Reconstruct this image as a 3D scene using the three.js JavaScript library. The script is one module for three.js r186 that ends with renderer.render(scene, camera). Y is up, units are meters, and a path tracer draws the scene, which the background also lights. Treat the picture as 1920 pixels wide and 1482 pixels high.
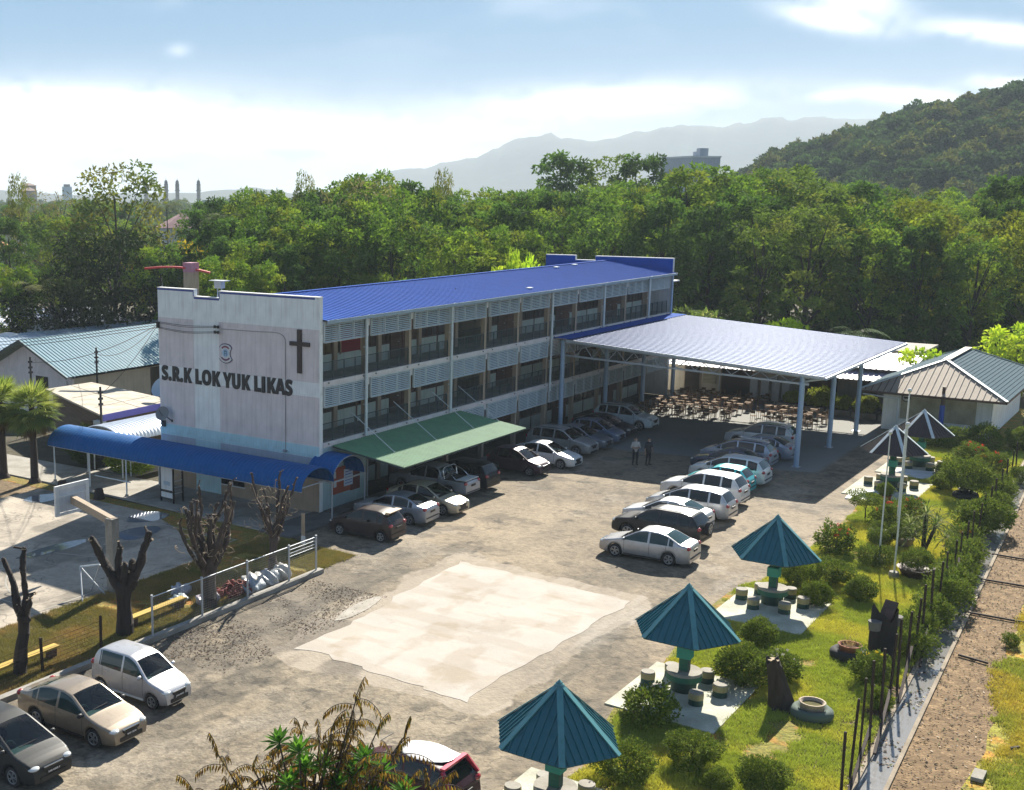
import * as THREE from 'three';
import { mergeGeometries, mergeVertices, toCreasedNormals } from 'three/addons/utils/BufferGeometryUtils.js';
import { FontLoader } from 'three/addons/loaders/FontLoader.js';
import { TextGeometry } from 'three/addons/geometries/TextGeometry.js';
import { MarchingCubes } from 'three/addons/objects/MarchingCubes.js';

// ---------------------------------------------------------------- camera, sky, sun, exposure
const scene = new THREE.Scene();
// a drone at 16.9 m, level horizon, photograph cropped off-centre from a wider frame (lens shift)
const F = 2259.8, PX = 602.9, PY = 799.6, PW = 1920, PH = 1482;
const FW = 2 * (PW - PX), FH = 2 * PY;
const camera = new THREE.PerspectiveCamera(2 * Math.atan(FH / 2 / F) * 180 / Math.PI, FW / FH, 0.5, 40000);
camera.setViewOffset(FW, FH, FW / 2 - PX, FH / 2 - PY, PW, PH);
const CAM = new THREE.Vector3(-49.882, 16.872, 37.901), YAW = 0.9227, PITCH = 0.19;
camera.position.copy(CAM);
camera.lookAt(CAM.x + Math.sin(YAW) * Math.cos(PITCH), CAM.y - Math.sin(PITCH), CAM.z - Math.cos(YAW) * Math.cos(PITCH));
camera.updateProjectionMatrix();
const renderer = new THREE.WebGLRenderer({ antialias: true });
renderer.toneMapping = THREE.LinearToneMapping;
renderer.toneMappingExposure = 3.1;
renderer.shadowMap.enabled = true;
renderer.setSize(1024, 790);

const SUN = new THREE.Vector3(1.44, 1, -0.35).normalize();
const sun = new THREE.DirectionalLight(new THREE.Color(1, 0.94, 0.82), 4.5);
sun.position.copy(SUN).multiplyScalar(300).add(new THREE.Vector3(10, 0, 10));
sun.target.position.set(10, 0, 10);
sun.castShadow = true; sun.shadow.radius = 1;
sun.shadow.mapSize.set(4096, 4096);
Object.assign(sun.shadow.camera, { left: -120, right: 120, top: 120, bottom: -120, near: 10, far: 700 });
scene.add(sun, sun.target);

// ---------------------------------------------------------------- seeded random and noise
let seed = 12345;
const rnd = () => { seed = (seed * 1664525 + 1013904223) >>> 0; return seed / 4294967296; };
const rr = (a, b) => a + (b - a) * rnd();
const pick = (a) => a[Math.floor(rnd() * a.length)];
const clamp = (x, a = 0, b = 1) => Math.min(b, Math.max(a, x));
const lerp = (a, b, t) => a + (b - a) * t;
const sstep = (a, b, x) => { const t = clamp((x - a) / (b - a)); return t * t * (3 - 2 * t); };
const NT = new Float32Array(65536); for (let i = 0; i < 65536; i++) NT[i] = rnd();
function vn(x, y, per = 256) {                       // value noise, tileable with a power-of-two period
  const m = per - 1, xi = Math.floor(x), yi = Math.floor(y); let fx = x - xi, fy = y - yi;
  fx = fx * fx * (3 - 2 * fx); fy = fy * fy * (3 - 2 * fy);
  const x0 = xi & m, x1 = (xi + 1) & m, y0 = (yi & m) << 8, y1 = ((yi + 1) & m) << 8;
  const a = NT[x0 + y0], b = NT[x1 + y0], c = NT[x0 + y1], d = NT[x1 + y1];
  return a + (b - a) * fx + (c - a) * fy + (a - b - c + d) * fx * fy;
}
function fbm(x, y, oct = 4, per = 256) { let s = 0, a = 0.5, n = 0; for (let i = 0; i < oct; i++) { s += a * vn(x, y, per); n += a; x *= 2; y *= 2; per = Math.min(256, per * 2); a *= 0.5; } return s / n; }
const FT = new Float32Array(1048576); for (let j = 0; j < 1024; j++) for (let i = 0; i < 1024; i++) FT[j * 1024 + i] = fbm(i / 32, j / 32, 5, 32);
function fl(x, y) {                                   // the same fractal noise read from a table (period 32)
  x *= 32; y *= 32; const xi = Math.floor(x), yi = Math.floor(y), fx = x - xi, fy = y - yi, x0 = xi & 1023, x1 = (xi + 1) & 1023, y0 = (yi & 1023) << 10, y1 = ((yi + 1) & 1023) << 10;
  return (FT[x0 + y0] * (1 - fx) + FT[x1 + y0] * fx) * (1 - fy) + (FT[x0 + y1] * (1 - fx) + FT[x1 + y1] * fx) * fy;
}

// ---------------------------------------------------------------- sky: air and clouds computed on a sphere
{
  const w = 2048, h = 1024, d = new Float32Array(w * h * 4);
  const sunAz = Math.atan2(SUN.z, SUN.x), sunEl = Math.asin(SUN.y);
  // clouds seen in the photograph: [azimuth offset from the view yaw (deg), elevation (deg), half widths, strength, slant]
  const az0 = YAW;
  const C = [[-11, 3.6, 9, 1.5, 0.5, 0.02], [-4, 3.0, 8, 0.9, 0.45, 0.03], [13, 4.1, 6.5, 0.75, 0.95, 0.03], [3, 2.6, 9, 0.8, 0.45, 0.02],
    [22.4, 8.4, 2.0, 0.75, 1.1, -0.35], [22, 7.2, 2.0, 0.42, 1.0, -0.25], [28.6, 6.3, 3.0, 0.38, 1.0, -0.16], [25.4, 4.0, 2.2, 0.36, 1.15, -0.12], [28.8, 4.4, 1.4, 0.3, 1.0, -0.1],
    [-12.5, 4.3, 5, 0.5, 0.6, 0.01], [-7.6, 4.2, 0.7, 0.3, 0.6, 0.1], [22.2, 4.1, 1.0, 0.2, 0.7, 0.02], [-6.5, 6.4, 0.5, 0.25, 0.35, 0.05]];
  for (let j = 0; j < h; j++) {
    const el = (0.5 - (j + 0.5) / h) * Math.PI, e = el * 180 / Math.PI, se = Math.max(0, Math.sin(el));
    for (let i = 0; i < w; i++) {
      // three's equirect: u = atan2(z, x) / 2pi + 0.5
      const a = ((i + 0.5) / w - 0.5) * 2 * Math.PI, dx = Math.cos(a) * Math.cos(el), dz = Math.sin(a) * Math.cos(el);
      let da = Math.atan2(dx, -dz) - az0; da = Math.atan2(Math.sin(da), Math.cos(da)) * 180 / Math.PI;
      const cs = clamp(dx * SUN.x + Math.sin(el) * SUN.y + dz * SUN.z, -1, 1), g = Math.acos(cs);
      // air: white haze on the horizon, blue above it, deep blue overhead, brighter near the sun
      const e0 = Math.max(0, e), u = Math.exp(-Math.max(0, e0 - 8) / 22), v = Math.exp(-Math.pow(e0 / 3.1, 1.6)), glow = 0.15 * Math.exp(-g / 0.34);
      let r = lerp(lerp(0.016, 0.046, u), 0.56, v), gg = lerp(lerp(0.042, 0.122, u), 0.57, v), b = lerp(lerp(0.106, 0.215, u), 0.565, v);
      r += glow * 0.98; gg += glow * 0.95; b += glow * 0.84;
      // clouds
      let c = 0;
      if (e > -1 && e < 60) {
        const wx = Math.cos(a) / (se + 0.12), wz = Math.sin(a) / (se + 0.12);
        const n1 = fl(wx * 2.3 + 40, wz * 2.3 + 17), n2 = fl(da * 0.55 + 90 + n1 * 2.2, e * 2.2 + 30), n3 = fl(da * 2.6 + 20 + n2 * 3, e * 4.5 + 11);
        c = 0.35 * sstep(0.52, 0.78, n1) * sstep(4, 14, e);
        for (const [ca, ce, wa, we, s, sl] of C) {
          const u = (da - ca) / wa, v = (e - ce - (da - ca) * sl) / we, q = Math.exp(-(u * u + v * v) * 1.1);
          c += s * q * sstep(0.22, 0.62, 0.55 * n2 + 0.45 * n3 + q * 0.16);
        }
        c += 0.8 * sstep(4.3, 2.0, e + (n2 - 0.5) * 4 + clamp(da * 0.06, -0.6, 1.6)) * sstep(0.2, 0.55, n2);
        c = clamp(c);
      }
      const cb = 0.62 + glow * 0.8;
      r = lerp(r, cb * 1.0, c); gg = lerp(gg, cb * 1.0, c); b = lerp(b, cb * 1.0, c);
      const k = (j * w + i) * 4;
      if (e < -0.5) { r = 0.12; gg = 0.12; b = 0.10; }
      d[k] = r; d[k + 1] = gg; d[k + 2] = b; d[k + 3] = 1;
    }
  }
  // rows run from the bottom of the picture upwards
  const f = new Float32Array(w * h * 4); for (let j = 0; j < h; j++) f.set(d.subarray(j * w * 4, (j + 1) * w * 4), (h - 1 - j) * w * 4);
  const tex = new THREE.DataTexture(f, w, h, THREE.RGBAFormat, THREE.FloatType);
  tex.mapping = THREE.EquirectangularReflectionMapping; tex.magFilter = tex.minFilter = THREE.LinearFilter; tex.colorSpace = THREE.LinearSRGBColorSpace; tex.needsUpdate = true;
  scene.background = tex; scene.environment = tex;
  
}
scene.fog = new THREE.FogExp2(new THREE.Color(0.76, 0.89, 1.0), 0.00026);
// ---------------------------------------------------------------- textures: grain and wear only
function tex(n, fn, srgb = true, rep = 1) {             // fn(u, v, x, y) -> [r,g,b] 0..1 or grey
  const d = new Uint8Array(n * n * 4);
  for (let y = 0; y < n; y++) for (let x = 0; x < n; x++) {
    const c = fn(x / n, y / n, x, y), k = (y * n + x) * 4, q = c.length ? c : [c, c, c];
    d[k] = clamp(q[0]) * 255; d[k + 1] = clamp(q[1]) * 255; d[k + 2] = clamp(q[2]) * 255; d[k + 3] = 255;
  }
  const t = new THREE.DataTexture(d, n, n); t.wrapS = t.wrapT = THREE.RepeatWrapping; t.magFilter = THREE.LinearFilter; t.minFilter = THREE.LinearMipmapLinearFilter; t.generateMipmaps = true;
  t.colorSpace = srgb ? THREE.SRGBColorSpace : THREE.NoColorSpace; t.repeat.set(rep, rep); t.needsUpdate = true; return t;
}
const scaled = (t, s, s2 = s) => { const c = t.clone(); c.repeat.set(s, s2); c.needsUpdate = true; return c; };
const grain = (u, v) => 0.86 + 0.14 * (0.6 * fbm(u * 8, v * 8, 5, 8) + 0.8 * (fbm(u * 64, v * 64, 2, 64) - 0.5));
const tPlaster = tex(512, (u, v) => { const s = fbm(u * 48, v * 3, 3, 16) ; return 0.90 + 0.10 * fbm(u * 6, v * 6, 5, 8) - 0.16 * Math.pow(s, 4) - 0.05 * rnd(); });
const tConc = tex(512, (u, v) => { const a = fbm(u * 5, v * 5, 6, 8), b = fbm(u * 60, v * 60, 2, 64); const g = 0.72 + 0.28 * a + 0.10 * (b - 0.5); return [g, g * (0.985 + 0.02 * a), g * (0.95 + 0.06 * a)]; });
const tMetal = tex(256, (u, v) => 0.90 + 0.10 * fbm(u * 5, v * 5, 5, 8) - 0.06 * sstep(0.55, 0.8, fbm(u * 20, v * 20, 3, 32)));
const tBark = tex(256, (u, v) => { const a = fbm(u * 28, v * 5, 4, 32); return 0.55 + 0.45 * a; });
const tBarkN = tex(256, (u, v) => fbm(u * 28, v * 5, 4, 32), false);
const tGrainB = tex(256, (u, v) => fbm(u * 40, v * 40, 3, 64), false);
const tCoarseB = tex(256, (u, v) => fbm(u * 16, v * 16, 5, 16), false);
const tWood = tex(256, (u, v) => { const a = fbm(u * 3, v * 40, 4, 64); return 0.7 + 0.3 * a; });
const tSoil = tex(512, (u, v) => { const a = fbm(u * 7, v * 7, 6, 8), b = fbm(u * 50, v * 50, 3, 64), w = sstep(0.55, 0.72, b * 0.6 + a * 0.4); return [lerp(0.62, 1, a) * lerp(0.85, 1, b) + w * 0.2, lerp(0.56, 0.95, a) * lerp(0.85, 1, b) + w * 0.2, lerp(0.46, 0.85, a) * lerp(0.82, 1, b) + w * 0.2]; });
const tTurf = tex(512, (u, v) => { const a = fbm(u * 6, v * 6, 5, 8), b = fbm(u * 70, v * 70, 2, 128), y = sstep(0.5, 0.75, fbm(u * 9 + 3, v * 9 + 5, 5, 16)); return [lerp(0.55, 0.95, b) + y * 0.22, lerp(0.62, 1, b) * lerp(0.85, 1, a), lerp(0.4, 0.62, b)]; });

// ---------------------------------------------------------------- materials (linear base colours)
const lin = (h) => new THREE.Color(h);
function mat(c, rough = 0.8, o = {}) {
  const m = new (o.transmission || o.clearcoat || o.sheen || o.phys ? THREE.MeshPhysicalMaterial : THREE.MeshStandardMaterial)();
  delete o.phys;
  m.color = Array.isArray(c) ? new THREE.Color().setRGB(...c) : new THREE.Color(c); m.roughness = rough; m.side = THREE.DoubleSide;
  Object.assign(m, o); return m;
}
const bumped = (c, r, map, bump, bs, o = {}) => mat(c, r, { map, bumpMap: bump, bumpScale: bs, ...o });
const MT = {
  white: bumped([0.72, 0.73, 0.72], 0.75, tPlaster, tGrainB, 0.002),
  mint: bumped([0.84, 0.88, 0.87], 0.8, tPlaster, tGrainB, 0.003),
  pinkGrey: bumped([0.73, 0.67, 0.665], 0.85, tPlaster, tGrainB, 0.003),
  skyBand: bumped([0.50, 0.74, 0.80], 0.85, tPlaster, tGrainB, 0.003),
  blueGrey: bumped([0.44, 0.50, 0.58], 0.85, tPlaster, tGrainB, 0.003),
  navy: mat([0.025, 0.05, 0.25], 0.5),
  black: mat([0.012, 0.012, 0.013], 0.5),
  letter: mat([0.012, 0.014, 0.017], 0.45),
  cross: mat([0.035, 0.022, 0.02], 0.6),
  concrete: bumped([0.36, 0.34, 0.31], 0.9, tConc, tGrainB, 0.004),
  paleConc: bumped([0.38, 0.355, 0.315], 0.9, tConc, tGrainB, 0.004),
  darkConc: bumped([0.17, 0.165, 0.16], 0.9, tConc, tGrainB, 0.006),
  slabEdge: bumped([0.70, 0.66, 0.65], 0.85, tPlaster, tGrainB, 0.003),
  blueRoof: mat([0.022, 0.085, 0.36], 0.9, { map: tMetal, specularIntensity: 0.12, phys: true }),
  vaultBlue: mat([0.008, 0.10, 0.30], 0.6, { map: tMetal, specularIntensity: 0.3, phys: true }),
  zinc: mat([0.13, 0.17, 0.30], 0.24, { metalness: 0.45, map: tMetal, bumpMap: tCoarseB, bumpScale: 0.004 }),
  steel: mat([0.46, 0.49, 0.52], 0.5, { metalness: 0.35, map: tMetal }),
  paleSteel: mat([0.60, 0.66, 0.68], 0.5, { map: tMetal }),
  bluePost: mat([0.33, 0.45, 0.60], 0.5, { map: tMetal }),
  louvre: mat([0.62, 0.72, 0.75], 0.5, { map: tMetal }),
  rail: mat([0.035, 0.06, 0.065], 0.5),
  brown: mat([0.11, 0.065, 0.05], 0.7, { map: tWood }),
  doorBrown: mat([0.15, 0.075, 0.05], 0.6, { map: tWood }),
  redBoard: mat([0.17, 0.02, 0.03], 0.8),
  cream: bumped([0.56, 0.50, 0.40], 0.85, tPlaster, tGrainB, 0.003),
  tan: bumped([0.42, 0.33, 0.24], 0.85, tPlaster, tGrainB, 0.003),
  darkGlass: mat([0.012, 0.014, 0.016], 0.08),
  brownGlass: mat([0.05, 0.042, 0.036], 0.15),
  greenRoof: mat([0.15, 0.31, 0.165], 0.7, { map: tMetal }),
  teal: mat([0.014, 0.12, 0.15], 0.36, { map: tMetal }),
  ridgeTeal: mat([0.09, 0.26, 0.28], 0.3, { map: tMetal }),
  rust: bumped([0.055, 0.032, 0.025], 0.9, tBark, tGrainB, 0.003),
  bark: bumped([0.075, 0.055, 0.045], 0.95, scaled(tBark, 1.2), scaled(tBarkN, 1.2), 0.03),
  deadBark: bumped([0.12, 0.09, 0.075], 0.95, scaled(tBark, 1.5), scaled(tBarkN, 1.5), 0.03),
  cutWood: mat([0.45, 0.34, 0.22], 0.9, { map: tWood }),
  rubber: mat([0.018, 0.018, 0.019], 0.9, { bumpMap: tGrainB, bumpScale: 0.002 }),
  terracotta: bumped([0.33, 0.12, 0.06], 0.9, tConc, tGrainB, 0.003),
  yellow: mat([0.60, 0.40, 0.06], 0.8, { map: tWood }),
};

// ---------------------------------------------------------------- geometry helpers
const V3 = (x, y, z) => new THREE.Vector3(x, y, z);
function metreUV(g) {                                  // uv in metres from the dominant axis of each face
  if (g.userData.uvDone) return g;
  const p = g.attributes.position, n = g.attributes.normal, uv = new Float32Array(p.count * 2);
  for (let i = 0; i < p.count; i++) {
    const ax = Math.abs(n.getX(i)), ay = Math.abs(n.getY(i)), az = Math.abs(n.getZ(i)), x = p.getX(i), y = p.getY(i), z = p.getZ(i);
    if (ay >= ax && ay >= az) { uv[2 * i] = x; uv[2 * i + 1] = z; } else if (ax >= az) { uv[2 * i] = z; uv[2 * i + 1] = y; } else { uv[2 * i] = x; uv[2 * i + 1] = y; }
    uv[2 * i] *= 0.31; uv[2 * i + 1] *= 0.31;
  }
  g.setAttribute('uv', new THREE.BufferAttribute(uv, 2)); return g;
}
const plainGeo = (g) => { let q = g.index ? g.toNonIndexed() : g; for (const k of Object.keys(q.attributes)) if (!['position', 'normal', 'uv', 'color'].includes(k)) q.deleteAttribute(k); if (!q.attributes.normal) q.computeVertexNormals(); if (!q.attributes.uv) q.setAttribute('uv', new THREE.BufferAttribute(new Float32Array(q.attributes.position.count * 2), 2)); return q; };
const merge = (a) => { a = [a].flat(9); if (a.length === 1) return plainGeo(a[0]); return mergeGeometries(a.map(plainGeo)); };
// a box with small chamfers where it is big enough to show them
function box(w, h, d, x = 0, y = 0, z = 0, ch = 0) {
  let g;
  if (ch > 0 && Math.min(w, h, d) > 2.2 * ch) {
    const s = new THREE.Shape(), a = w / 2, b = h / 2; s.moveTo(-a + ch, -b); s.lineTo(a - ch, -b); s.lineTo(a, -b + ch); s.lineTo(a, b - ch); s.lineTo(a - ch, b); s.lineTo(-a + ch, b); s.lineTo(-a, b - ch); s.lineTo(-a, -b + ch); s.closePath();
    g = new THREE.ExtrudeGeometry(s, { depth: d, bevelEnabled: false }); g.translate(0, 0, -d / 2);
  } else g = new THREE.BoxGeometry(w, h, d);
  g.translate(x, y, z); return g;
}
const span = (x0, x1, y0, y1, z0, z1) => box(Math.abs(x1 - x0), Math.abs(y1 - y0), Math.abs(z1 - z0), (x0 + x1) / 2, (y0 + y1) / 2, (z0 + z1) / 2);
const cyl = (r0, r1, h, x = 0, y = 0, z = 0, n = 14, open = false) => new THREE.CylinderGeometry(r1, r0, h, n, 1, open).translate(x, y + h / 2, z);   // base at y
const _q = new THREE.Quaternion(), _u = V3(0, 1, 0), _m4 = new THREE.Matrix4();
function bar(a, b, r, n = 8, r2 = r) {                 // round bar between two points
  const A = V3(...a), B = V3(...b), d = B.clone().sub(A), L = d.length(), g = new THREE.CylinderGeometry(r2, r, L, n, 1);
  g.translate(0, L / 2, 0); g.applyQuaternion(_q.setFromUnitVectors(_u, d.normalize())); g.translate(A.x, A.y, A.z); return g;
}
function beam(a, b, w, h, up = V3(0, 1, 0)) {          // rectangular bar
  const A = V3(...a), B = V3(...b), d = B.clone().sub(A), L = d.length(); d.normalize();
  const side = V3().crossVectors(d, up); if (side.lengthSq() < 1e-6) side.set(1, 0, 0); side.normalize(); const u = V3().crossVectors(side, d);
  const g = new THREE.BoxGeometry(w, h, L); _m4.makeBasis(side, u, d.clone().negate()).setPosition(A.clone().lerp(B, 0.5)); return g.applyMatrix4(_m4);
}
function tube(pts, r, seg = 12, n = 6) { return new THREE.TubeGeometry(new THREE.CatmullRomCurve3(pts.map((p) => V3(...p))), seg, r, n); }
function quads(list) {                                 // list of [a,b,c,d] corner arrays -> geometry
  const p = []; for (const [a, b, c, d] of list) p.push(...a, ...b, ...c, ...a, ...c, ...(d ?? c));
  const g = new THREE.BufferGeometry(); g.setAttribute('position', new THREE.Float32BufferAttribute(p, 3)); g.computeVertexNormals(); return g;
}
function slabPoly(pts, y0, y1) {                       // prism over a polygon [[x,z]...]
  const s = new THREE.Shape(pts.map(([x, z]) => new THREE.Vector2(x, -z))), g = new THREE.ExtrudeGeometry(s, { depth: y1 - y0, bevelEnabled: false }); g.rotateX(-Math.PI / 2); g.translate(0, y0, 0); return g;
}
// ribbed sheet: corners a (origin), u (across the ribs, full width vector), v (along the ribs); profile height h, pitch p
function ribbed(o, u, v, pitch, h, style = 'trap', th = 0.012) {
  const O = V3(...o), U = V3(...u), Vv = V3(...v), W = U.length(), N = V3().crossVectors(Vv, U).normalize(); if (N.y < 0) N.negate();
  const n = Math.max(1, Math.round(W / pitch)), prof = [];
  for (let i = 0; i < n; i++) {
    if (style === 'wave') for (let k = 0; k < 6; k++) prof.push([(i + k / 6) / n, h * 0.5 * (1 - Math.cos(k / 6 * 2 * Math.PI))]);
    else if (style === 'wide') { prof.push([i / n, h], [(i + 0.44) / n, h], [(i + 0.5) / n, 0], [(i + 0.94) / n, 0]); }
    else { prof.push([(i + 0.0) / n, 0], [(i + 0.62) / n, 0], [(i + 0.72) / n, h], [(i + 0.90) / n, h]); }
  }
  prof.push([1, style === 'wide' ? h : 0]);
  const P = [], pt = (t, y, k) => O.clone().addScaledVector(U, t).addScaledVector(Vv, k).addScaledVector(N, y).toArray();
  for (let i = 0; i < prof.length - 1; i++) {
    const [t0, y0] = prof[i], [t1, y1] = prof[i + 1];
    P.push([pt(t0, y0, 0), pt(t1, y1, 0), pt(t1, y1, 1), pt(t0, y0, 1)]);
    P.push([pt(t0, y0 - th, 0), pt(t0, y0 - th, 1), pt(t1, y1 - th, 1), pt(t1, y1 - th, 0)]);
    P.push([pt(t0, y0 - th, 0), pt(t1, y1 - th, 0), pt(t1, y1, 0), pt(t0, y0, 0)]);
    P.push([pt(t0, y0, 1), pt(t1, y1, 1), pt(t1, y1 - th, 1), pt(t0, y0 - th, 1)]);
  }
  return quads(P);
}
// barrel vault: axis along z from z0 to z1, centre x, half width a, springing y0, rise b, with ribs
function vault(x, a, y0, b, z0, z1, pitch = 0.25, h = 0.035, n = 18) {
  const nz = Math.max(2, Math.round(Math.abs(z1 - z0) / pitch)) * 4, P = [];
  const pt = (i, k) => { const t = i / n * Math.PI, z = lerp(z0, z1, k / nz), o = h * [0, 0, 1, 1][k % 4]; return [x - Math.cos(t) * (a + o), y0 + Math.sin(t) * (b + o), z]; };
  for (let i = 0; i < n; i++) for (let k = 0; k < nz; k++) P.push([pt(i, k), pt(i + 1, k), pt(i + 1, k + 1), pt(i, k + 1)]);
  const g = mergeVertices(quads(P).deleteAttribute('normal'), 1e-4); g.computeVertexNormals(); return toCreasedNormals(g, 0.7);
}

// ---------------------------------------------------------------- objects
const taken = new Map();
const numbered = (n) => { const k = taken.get(n) ?? 0; taken.set(n, k + 1); return k ? n + '_' + String(k).padStart(3, '0') : n; };
function shade(o) { o.traverse((c) => { if (c.isMesh) { c.castShadow = c.receiveShadow = true; } }); return o; }
function part(name, geos, m, parent, keepUV = false) {
  const g = merge(geos); if (!keepUV) metreUV(g);
  const o = new THREE.Mesh(g, m); o.name = name; o.castShadow = o.receiveShadow = true; if (parent) parent.add(o); return o;
}
const each = (name, geos, m, parent) => geos.map((g) => part(name, g, m, parent));
function put(parent, name, geo, m) { const o = new THREE.Mesh(geo, m); o.name = name; o.castShadow = o.receiveShadow = true; parent.add(o); return o; }   // geometry shared as it is
function info(o, label, category, group, kind) { if (label) o.userData.label = label; if (category) o.userData.category = category; if (group) o.userData.group = group; if (kind) o.userData.kind = kind; return o; }
function thing(name, label, category, [x, y, z] = [0, 0, 0], turn = 0, group) {
  const o = new THREE.Group(); o.name = numbered(name); o.position.set(x, y, z); o.rotation.y = turn; scene.add(o); return info(o, label, category, group);
}
function solo(name, geos, m, label, category, group, keepUV) { const o = part(numbered(name), geos, m, scene, keepUV); return info(o, label, category, group); }
function struct(name, geos, m, keepUV) { const o = part(numbered(name), geos, m, scene, keepUV); o.userData.kind = 'structure'; return o; }
function stuff(o, label, category) { o.userData.kind = 'stuff'; return info(o, label, category); }
function copyOf(root, [x, y, z], turn = 0, label, group, s = 1) {
  const r = root.clone(); r.name = numbered(root.name.replace(/_\d{3}$/, '')); r.position.set(x, y, z); r.rotation.y = turn; r.scale.multiplyScalar(s); scene.add(r);
  r.userData = { ...root.userData }; if (label) r.userData.label = label; if (group) r.userData.group = group; return r;
}
// ---------------------------------------------------------------- ground, yard, court, lawns, drain
const flat = (pts, y) => { const s = new THREE.Shape(pts.map(([x, z]) => new THREE.Vector2(x, -z))); const g = new THREE.ShapeGeometry(s); g.rotateX(-Math.PI / 2); g.translate(0, y, 0); return g; };
const LAWN_EDGE = [[-60, 23.6], [-22, 23.5], [-18.4, 23.9], [-15, 23.1], [-12.4, 22.6], [-9, 22.7], [-6.3, 22.3], [-3, 21.9], [0.4, 21.9], [3, 22.6], [8, 22.7], [11.5, 22.9], [17.9, 22.7], [23, 22.2], [28.3, 21.7], [33.8, 21.4], [38, 20.5]];
const edgeZ = (x) => { for (let i = 0; i < LAWN_EDGE.length - 1; i++) { const [a, b] = LAWN_EDGE[i], [c, d] = LAWN_EDGE[i + 1]; if (x >= a && x <= c) return lerp(b, d, (x - a) / (c - a)); } return x < -60 ? 23.6 : 20.5; };
const drainZ = (x) => 30.42 - 0.046 * x;
{
  const R = 4600; struct('ground', new THREE.CircleGeometry(R, 96).rotateX(-Math.PI / 2).translate(0, -0.06, 0), bumped([0.085, 0.08, 0.05], 1, scaled(tSoil, 0.4), scaled(tCoarseB, 0.4), 0.05));
}
// the yard: worn asphalt, dust, patches and cracks, one colour function of the place
function yardColour(x, z) {
  const a = fl(x * 0.16 + 11, z * 0.16 + 5), b = fl(x * 0.7 + 3, z * 0.7 + 9), c = fbm(x * 5.1, z * 5.1, 2), d = vn(x * 21, z * 21), s = fl(x * 0.25 + z * 0.5 + 70, z * 1.6 - x * 0.12 + 30);
  // old asphalt (grey) on the gate side, sandy dust over the middle of the yard
  const sand = clamp(sstep(-14, 3, x + (a - 0.5) * 14) * 0.85 + 0.5 * sstep(0.52, 0.72, s) + 0.35 * sstep(18.5, 22, z + (b - 0.5) * 3));
  let r = lerp(0.235, 0.225, sand), g = lerp(0.192, 0.175, sand), bl = lerp(0.134, 0.115, sand);
  let k = 0.50 + 0.62 * a + 0.52 * (b - 0.5) + 0.50 * (c - 0.5) + 0.36 * (d - 0.5); k *= 1 - 0.38 * sstep(0.60, 0.72, fl(x * 0.9 + 15, z * 0.9 + 25)) - 0.30 * sstep(0.66, 0.74, fl(x * 2.3 + 7, z * 2.3 + 3));
  // pale scuffed patches
  const pale = 0.5 * sstep(0.60, 0.74, fl(x * 0.33 + 50, z * 0.33 + 20)); r = lerp(r, 0.31, pale); g = lerp(g, 0.265, pale); bl = lerp(bl, 0.205, pale);
  // coarse dark aggregate strips along the old wheel tracks
  const tr = sstep(0.56, 0.66, fl(x * 0.10 + 5, z * 0.9 + 40)) * (1 - sand) * 0.5; k *= 1 - tr * (0.4 + 0.5 * sstep(0.4, 0.6, d));
  // cracks
  const w = fl(x * 0.6 + 20, z * 0.6 + 60) * 2.2, c1 = Math.abs(fl(x * 0.55 + w, z * 0.55 + w + 13) - 0.5), cr = sstep(0.012, 0.004, c1) * sstep(6, -6, x) + 0.7 * sstep(0.010, 0.003, Math.abs(fl(x * 1.7 + w, z * 1.7 + 33) - 0.5)) * sstep(-6, -16, x); k *= 1 - 0.45 * clamp(cr);
  // apron of spilled cement round the pale slab
  const ax = Math.max(-16.2 - x, x + 2.9), az = Math.max(10.8 - (x + 9) * 0.03 - z, z - 18.9), sd = Math.max(ax, az) + (fl(x * 0.5 + 7, z * 0.5 + 2) - 0.5) * 1.9 + (b - 0.5) * 0.5;
  const ap = sstep(0.95, 0.80, sd) * (0.62 + 0.38 * sstep(0.42, 0.6, s)); r = lerp(r, 0.34, ap); g = lerp(g, 0.285, ap); bl = lerp(bl, 0.22, ap); k = lerp(k, 0.85 + 0.3 * (a - 0.5) + 0.12 * (c - 0.5), ap);
  // swept pale wash beside the slab, garden side
  const wsh = sstep(0.5, 0.68, fl(x * 0.14 + 30, z * 0.55 + 8)) * sstep(17.5, 19, z) * sstep(22.6, 21, z) * sstep(14, -2, x) * 0.95; r = lerp(r, 0.36, wsh); g = lerp(g, 0.315, wsh); bl = lerp(bl, 0.255, wsh);
  // leaf litter and soil by the fence kerb
  const lt = sstep(0.43, 0.58, fl(x * 0.5 + 9, z * 0.5 + 44) + 0.22 - Math.hypot((x + 16) / 11, (z - 8.2) / 4.4) * 0.34) * sstep(7, -1, (x + 13) * 0.4); r = lerp(r, 0.085, lt * 0.6); g = lerp(g, 0.07, lt * 0.6); bl = lerp(bl, 0.055, lt * 0.6);
  // smooth concrete floor of the assembly ground beyond the yard
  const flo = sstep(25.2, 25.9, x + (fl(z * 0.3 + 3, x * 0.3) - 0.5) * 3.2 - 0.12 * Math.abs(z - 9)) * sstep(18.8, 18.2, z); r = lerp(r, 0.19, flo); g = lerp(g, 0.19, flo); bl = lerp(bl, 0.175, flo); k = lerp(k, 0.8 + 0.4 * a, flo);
  // bare bank by the lawn
  const bk = sstep(-0.9, -0.1, z - edgeZ(x) + (b - 0.5) * 1.4); r = lerp(r, 0.30, bk * 0.6); g = lerp(g, 0.23, bk * 0.6); bl = lerp(bl, 0.15, bk * 0.6);
  return [r * k, g * k, bl * k];
}
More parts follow.
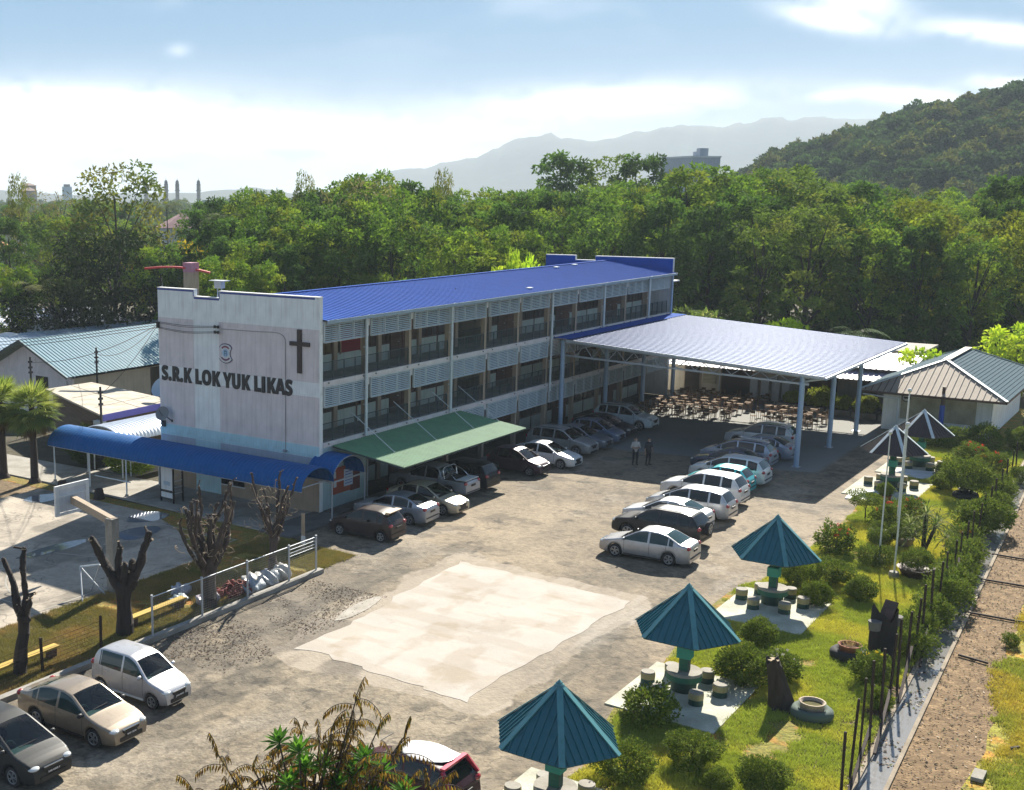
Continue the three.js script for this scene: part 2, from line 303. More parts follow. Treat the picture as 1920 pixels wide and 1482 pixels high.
function placeMap(x0, x1, z0, z1, w, h, fn) {           // colour texture over a rectangle of ground (linear in, sRGB stored)
  const d = new Uint8Array(w * h * 4), q = (v) => 255 * (v <= 0.0031308 ? 12.92 * v : 1.055 * Math.pow(v, 1 / 2.4) - 0.055);
  for (let j = 0; j < h; j++) for (let i = 0; i < w; i++) { const c = fn(lerp(x0, x1, (i + 0.5) / w), lerp(z0, z1, (j + 0.5) / h)), k = (j * w + i) * 4; d[k] = q(clamp(c[0])); d[k + 1] = q(clamp(c[1])); d[k + 2] = q(clamp(c[2])); d[k + 3] = 255; }
  const t = new THREE.DataTexture(d, w, h); t.magFilter = THREE.LinearFilter; t.minFilter = THREE.LinearMipmapLinearFilter; t.generateMipmaps = true; t.colorSpace = THREE.SRGBColorSpace; t.needsUpdate = true; return t;
}
function placed(g, x0, x1, z0, z1) { const p = g.attributes.position, uv = new Float32Array(p.count * 2); for (let i = 0; i < p.count; i++) { uv[2 * i] = (p.getX(i) - x0) / (x1 - x0); uv[2 * i + 1] = (p.getZ(i) - z0) / (z1 - z0); } g.setAttribute('uv', new THREE.BufferAttribute(uv, 2)); return g; }
const rough = (t, bump, bs, r = 0.95) => mat([1, 1, 1], r, { map: t, bumpMap: bump, bumpScale: bs });
for (const [n, x0, x1, w] of [['car_park', -46, -1, 2048], ['car_park', -1, 52, 2048]]) {
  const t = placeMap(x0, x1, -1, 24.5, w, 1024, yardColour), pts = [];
  const zb = (x) => (x < -8.4 ? 6.2 : x < -3.2 ? 6.2 : 0.2);
  const front = n && x0 < -2 ? [[x0, 6.2], [-7.9, 6.2], [-5.5, 4.0], [-4.6, 1.7], [-1, 1.7]] : [[-1, 1.7], [0, 0.6], [22, 0.3], [x1, -0.4]];
  for (let i = 0; i <= 40; i++) { const x = lerp(x1, x0, i / 40); pts.push([x, x > 38 ? 19.2 : edgeZ(x) + 0.5 + 0.25 * (fl(x * 1.3, 4) - 0.5)]); }
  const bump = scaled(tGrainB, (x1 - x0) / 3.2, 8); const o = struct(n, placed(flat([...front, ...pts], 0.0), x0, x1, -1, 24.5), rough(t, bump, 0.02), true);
}
{ // pale concrete slab with stains, uneven edge
  const pts = [], C = [[-15.8, 11.35], [-2.75, 10.35], [-3.3, 18.95], [-16.55, 18.65]];
  for (let e = 0; e < 4; e++) { const [a, b] = C[e], [c, d] = C[(e + 1) % 4]; for (let i = 0; i < 22; i++) { const t = i / 22, n = (fl(e * 7 + t * 9, e * 3) - 0.5) * 0.7; pts.push([lerp(a, c, t) + n * (b === d ? 0 : 1), lerp(b, d, t) + n]); } }
  const fn = (x, z) => { const a = fl(x * 0.3 + 2, z * 0.3 + 8), b = fl(x * 1.4 + 3, z * 1.4), c = fbm(x * 9, z * 9, 2), st = sstep(0.55, 0.72, fl(x * 0.55 + 40, z * 0.9 + 4)), s2 = sstep(0.6, 0.7, fl(x * 0.22 + 60, z * 0.22 + 33));
    const cr = sstep(0.006, 0.002, Math.abs(fl(x * 0.35 + 5, z * 0.35 + 80) - 0.5)) * 0.10, k = (0.94 + 0.16 * (a - 0.5) + 0.14 * (b - 0.5) + 0.06 * (c - 0.5)) * (1 - cr); let r = 0.41, g = 0.37, bl = 0.325; const m = clamp(st * 0.5 + s2 * 0.45 + 0.35 * sstep(0.5, 0.62, fl(x * 1.1 + 9, z * 0.35 + 71))); return [lerp(r, 0.30, m) * k, lerp(g, 0.245, m) * k, lerp(bl, 0.18, m) * k]; };
  const t = placeMap(-17, -2, 10, 19.4, 1024, 768, fn); const g = slabPoly(pts, -0.02, 0.012);
  struct('concrete_slab', placed(plainGeo(g), -17, -2, 10, 19.4), rough(t, scaled(tGrainB, 5, 4), 0.006), true);
  const pts2 = []; for (let i = 0; i < 30; i++) { const t2 = i / 30 * 2 * Math.PI, q = 1 + 0.35 * (fl(Math.cos(t2) * 1.5 + 4, Math.sin(t2) * 1.5 + 4) - 0.5); pts2.push([-10.9 + Math.cos(t2) * 1.75 * q, 10.35 + Math.sin(t2) * 0.36 * q - Math.cos(t2) * 0.1]); }
  struct('cement_patch', slabPoly(pts2, -0.01, 0.018), bumped([0.46, 0.42, 0.37], 0.95, tConc, tGrainB, 0.004));
}
{ // basketball court with faded painted lines, damp dark patches
  const fn = (x, z) => { const a = fl(x * 0.25 + 31, z * 0.25 + 3), b = fl(x * 1.6, z * 1.6 + 7), c = fbm(x * 8, z * 8, 2), d = sstep(0.54, 0.66, fl(x * 0.3 + 8, z * 0.42 + 50)); const k = (0.8 + 0.4 * (a - 0.5) + 0.4 * (b - 0.5) + 0.25 * (c - 0.5)) * (1 - 0.42 * d), cr = sstep(0.008, 0.003, Math.abs(fl(x * 0.4 + 9, z * 0.4 + 70) - 0.5)); return [0.40 * k * (1 - 0.4 * cr), 0.345 * k * (1 - 0.4 * cr), 0.275 * k * (1 - 0.4 * cr)]; };
  const t = placeMap(-40, -4.5, -17, 1.2, 1536, 1024, fn);
  struct('basketball_court', placed(plainGeo(flat([[-40, 0.95], [-9.9, 0.45], [-6.6, -4.3], [-5.2, -7.6], [-5.2, -16.5], [-40, -16.5]], 0.004)), -40, -4.5, -17, 1.2), rough(t, scaled(tGrainB, 10, 6), 0.008), true);
  const L = (a, b, w = 0.06) => beam([a[0], 0.009, a[1]], [b[0], 0.009, b[1]], w, 0.004);
  const arc = (cx, cz, r, t0, t1) => { const q = []; for (let i = 0; i < 20; i++) { const a = lerp(t0, t1, i / 20), b = lerp(t0, t1, (i + 1) / 20); q.push(L([cx + r * Math.cos(a), cz + r * Math.sin(a)], [cx + r * Math.cos(b), cz + r * Math.sin(b)])); } return q; };
  struct('court_lines', [L([-19.2, 0.1], [-6.3, -0.4]), L([-12.6, -3.1], [-6.2, -2.1]), L([-19.2, 0.1], [-19.0, -16]), L([-6.4, -0.4], [-6.9, -16]), L([-13.9, -7.7], [-12.4, -3.2]), L([-16.2, -7.2], [-13.4, -7.0]), ...arc(-12.7, -4.9, 1.8, 0.2, 3.3), ...arc(-12.7, -0.3, 6.2, 3.3, 6.1)], mat([0.42, 0.41, 0.38], 0.9, { map: tConc }));
}
// paved aprons and paths
struct('pavement', [slabPoly([[-4.6, 1.6], [-4.6, -0.4], [-0.02, -0.4], [-0.02, 0.02], [24, 0.02], [24, 0.9], [0.3, 0.95], [-0.6, 1.7]], -0.04, 0.11)], MT.darkConc);
struct('covered_path', [slabPoly([[-4.4, -0.4], [-0.02, -0.4], [-0.02, -12], [-0.6, -30], [-4.2, -30], [-4.0, -12]], -0.04, 0.06)], MT.paleConc);
struct('side_path', [slabPoly([[0.2, -17.6], [0.2, -14.4], [12, -14.4], [12, -17.6]], -0.04, 0.05)], MT.paleConc);
// lawns (soil and turf sheet; blades grow on it below)
const turf = (c) => bumped(c, 1, scaled(tTurf, 0.9), scaled(tCoarseB, 1.4), 0.06);
{
  const g = [[-60, 29.4 + 2.4], ...LAWN_EDGE.map(([x, z]) => [x, z]), [46, 19.4], [60, 19.4], [60, drainZ(60) - 0.5], [-30, drainZ(-30) - 0.5]];
  struct('garden_lawn', flat(g, 0.012), turf([0.31, 0.28, 0.085]));
  const r = []; for (let i = 0; i <= 60; i++) { const x = -34 + i * 1.6; r.push([x, drainZ(x) + 2.3 + 1.0 * (fl(x * 0.35, 7) - 0.5)]); }
  struct('field_lawn', flat([...r, [90, 80], [-60, 80]], 0.010), turf([0.42, 0.37, 0.07]));
  const b0 = [], b1 = []; for (let i = 0; i <= 60; i++) { const x = -36 + i * 1.6; b0.push([x, drainZ(x) + 0.42]); b1.unshift([x, drainZ(x) + 4]); }
  struct('dirt_bank', flat([...b0, ...b1], 0.003), bumped([0.30, 0.22, 0.145], 1, scaled(tSoil, 1.7), scaled(tCoarseB, 2.1), 0.03));
  const d0 = [], d1 = []; for (let i = 0; i <= 60; i++) { const x = -36 + i * 1.6; d0.push([x, drainZ(x) - 0.36]); d1.unshift([x, drainZ(x) - 1.9 + 0.7 * (fl(x * 0.5, 3) - 0.5)]); }
  struct('leafy_bank', flat([...d0, ...d1], 0.020), bumped([0.14, 0.095, 0.06], 1, scaled(tSoil, 1.1), scaled(tCoarseB, 1.5), 0.10));
  struct('court_lawn', flat([[-40, 0.9], [-9.9, 0.4], [-6.6, -4.3], [-5.2, -7.6], [-5.2, -24], [-4.2, -24], [-4.4, 1.5], [-5, 4], [-7.9, 6], [-40, 6.0]], 0.0), turf([0.33, 0.25, 0.085]));
  struct('worn_ground', flat([[-40, -16.4], [-5.2, -16.4], [-5.2, -24], [-0.6, -31], [-10, -60], [-60, -60]], -0.01), bumped([0.27, 0.215, 0.15], 1, scaled(tSoil, 0.6), scaled(tCoarseB, 0.9), 0.08));
}
{ // drain: concrete lips, sunk bed, still water
  const P = (x, dz, y) => [x, y, drainZ(x) + dz], Q = [], W = [], Bd = [];
  const X = []; for (let i = 0; i <= 48; i++) X.push(-36 + i * 2);
  const strip = (a0, y0, a1, y1) => { const q = []; for (let i = 0; i < X.length - 1; i++) q.push([P(X[i], a0, y0), P(X[i + 1], a0, y0), P(X[i + 1], a1, y1), P(X[i], a1, y1)]); return q; };
  struct('drain_channel', quads([...strip(-0.36, -0.3, -0.36, 0.03), ...strip(-0.36, 0.03, -0.50, 0.03), ...strip(0.34, -0.3, 0.34, 0.07), ...strip(0.34, 0.07, 0.46, 0.07), ...strip(0.46, 0.07, 0.46, -0.02)]), bumped([0.33, 0.27, 0.20], 0.95, tConc, tGrainB, 0.006));
  struct('drain_water', quads(strip(-0.37, -0.03, 0.345, -0.03)), mat([0.20, 0.195, 0.19], 0.06, { bumpMap: tCoarseB, bumpScale: 0.006, phys: true }));
}
// grass blades and litter: nobody could count them
function scatter(name, label, cat, geo, m, n, place, colour) {
  const im = new THREE.InstancedMesh(geo, m, n), M = new THREE.Matrix4(), q = new THREE.Quaternion(), e = new THREE.Euler(), c = new THREE.Color(); let k = 0, guard = 0;
  while (k < n && guard++ < n * 6) { const p = place(); if (!p) continue; e.set(rr(-0.25, 0.25) + (p[5] ?? 0), rr(0, 6.28), rr(-0.25, 0.25)); q.setFromEuler(e); M.compose(V3(p[0], p[1], p[2]), q, V3(p[3], p[4] ?? p[3], p[3])); im.setMatrixAt(k, M); const cc = colour(p[0], p[2]); im.setColorAt(k, c.setRGB(...cc)); k++; }
  im.count = k; im.name = numbered(name); im.castShadow = im.receiveShadow = true; scene.add(im); return stuff(im, label, cat);
}
const PADS = [[-3.2, 1.5, 22.2, 25.95], [-13.9, -9.1, 22.45, 26.3], [-24.1, -19.3, 22.65, 26.5], [21.7, 27.3, 21.05, 24.95], [28.7, 34.1, 21.25, 25.15]];
const tuftGeo = (() => { const P = []; for (let i = 0; i < 7; i++) { const a = i * 0.9 + 0.3, r = 0.05 + 0.05 * (i % 3), x = Math.cos(a) * r, z = Math.sin(a) * r, h = 0.06 + 0.028 * (i % 4), lx = Math.cos(a * 2.1) * 0.05, lz = Math.sin(a * 1.7) * 0.05, w = 0.012; P.push([[x - w, 0, z + w], [x + w, 0, z - w], [x + lx, h, z + lz]]); } return quads(P); })();
const leafM = (t = 0.35, r = 0.75) => mat([1, 1, 1], r, { transmission: t, thickness: 0 });
const grassMat = leafM(0.3, 0.9);
const gcol = (g, y, d) => (x, z) => { const n = fbm(x * 0.55 + 3, z * 0.55 + 9, 4), t = sstep(0.38, 0.66, n), s = rr(0.75, 1.2); return [lerp(g[0], y[0], t) * s, lerp(g[1], y[1], t) * s, lerp(g[2], y[2], t) * s]; };
scatter('lawn_grass', 'short green grass of the garden lawn beside the parked cars', 'grass', tuftGeo, grassMat, 90000, () => { const x = -24 + 66 * Math.pow(rnd(), 1.15), z = rr(21.4, drainZ(x) - 0.6); if (z < edgeZ(x) + 0.9 * (fbm(x * 0.9, z * 0.9, 3) - 0.35)) return; if (x > 46 || PADS.some(([a, b, c, d]) => x > a && x < b && z > c && z < d)) return; if (fbm(x * 0.5 + 70, z * 0.5, 4) > 0.70) return; return [x, 0.0, z, rr(0.7, 1.3), rr(0.6, 1.25)]; }, gcol([0.36, 0.42, 0.05], [0.56, 0.53, 0.07]));
scatter('field_grass', 'yellowish grass of the open field beyond the drain', 'grass', tuftGeo, grassMat, 80000, () => { const x = -22 + 62 * Math.pow(rnd(), 1.2), z = drainZ(x) + rr(1.5, 12); if (z < drainZ(x) + 2.3 + 2.2 * (fbm(x * 0.45, z * 0.45, 4) - 0.42)) return; return [x, 0.0, z, rr(0.8, 1.5), rr(0.7, 1.3)]; }, gcol([0.34, 0.37, 0.05], [0.52, 0.43, 0.06]));
scatter('court_grass', 'dry olive grass between the court and the mesh fence', 'grass', tuftGeo, grassMat, 36000, () => { const x = rr(-30, -5), z = rr(0.5, 5.9); if (fbm(x * 0.6 + 20, z * 0.6, 4) > 0.66) return; return [x, 0, z, rr(0.7, 1.3), rr(0.6, 1.1)]; }, gcol([0.24, 0.21, 0.05], [0.38, 0.26, 0.085]));
const litterGeo = quads([[[-0.05, 0, 0], [0, 0.02, -0.03], [0.06, 0.005, 0], [0, 0.015, 0.03]]]);
scatter('leaf_litter', 'brown fallen leaves and soil by the fence kerb', 'leaf litter', litterGeo, mat([1, 1, 1], 0.95), 2600, () => { const x = rr(-21, -9), z = rr(6.5, 10.8); if (fbm(x * 0.5 + 9, z * 0.5 + 44, 4) + 0.22 - Math.hypot((x + 16) / 11, (z - 8.2) / 4.4) * 0.34 < rr(0.40, 0.62)) return; return [x, 0.008, z, rr(0.4, 1.1), rr(0.4, 1.1)]; }, () => { const s = rr(0.4, 1.3); return pick([[0.10 * s, 0.065 * s, 0.04 * s], [0.16 * s, 0.10 * s, 0.06 * s], [0.28 * s, 0.22 * s, 0.16 * s], [0.05 * s, 0.035 * s, 0.03 * s]]); });
scatter('bank_litter', 'dry stalks and dead leaves along the drain bank', 'leaf litter', litterGeo, mat([1, 1, 1], 0.95), 9000, () => { const x = rr(-22, 30), s = rnd() < 0.55, w = rnd() < 0.12; if (w && fbm(x * 0.8, 3, 3) > 0.46) return [x, -0.02, drainZ(x) + rr(-0.34, 0.32), rr(0.5, 1.6), rr(0.5, 1.4)]; const z = s ? drainZ(x) - rr(0.4, 1.9) : drainZ(x) + rr(0.45, 2.6); return [x, 0.025, z, rr(0.4, 1.2), rr(0.4, 1.6)]; }, () => { const s = rr(0.4, 1.3); return pick([[0.13 * s, 0.08 * s, 0.05 * s], [0.22 * s, 0.14 * s, 0.08 * s], [0.42 * s, 0.35 * s, 0.26 * s], [0.06 * s, 0.045 * s, 0.035 * s], [0.12 * s, 0.13 * s, 0.04 * s]]); });
// ---------------------------------------------------------------- the school block
const B = 4.406, NB = 11, LX = 49.0, BW = 11.75, H1 = 3.83, H2 = 7.13, HE = 10.42, HT = 11.59, ZB = -2.3;
const school = thing('school_building', 'three storey school block with blue roof, louvred corridors and black lettering on its end wall', 'building');
{
  const gable = (x0, t) => { const s = new THREE.Shape(); s.moveTo(0, 0); s.lineTo(BW, 0); s.lineTo(BW, HT); s.lineTo(8.9, HT); s.lineTo(8.9, HT - 0.38); s.lineTo(7.0, HT - 0.38); s.lineTo(7.0, HT); s.lineTo(0, HT); s.closePath(); const g = new THREE.ExtrudeGeometry(s, { depth: t, bevelEnabled: false }); g.rotateY(Math.PI / 2); return g.translate(x0, 0, 0); };   // shape x -> -z
  const gw = part('end_wall', gable(0, 0.28), MT.mint, school); gw.userData.label = 'white end wall with pale painted bands';
  const plate = (z0, z1, y0, y1, m, t = 0.006) => { const o = part('painted_band', span(-t, 0.001, y0, y1, -z0, -z1), m, gw); return o; };
  for (const [z0, z1] of [[0.02, 7.05], [8.97, BW - 0.02]]) { plate(z0, z1, 7.11, 9.92, MT.pinkGrey); plate(z0, z1, 3.70, 6.34, MT.pinkGrey); plate(z0, z1, 2.45, 3.05, MT.blueGrey); plate(z0, z1, 0.02, 2.43, MT.tan); }
  plate(0.02, BW - 0.02, 3.07, 3.68, MT.skyBand); plate(7.05, 8.97, 0.02, 3.05, MT.skyBand);
  const cop = (z0, z1, y) => [span(-0.03, 0.31, y + 0.001, y + 0.05, -z0, -z1)];
  part('coping', [cop(0, 7.0, HT), cop(8.9, BW, HT), cop(7.0, 8.9, HT - 0.38)], MT.white, gw);
  part('blue_trim', [span(-0.012, 0.0, HT - 0.10, HT, -0.3, -6.9), span(-0.012, 0.0, HT - 0.10, HT, -8.95, -BW), span(-0.012, 0, HT - 0.49, HT - 0.38, -7.0, -8.9), span(-0.012, 0.29, HT - 0.38, HT, -8.902, -8.95), span(-0.012, 0.0, HT - 0.42, HT, -6.95, -6.998)], MT.navy, gw);
  const fw = part('far_end_wall', gable(LX, 0.3).translate(0, 0, 0), MT.white, school);
  part('painted_band', [span(LX - 0.006, LX, 10.2, HT - 0.4, -0.02, -BW), span(LX - 0.006, LX, HT - 0.4, HT - 0.02, -0.02, -6.98), span(LX - 0.006, LX, HT - 0.4, HT - 0.02, -8.92, -BW)], MT.blueRoof, fw);
  part('coping', [span(LX - 0.03, LX + 0.33, HT + 0.001, HT + 0.05, 0, -7.0), span(LX - 0.03, LX + 0.33, HT + 0.001, HT + 0.05, -8.9, -BW), span(LX - 0.03, LX + 0.33, HT - 0.379, HT - 0.33, -7.0, -8.9)], MT.white, fw);
  part('sunshade', span(LX + 0.3, LX + 2.2, 9.6, 9.7, -0.2, -2.2), MT.white, fw);
  part('back_wall', span(0.28, LX, 0, 10.3, -BW, -BW + 0.25), MT.mint, school);
  // roof: two ribbed slopes, ridge cap, gutter
  const rf = part('roof', [ribbed([0.28, HE, 0.3], [LX - 0.28, 0, 0], [0, 11.26 - HE, -6.2], 0.42, 0.03), ribbed([0.28, 11.26, -5.9], [LX - 0.28, 0, 0], [0, 10.4 - 11.26, -5.95], 0.42, 0.03)], MT.blueRoof, school);
  part('ridge_cap', [beam([0.3, 11.30, -5.9], [LX, 11.30, -5.9], 0.34, 0.03)], MT.blueRoof, rf);
  for (const [x, z] of [[37.8, -5.2], [41.5, -5.4], [24.5, -0.6]]) part('roof_vent', box(0.5, 0.07, 0.3, x, lerp(HE, 11.26, (0.3 - z) / 6.2) + 0.07, z), MT.paleSteel, rf);
  part('gutter', [span(0.28, LX, HE - 0.16, HE - 0.01, 0.30, 0.42), span(0.28, LX, HE - 0.02, HE + 0.015, 0.42, 0.45)], mat([0.30, 0.42, 0.52], 0.5, { map: tMetal }), school);
  // floors and ceilings
  part('roof_beam', span(0.28, LX, HE - 0.32, HE - 0.06, -0.3, 0.0), MT.blueGrey, school);
  for (const y of [H1, H2]) { part('floor_slab', span(0.28, LX, y - 0.16, y, -BW + 0.25, -0.06), MT.concrete, school); const e = part('slab_edge', span(0.28, LX, y - 0.24, y + 0.03, -0.06, 0.06), MT.slabEdge, school);
    for (let i = 0; i < NB; i++) each('drain_spout', [bar([i * B + 0.7, y - 0.07, 0.05], [i * B + 0.7, y - 0.07, 0.12], 0.035, 8), bar([i * B + 3.9, y - 0.07, 0.05], [i * B + 3.9, y - 0.07, 0.12], 0.035, 8)], MT.black, e); }
  part('corridor_ceiling', span(0.28, LX, HE - 0.30, HE - 0.24, ZB, -0.31), MT.white, school);
  // columns
  for (let i = 1; i < NB; i++) { const c = part('column', [span(i * B - 0.12, i * B + 0.12, 0, HE - 0.32, -0.36, -0.07)], MT.tan, school); each('column_face', [H1, H2, HE].map((y) => span(i * B - 0.13, i * B + 0.13, y - 0.62, y - 0.27, -0.068, 0.03)), MT.slabEdge, c); }
  // louvred sunshades, one panel per bay and floor: three leaves of tilted slats
  const LW = B - 0.44, slat = [], fr = [];
  for (let k = 0; k < 10; k++) { const g = box(LW, 0.012, 0.078, LW / 2, 0, 0); g.rotateX(0.62); g.translate(0, -0.10 - k * 0.105, 0); slat.push(g); }
  for (let k = 0; k <= 3; k++) fr.push(span(LW * k / 3 - 0.018, LW * k / 3 + 0.018, -1.10, 0, -0.055, 0.068)); fr.push(span(0, LW, -0.03, 0.02, -0.05, 0.06), span(0, LW, -1.12, -1.09, -0.05, 0.06));
  const gS = metreUV(merge(slat)), gF = metreUV(merge(fr));
  for (let i = 0; i < NB; i++) for (const y of [H1 - 0.27, H2 - 0.27, HE - 0.10]) {
    if (y < H1 && i < 1) continue;
    const o = put(school, 'louvre_panel', gS, MT.louvre); o.position.set(i * B + 0.26 + (i ? 0 : 0.1), y, 0.02); put(o, 'louvre_frame', gF, MT.paleSteel);
  }
  // railings
  const RW = B - 0.26, rg = [span(0, RW, 0.97, 1.01, -0.02, 0.02), span(0, RW, 0.10, 0.13, -0.015, 0.015)], posts = [];
  for (let k = 0; k <= 40; k++) rg.push(box(0.016, 0.86, 0.016, RW * k / 40, 0.55, 0)); 
  const gR = metreUV(merge(rg)), gP = metreUV(merge(box(0.045, 1.0, 0.045, 0, 0.5, 0.001)));
  for (let i = 0; i < NB; i++) for (const y of [H1, H2]) { const o = put(school, 'railing', gR, MT.rail); o.position.set(i * B + 0.14 + (i ? 0 : 0.14), y + 0.02, -0.12); for (let k = 0; k <= 4; k++) put(o, 'railing_post', gP, MT.rail).position.x = RW * k / 4; }
  // rainwater pipes
  for (const [x, y0] of [[4.06, 3.7], [13.1, 3.72], [26.55, 3.3], [35.15, 7.0], [43.8, 7.0]]) { const o = part('downpipe', [bar([x, y0, 0.16], [x, HE - 0.1, 0.16], 0.085, 12), bar([x, HE - 0.1, 0.16], [x, HE - 0.05, 0.36], 0.085, 10)], MT.paleSteel, school); part('pipe_bracket', [H1 + 1.6, H2 + 1.5, 9.5].filter((y) => y > y0).map((y) => span(x - 0.11, x + 0.11, y, y + 0.05, 0.02, 0.2)), MT.paleSteel, o); }
  part('corner_pipe', [bar([LX - 0.25, 7.0, 0.12], [LX - 0.25, HE - 0.05, 0.12], 0.09, 12)], MT.bluePost, school);
  // corridor back walls with dado, windows, doors, boards
  const dado = mat([0.52, 0.60, 0.56], 0.8, { map: tPlaster }), pal = mat([0.44, 0.36, 0.28], 0.85, { map: tPlaster });
  const codes = [ // W window over dado, D door, B board, S stair opening, O open dark room
    ['W', 'W', 'D', 'W', 'W', 'D', 'W', 'D', 'W', 'D', 'W'],
    ['W', 'W', 'D', 'W', 'S', 'D', 'W', 'W', 'D', 'W', 'D'],
    ['W', 'B', 'D', 'W', 'S', 'D', 'W', 'D', 'W', 'D', 'W']];
  [0, H1, H2].forEach((y, f) => {
    const top = [H1 - 0.16, H2 - 0.16, HE - 0.30][f];
    for (let i = 0; i < NB; i++) {
      const x0 = i * B + (i ? 0 : 0.28), x1 = (i + 1) * B, c = codes[f][i];
      part('pilaster', span(x1 - 0.2, x1 + 0.16, y, top, ZB - 0.001, ZB + 0.12), pal, school);
      if (c === 'S') { // stairwell: pale side and back walls, a flight of steps with a balustrade
        const w = part('stairwell_wall', [span(x0, x1, y, top, -6.4, -6.25), span(x1 - 0.2, x1 - 0.05, y, top, -6.25, ZB - 0.01), span(x0 + 0.05, x0 + 0.2, y, top, -6.25, ZB - 0.01)], MT.cream, school);
        for (let k = 0; k < 10; k++) part('stair_step', span(x0 + 0.5 + k * 0.28, x0 + 0.8 + k * 0.28, y + 3.3 - (k + 1) * 0.17 - 0.16, y + 3.3 - (k + 1) * 0.17, -3.9, -2.7), MT.concrete, w);
        part('balustrade', [beam([x0 + 0.5, y + 4.0 - 0.3, -2.66], [x0 + 3.4, y + 2.3, -2.66], 0.05, 0.05), ...Array.from({ length: 16 }, (_, k) => box(0.02, 0.9, 0.02, x0 + 0.55 + k * 0.18, y + 3.3 - k * 0.105, -2.66))], MT.rail, w);
        part('stair_railing', [span(x0 + 0.3, x1 - 0.3, y + 0.9, y + 0.95, -2.5, -2.46), ...Array.from({ length: 22 }, (_, k) => box(0.02, 0.85, 0.02, x0 + 0.35 + k * 0.17, y + 0.46, -2.48))], MT.rail, w);
        continue;
      }
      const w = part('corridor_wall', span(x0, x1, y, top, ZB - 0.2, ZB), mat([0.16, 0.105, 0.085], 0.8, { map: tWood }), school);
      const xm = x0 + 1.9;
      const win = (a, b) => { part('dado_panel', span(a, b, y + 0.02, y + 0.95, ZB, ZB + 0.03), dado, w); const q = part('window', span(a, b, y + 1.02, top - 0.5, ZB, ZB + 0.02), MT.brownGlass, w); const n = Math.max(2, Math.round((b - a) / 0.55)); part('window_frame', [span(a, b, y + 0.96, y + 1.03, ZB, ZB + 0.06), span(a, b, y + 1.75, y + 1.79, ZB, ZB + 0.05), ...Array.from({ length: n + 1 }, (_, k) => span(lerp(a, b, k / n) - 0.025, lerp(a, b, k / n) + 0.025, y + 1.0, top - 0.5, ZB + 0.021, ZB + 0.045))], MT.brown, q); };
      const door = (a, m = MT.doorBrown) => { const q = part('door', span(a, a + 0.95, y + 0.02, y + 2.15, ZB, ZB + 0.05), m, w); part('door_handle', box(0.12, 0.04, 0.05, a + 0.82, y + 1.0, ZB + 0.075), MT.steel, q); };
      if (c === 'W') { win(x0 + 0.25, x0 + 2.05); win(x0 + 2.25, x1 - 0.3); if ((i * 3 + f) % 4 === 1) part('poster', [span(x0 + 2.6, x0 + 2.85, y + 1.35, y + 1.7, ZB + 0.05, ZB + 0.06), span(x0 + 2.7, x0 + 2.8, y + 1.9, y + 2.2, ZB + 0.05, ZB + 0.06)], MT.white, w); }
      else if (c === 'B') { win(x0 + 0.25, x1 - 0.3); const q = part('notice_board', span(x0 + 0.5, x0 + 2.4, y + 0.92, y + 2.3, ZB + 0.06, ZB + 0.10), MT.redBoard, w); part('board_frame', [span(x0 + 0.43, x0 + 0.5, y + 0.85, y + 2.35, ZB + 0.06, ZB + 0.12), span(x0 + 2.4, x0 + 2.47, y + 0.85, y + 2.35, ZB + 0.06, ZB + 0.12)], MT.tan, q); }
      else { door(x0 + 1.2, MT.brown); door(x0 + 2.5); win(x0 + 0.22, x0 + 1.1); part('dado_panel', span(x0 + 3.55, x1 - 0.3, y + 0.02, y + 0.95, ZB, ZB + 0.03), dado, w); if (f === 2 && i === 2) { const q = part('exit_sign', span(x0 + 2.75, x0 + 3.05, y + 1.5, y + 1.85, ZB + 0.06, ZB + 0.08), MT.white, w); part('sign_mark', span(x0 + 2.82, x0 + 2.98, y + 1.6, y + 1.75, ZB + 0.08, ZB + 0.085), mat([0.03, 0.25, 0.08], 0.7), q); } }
    }
  });
  // ground floor wall flush with the corner, notice board beside the entrance
  const ew = part('corner_wall', span(0.28, 4.3, 0, H1 - 0.24, -0.2, 0.0), bumped([0.40, 0.55, 0.57], 0.85, tPlaster, tGrainB, 0.003), school);
  part('wall_end_pipe', bar([4.42, 0, 0.02], [4.42, 3.2, 0.02], 0.05, 10), MT.steel, ew);
  const nb = part('notice_board', span(1.05, 3.55, 0.85, 2.3, 0.0, 0.07), mat([0.34, 0.065, 0.03], 0.6), ew);
  part('board_side', span(2.75, 3.6, 0.8, 2.35, 0.02, 0.09), mat([0.12, 0.022, 0.02], 0.6), nb);
  part('pinned_sheet', span(2.1, 2.9, 1.15, 2.1, 0.071, 0.10), mat([0.50, 0.56, 0.66], 0.6), nb); part('pinned_sheet', [span(1.2, 1.36, 1.75, 2.1, 0.071, 0.085), span(1.16, 1.40, 1.25, 1.6, 0.071, 0.085)], MT.white, nb);
  for (let k = 0; k < 5; k++) part('printed_line', span(2.18, 2.82, 1.28 + k * 0.16, 1.33 + k * 0.16, 0.1, 0.103), mat([0.1, 0.14, 0.4], 0.7), nb);
  part('step', span(0.3, 4.4, 0.0, 0.14, 0.01, 0.5), MT.darkConc, ew);
  // low windows and doors of the end wall under the covered walk
  for (const z of [-7.0]) { const w = part('end_window', span(-0.03, 0, 0.7, 2.2, z, z + 1.7), MT.darkGlass, gw); part('window_frame', [span(-0.05, 0, 0.64, 0.70, z - 0.05, z + 1.75), span(-0.05, -0.03, 0.7, 2.2, z + 0.82, z + 0.88)], MT.white, w); }
  // lettering, cross, crest
  const font = await new FontLoader().loadAsync('fonts/droid/droid_sans_bold.typeface.json');
  const txt = 'S.R.K LOK YUK LIKAS', size = 0.80, opt = { font, size, depth: 0.03, curveSegments: 5, bevelEnabled: true, bevelSize: 0.042, bevelThickness: 0.012, bevelSegments: 1 };
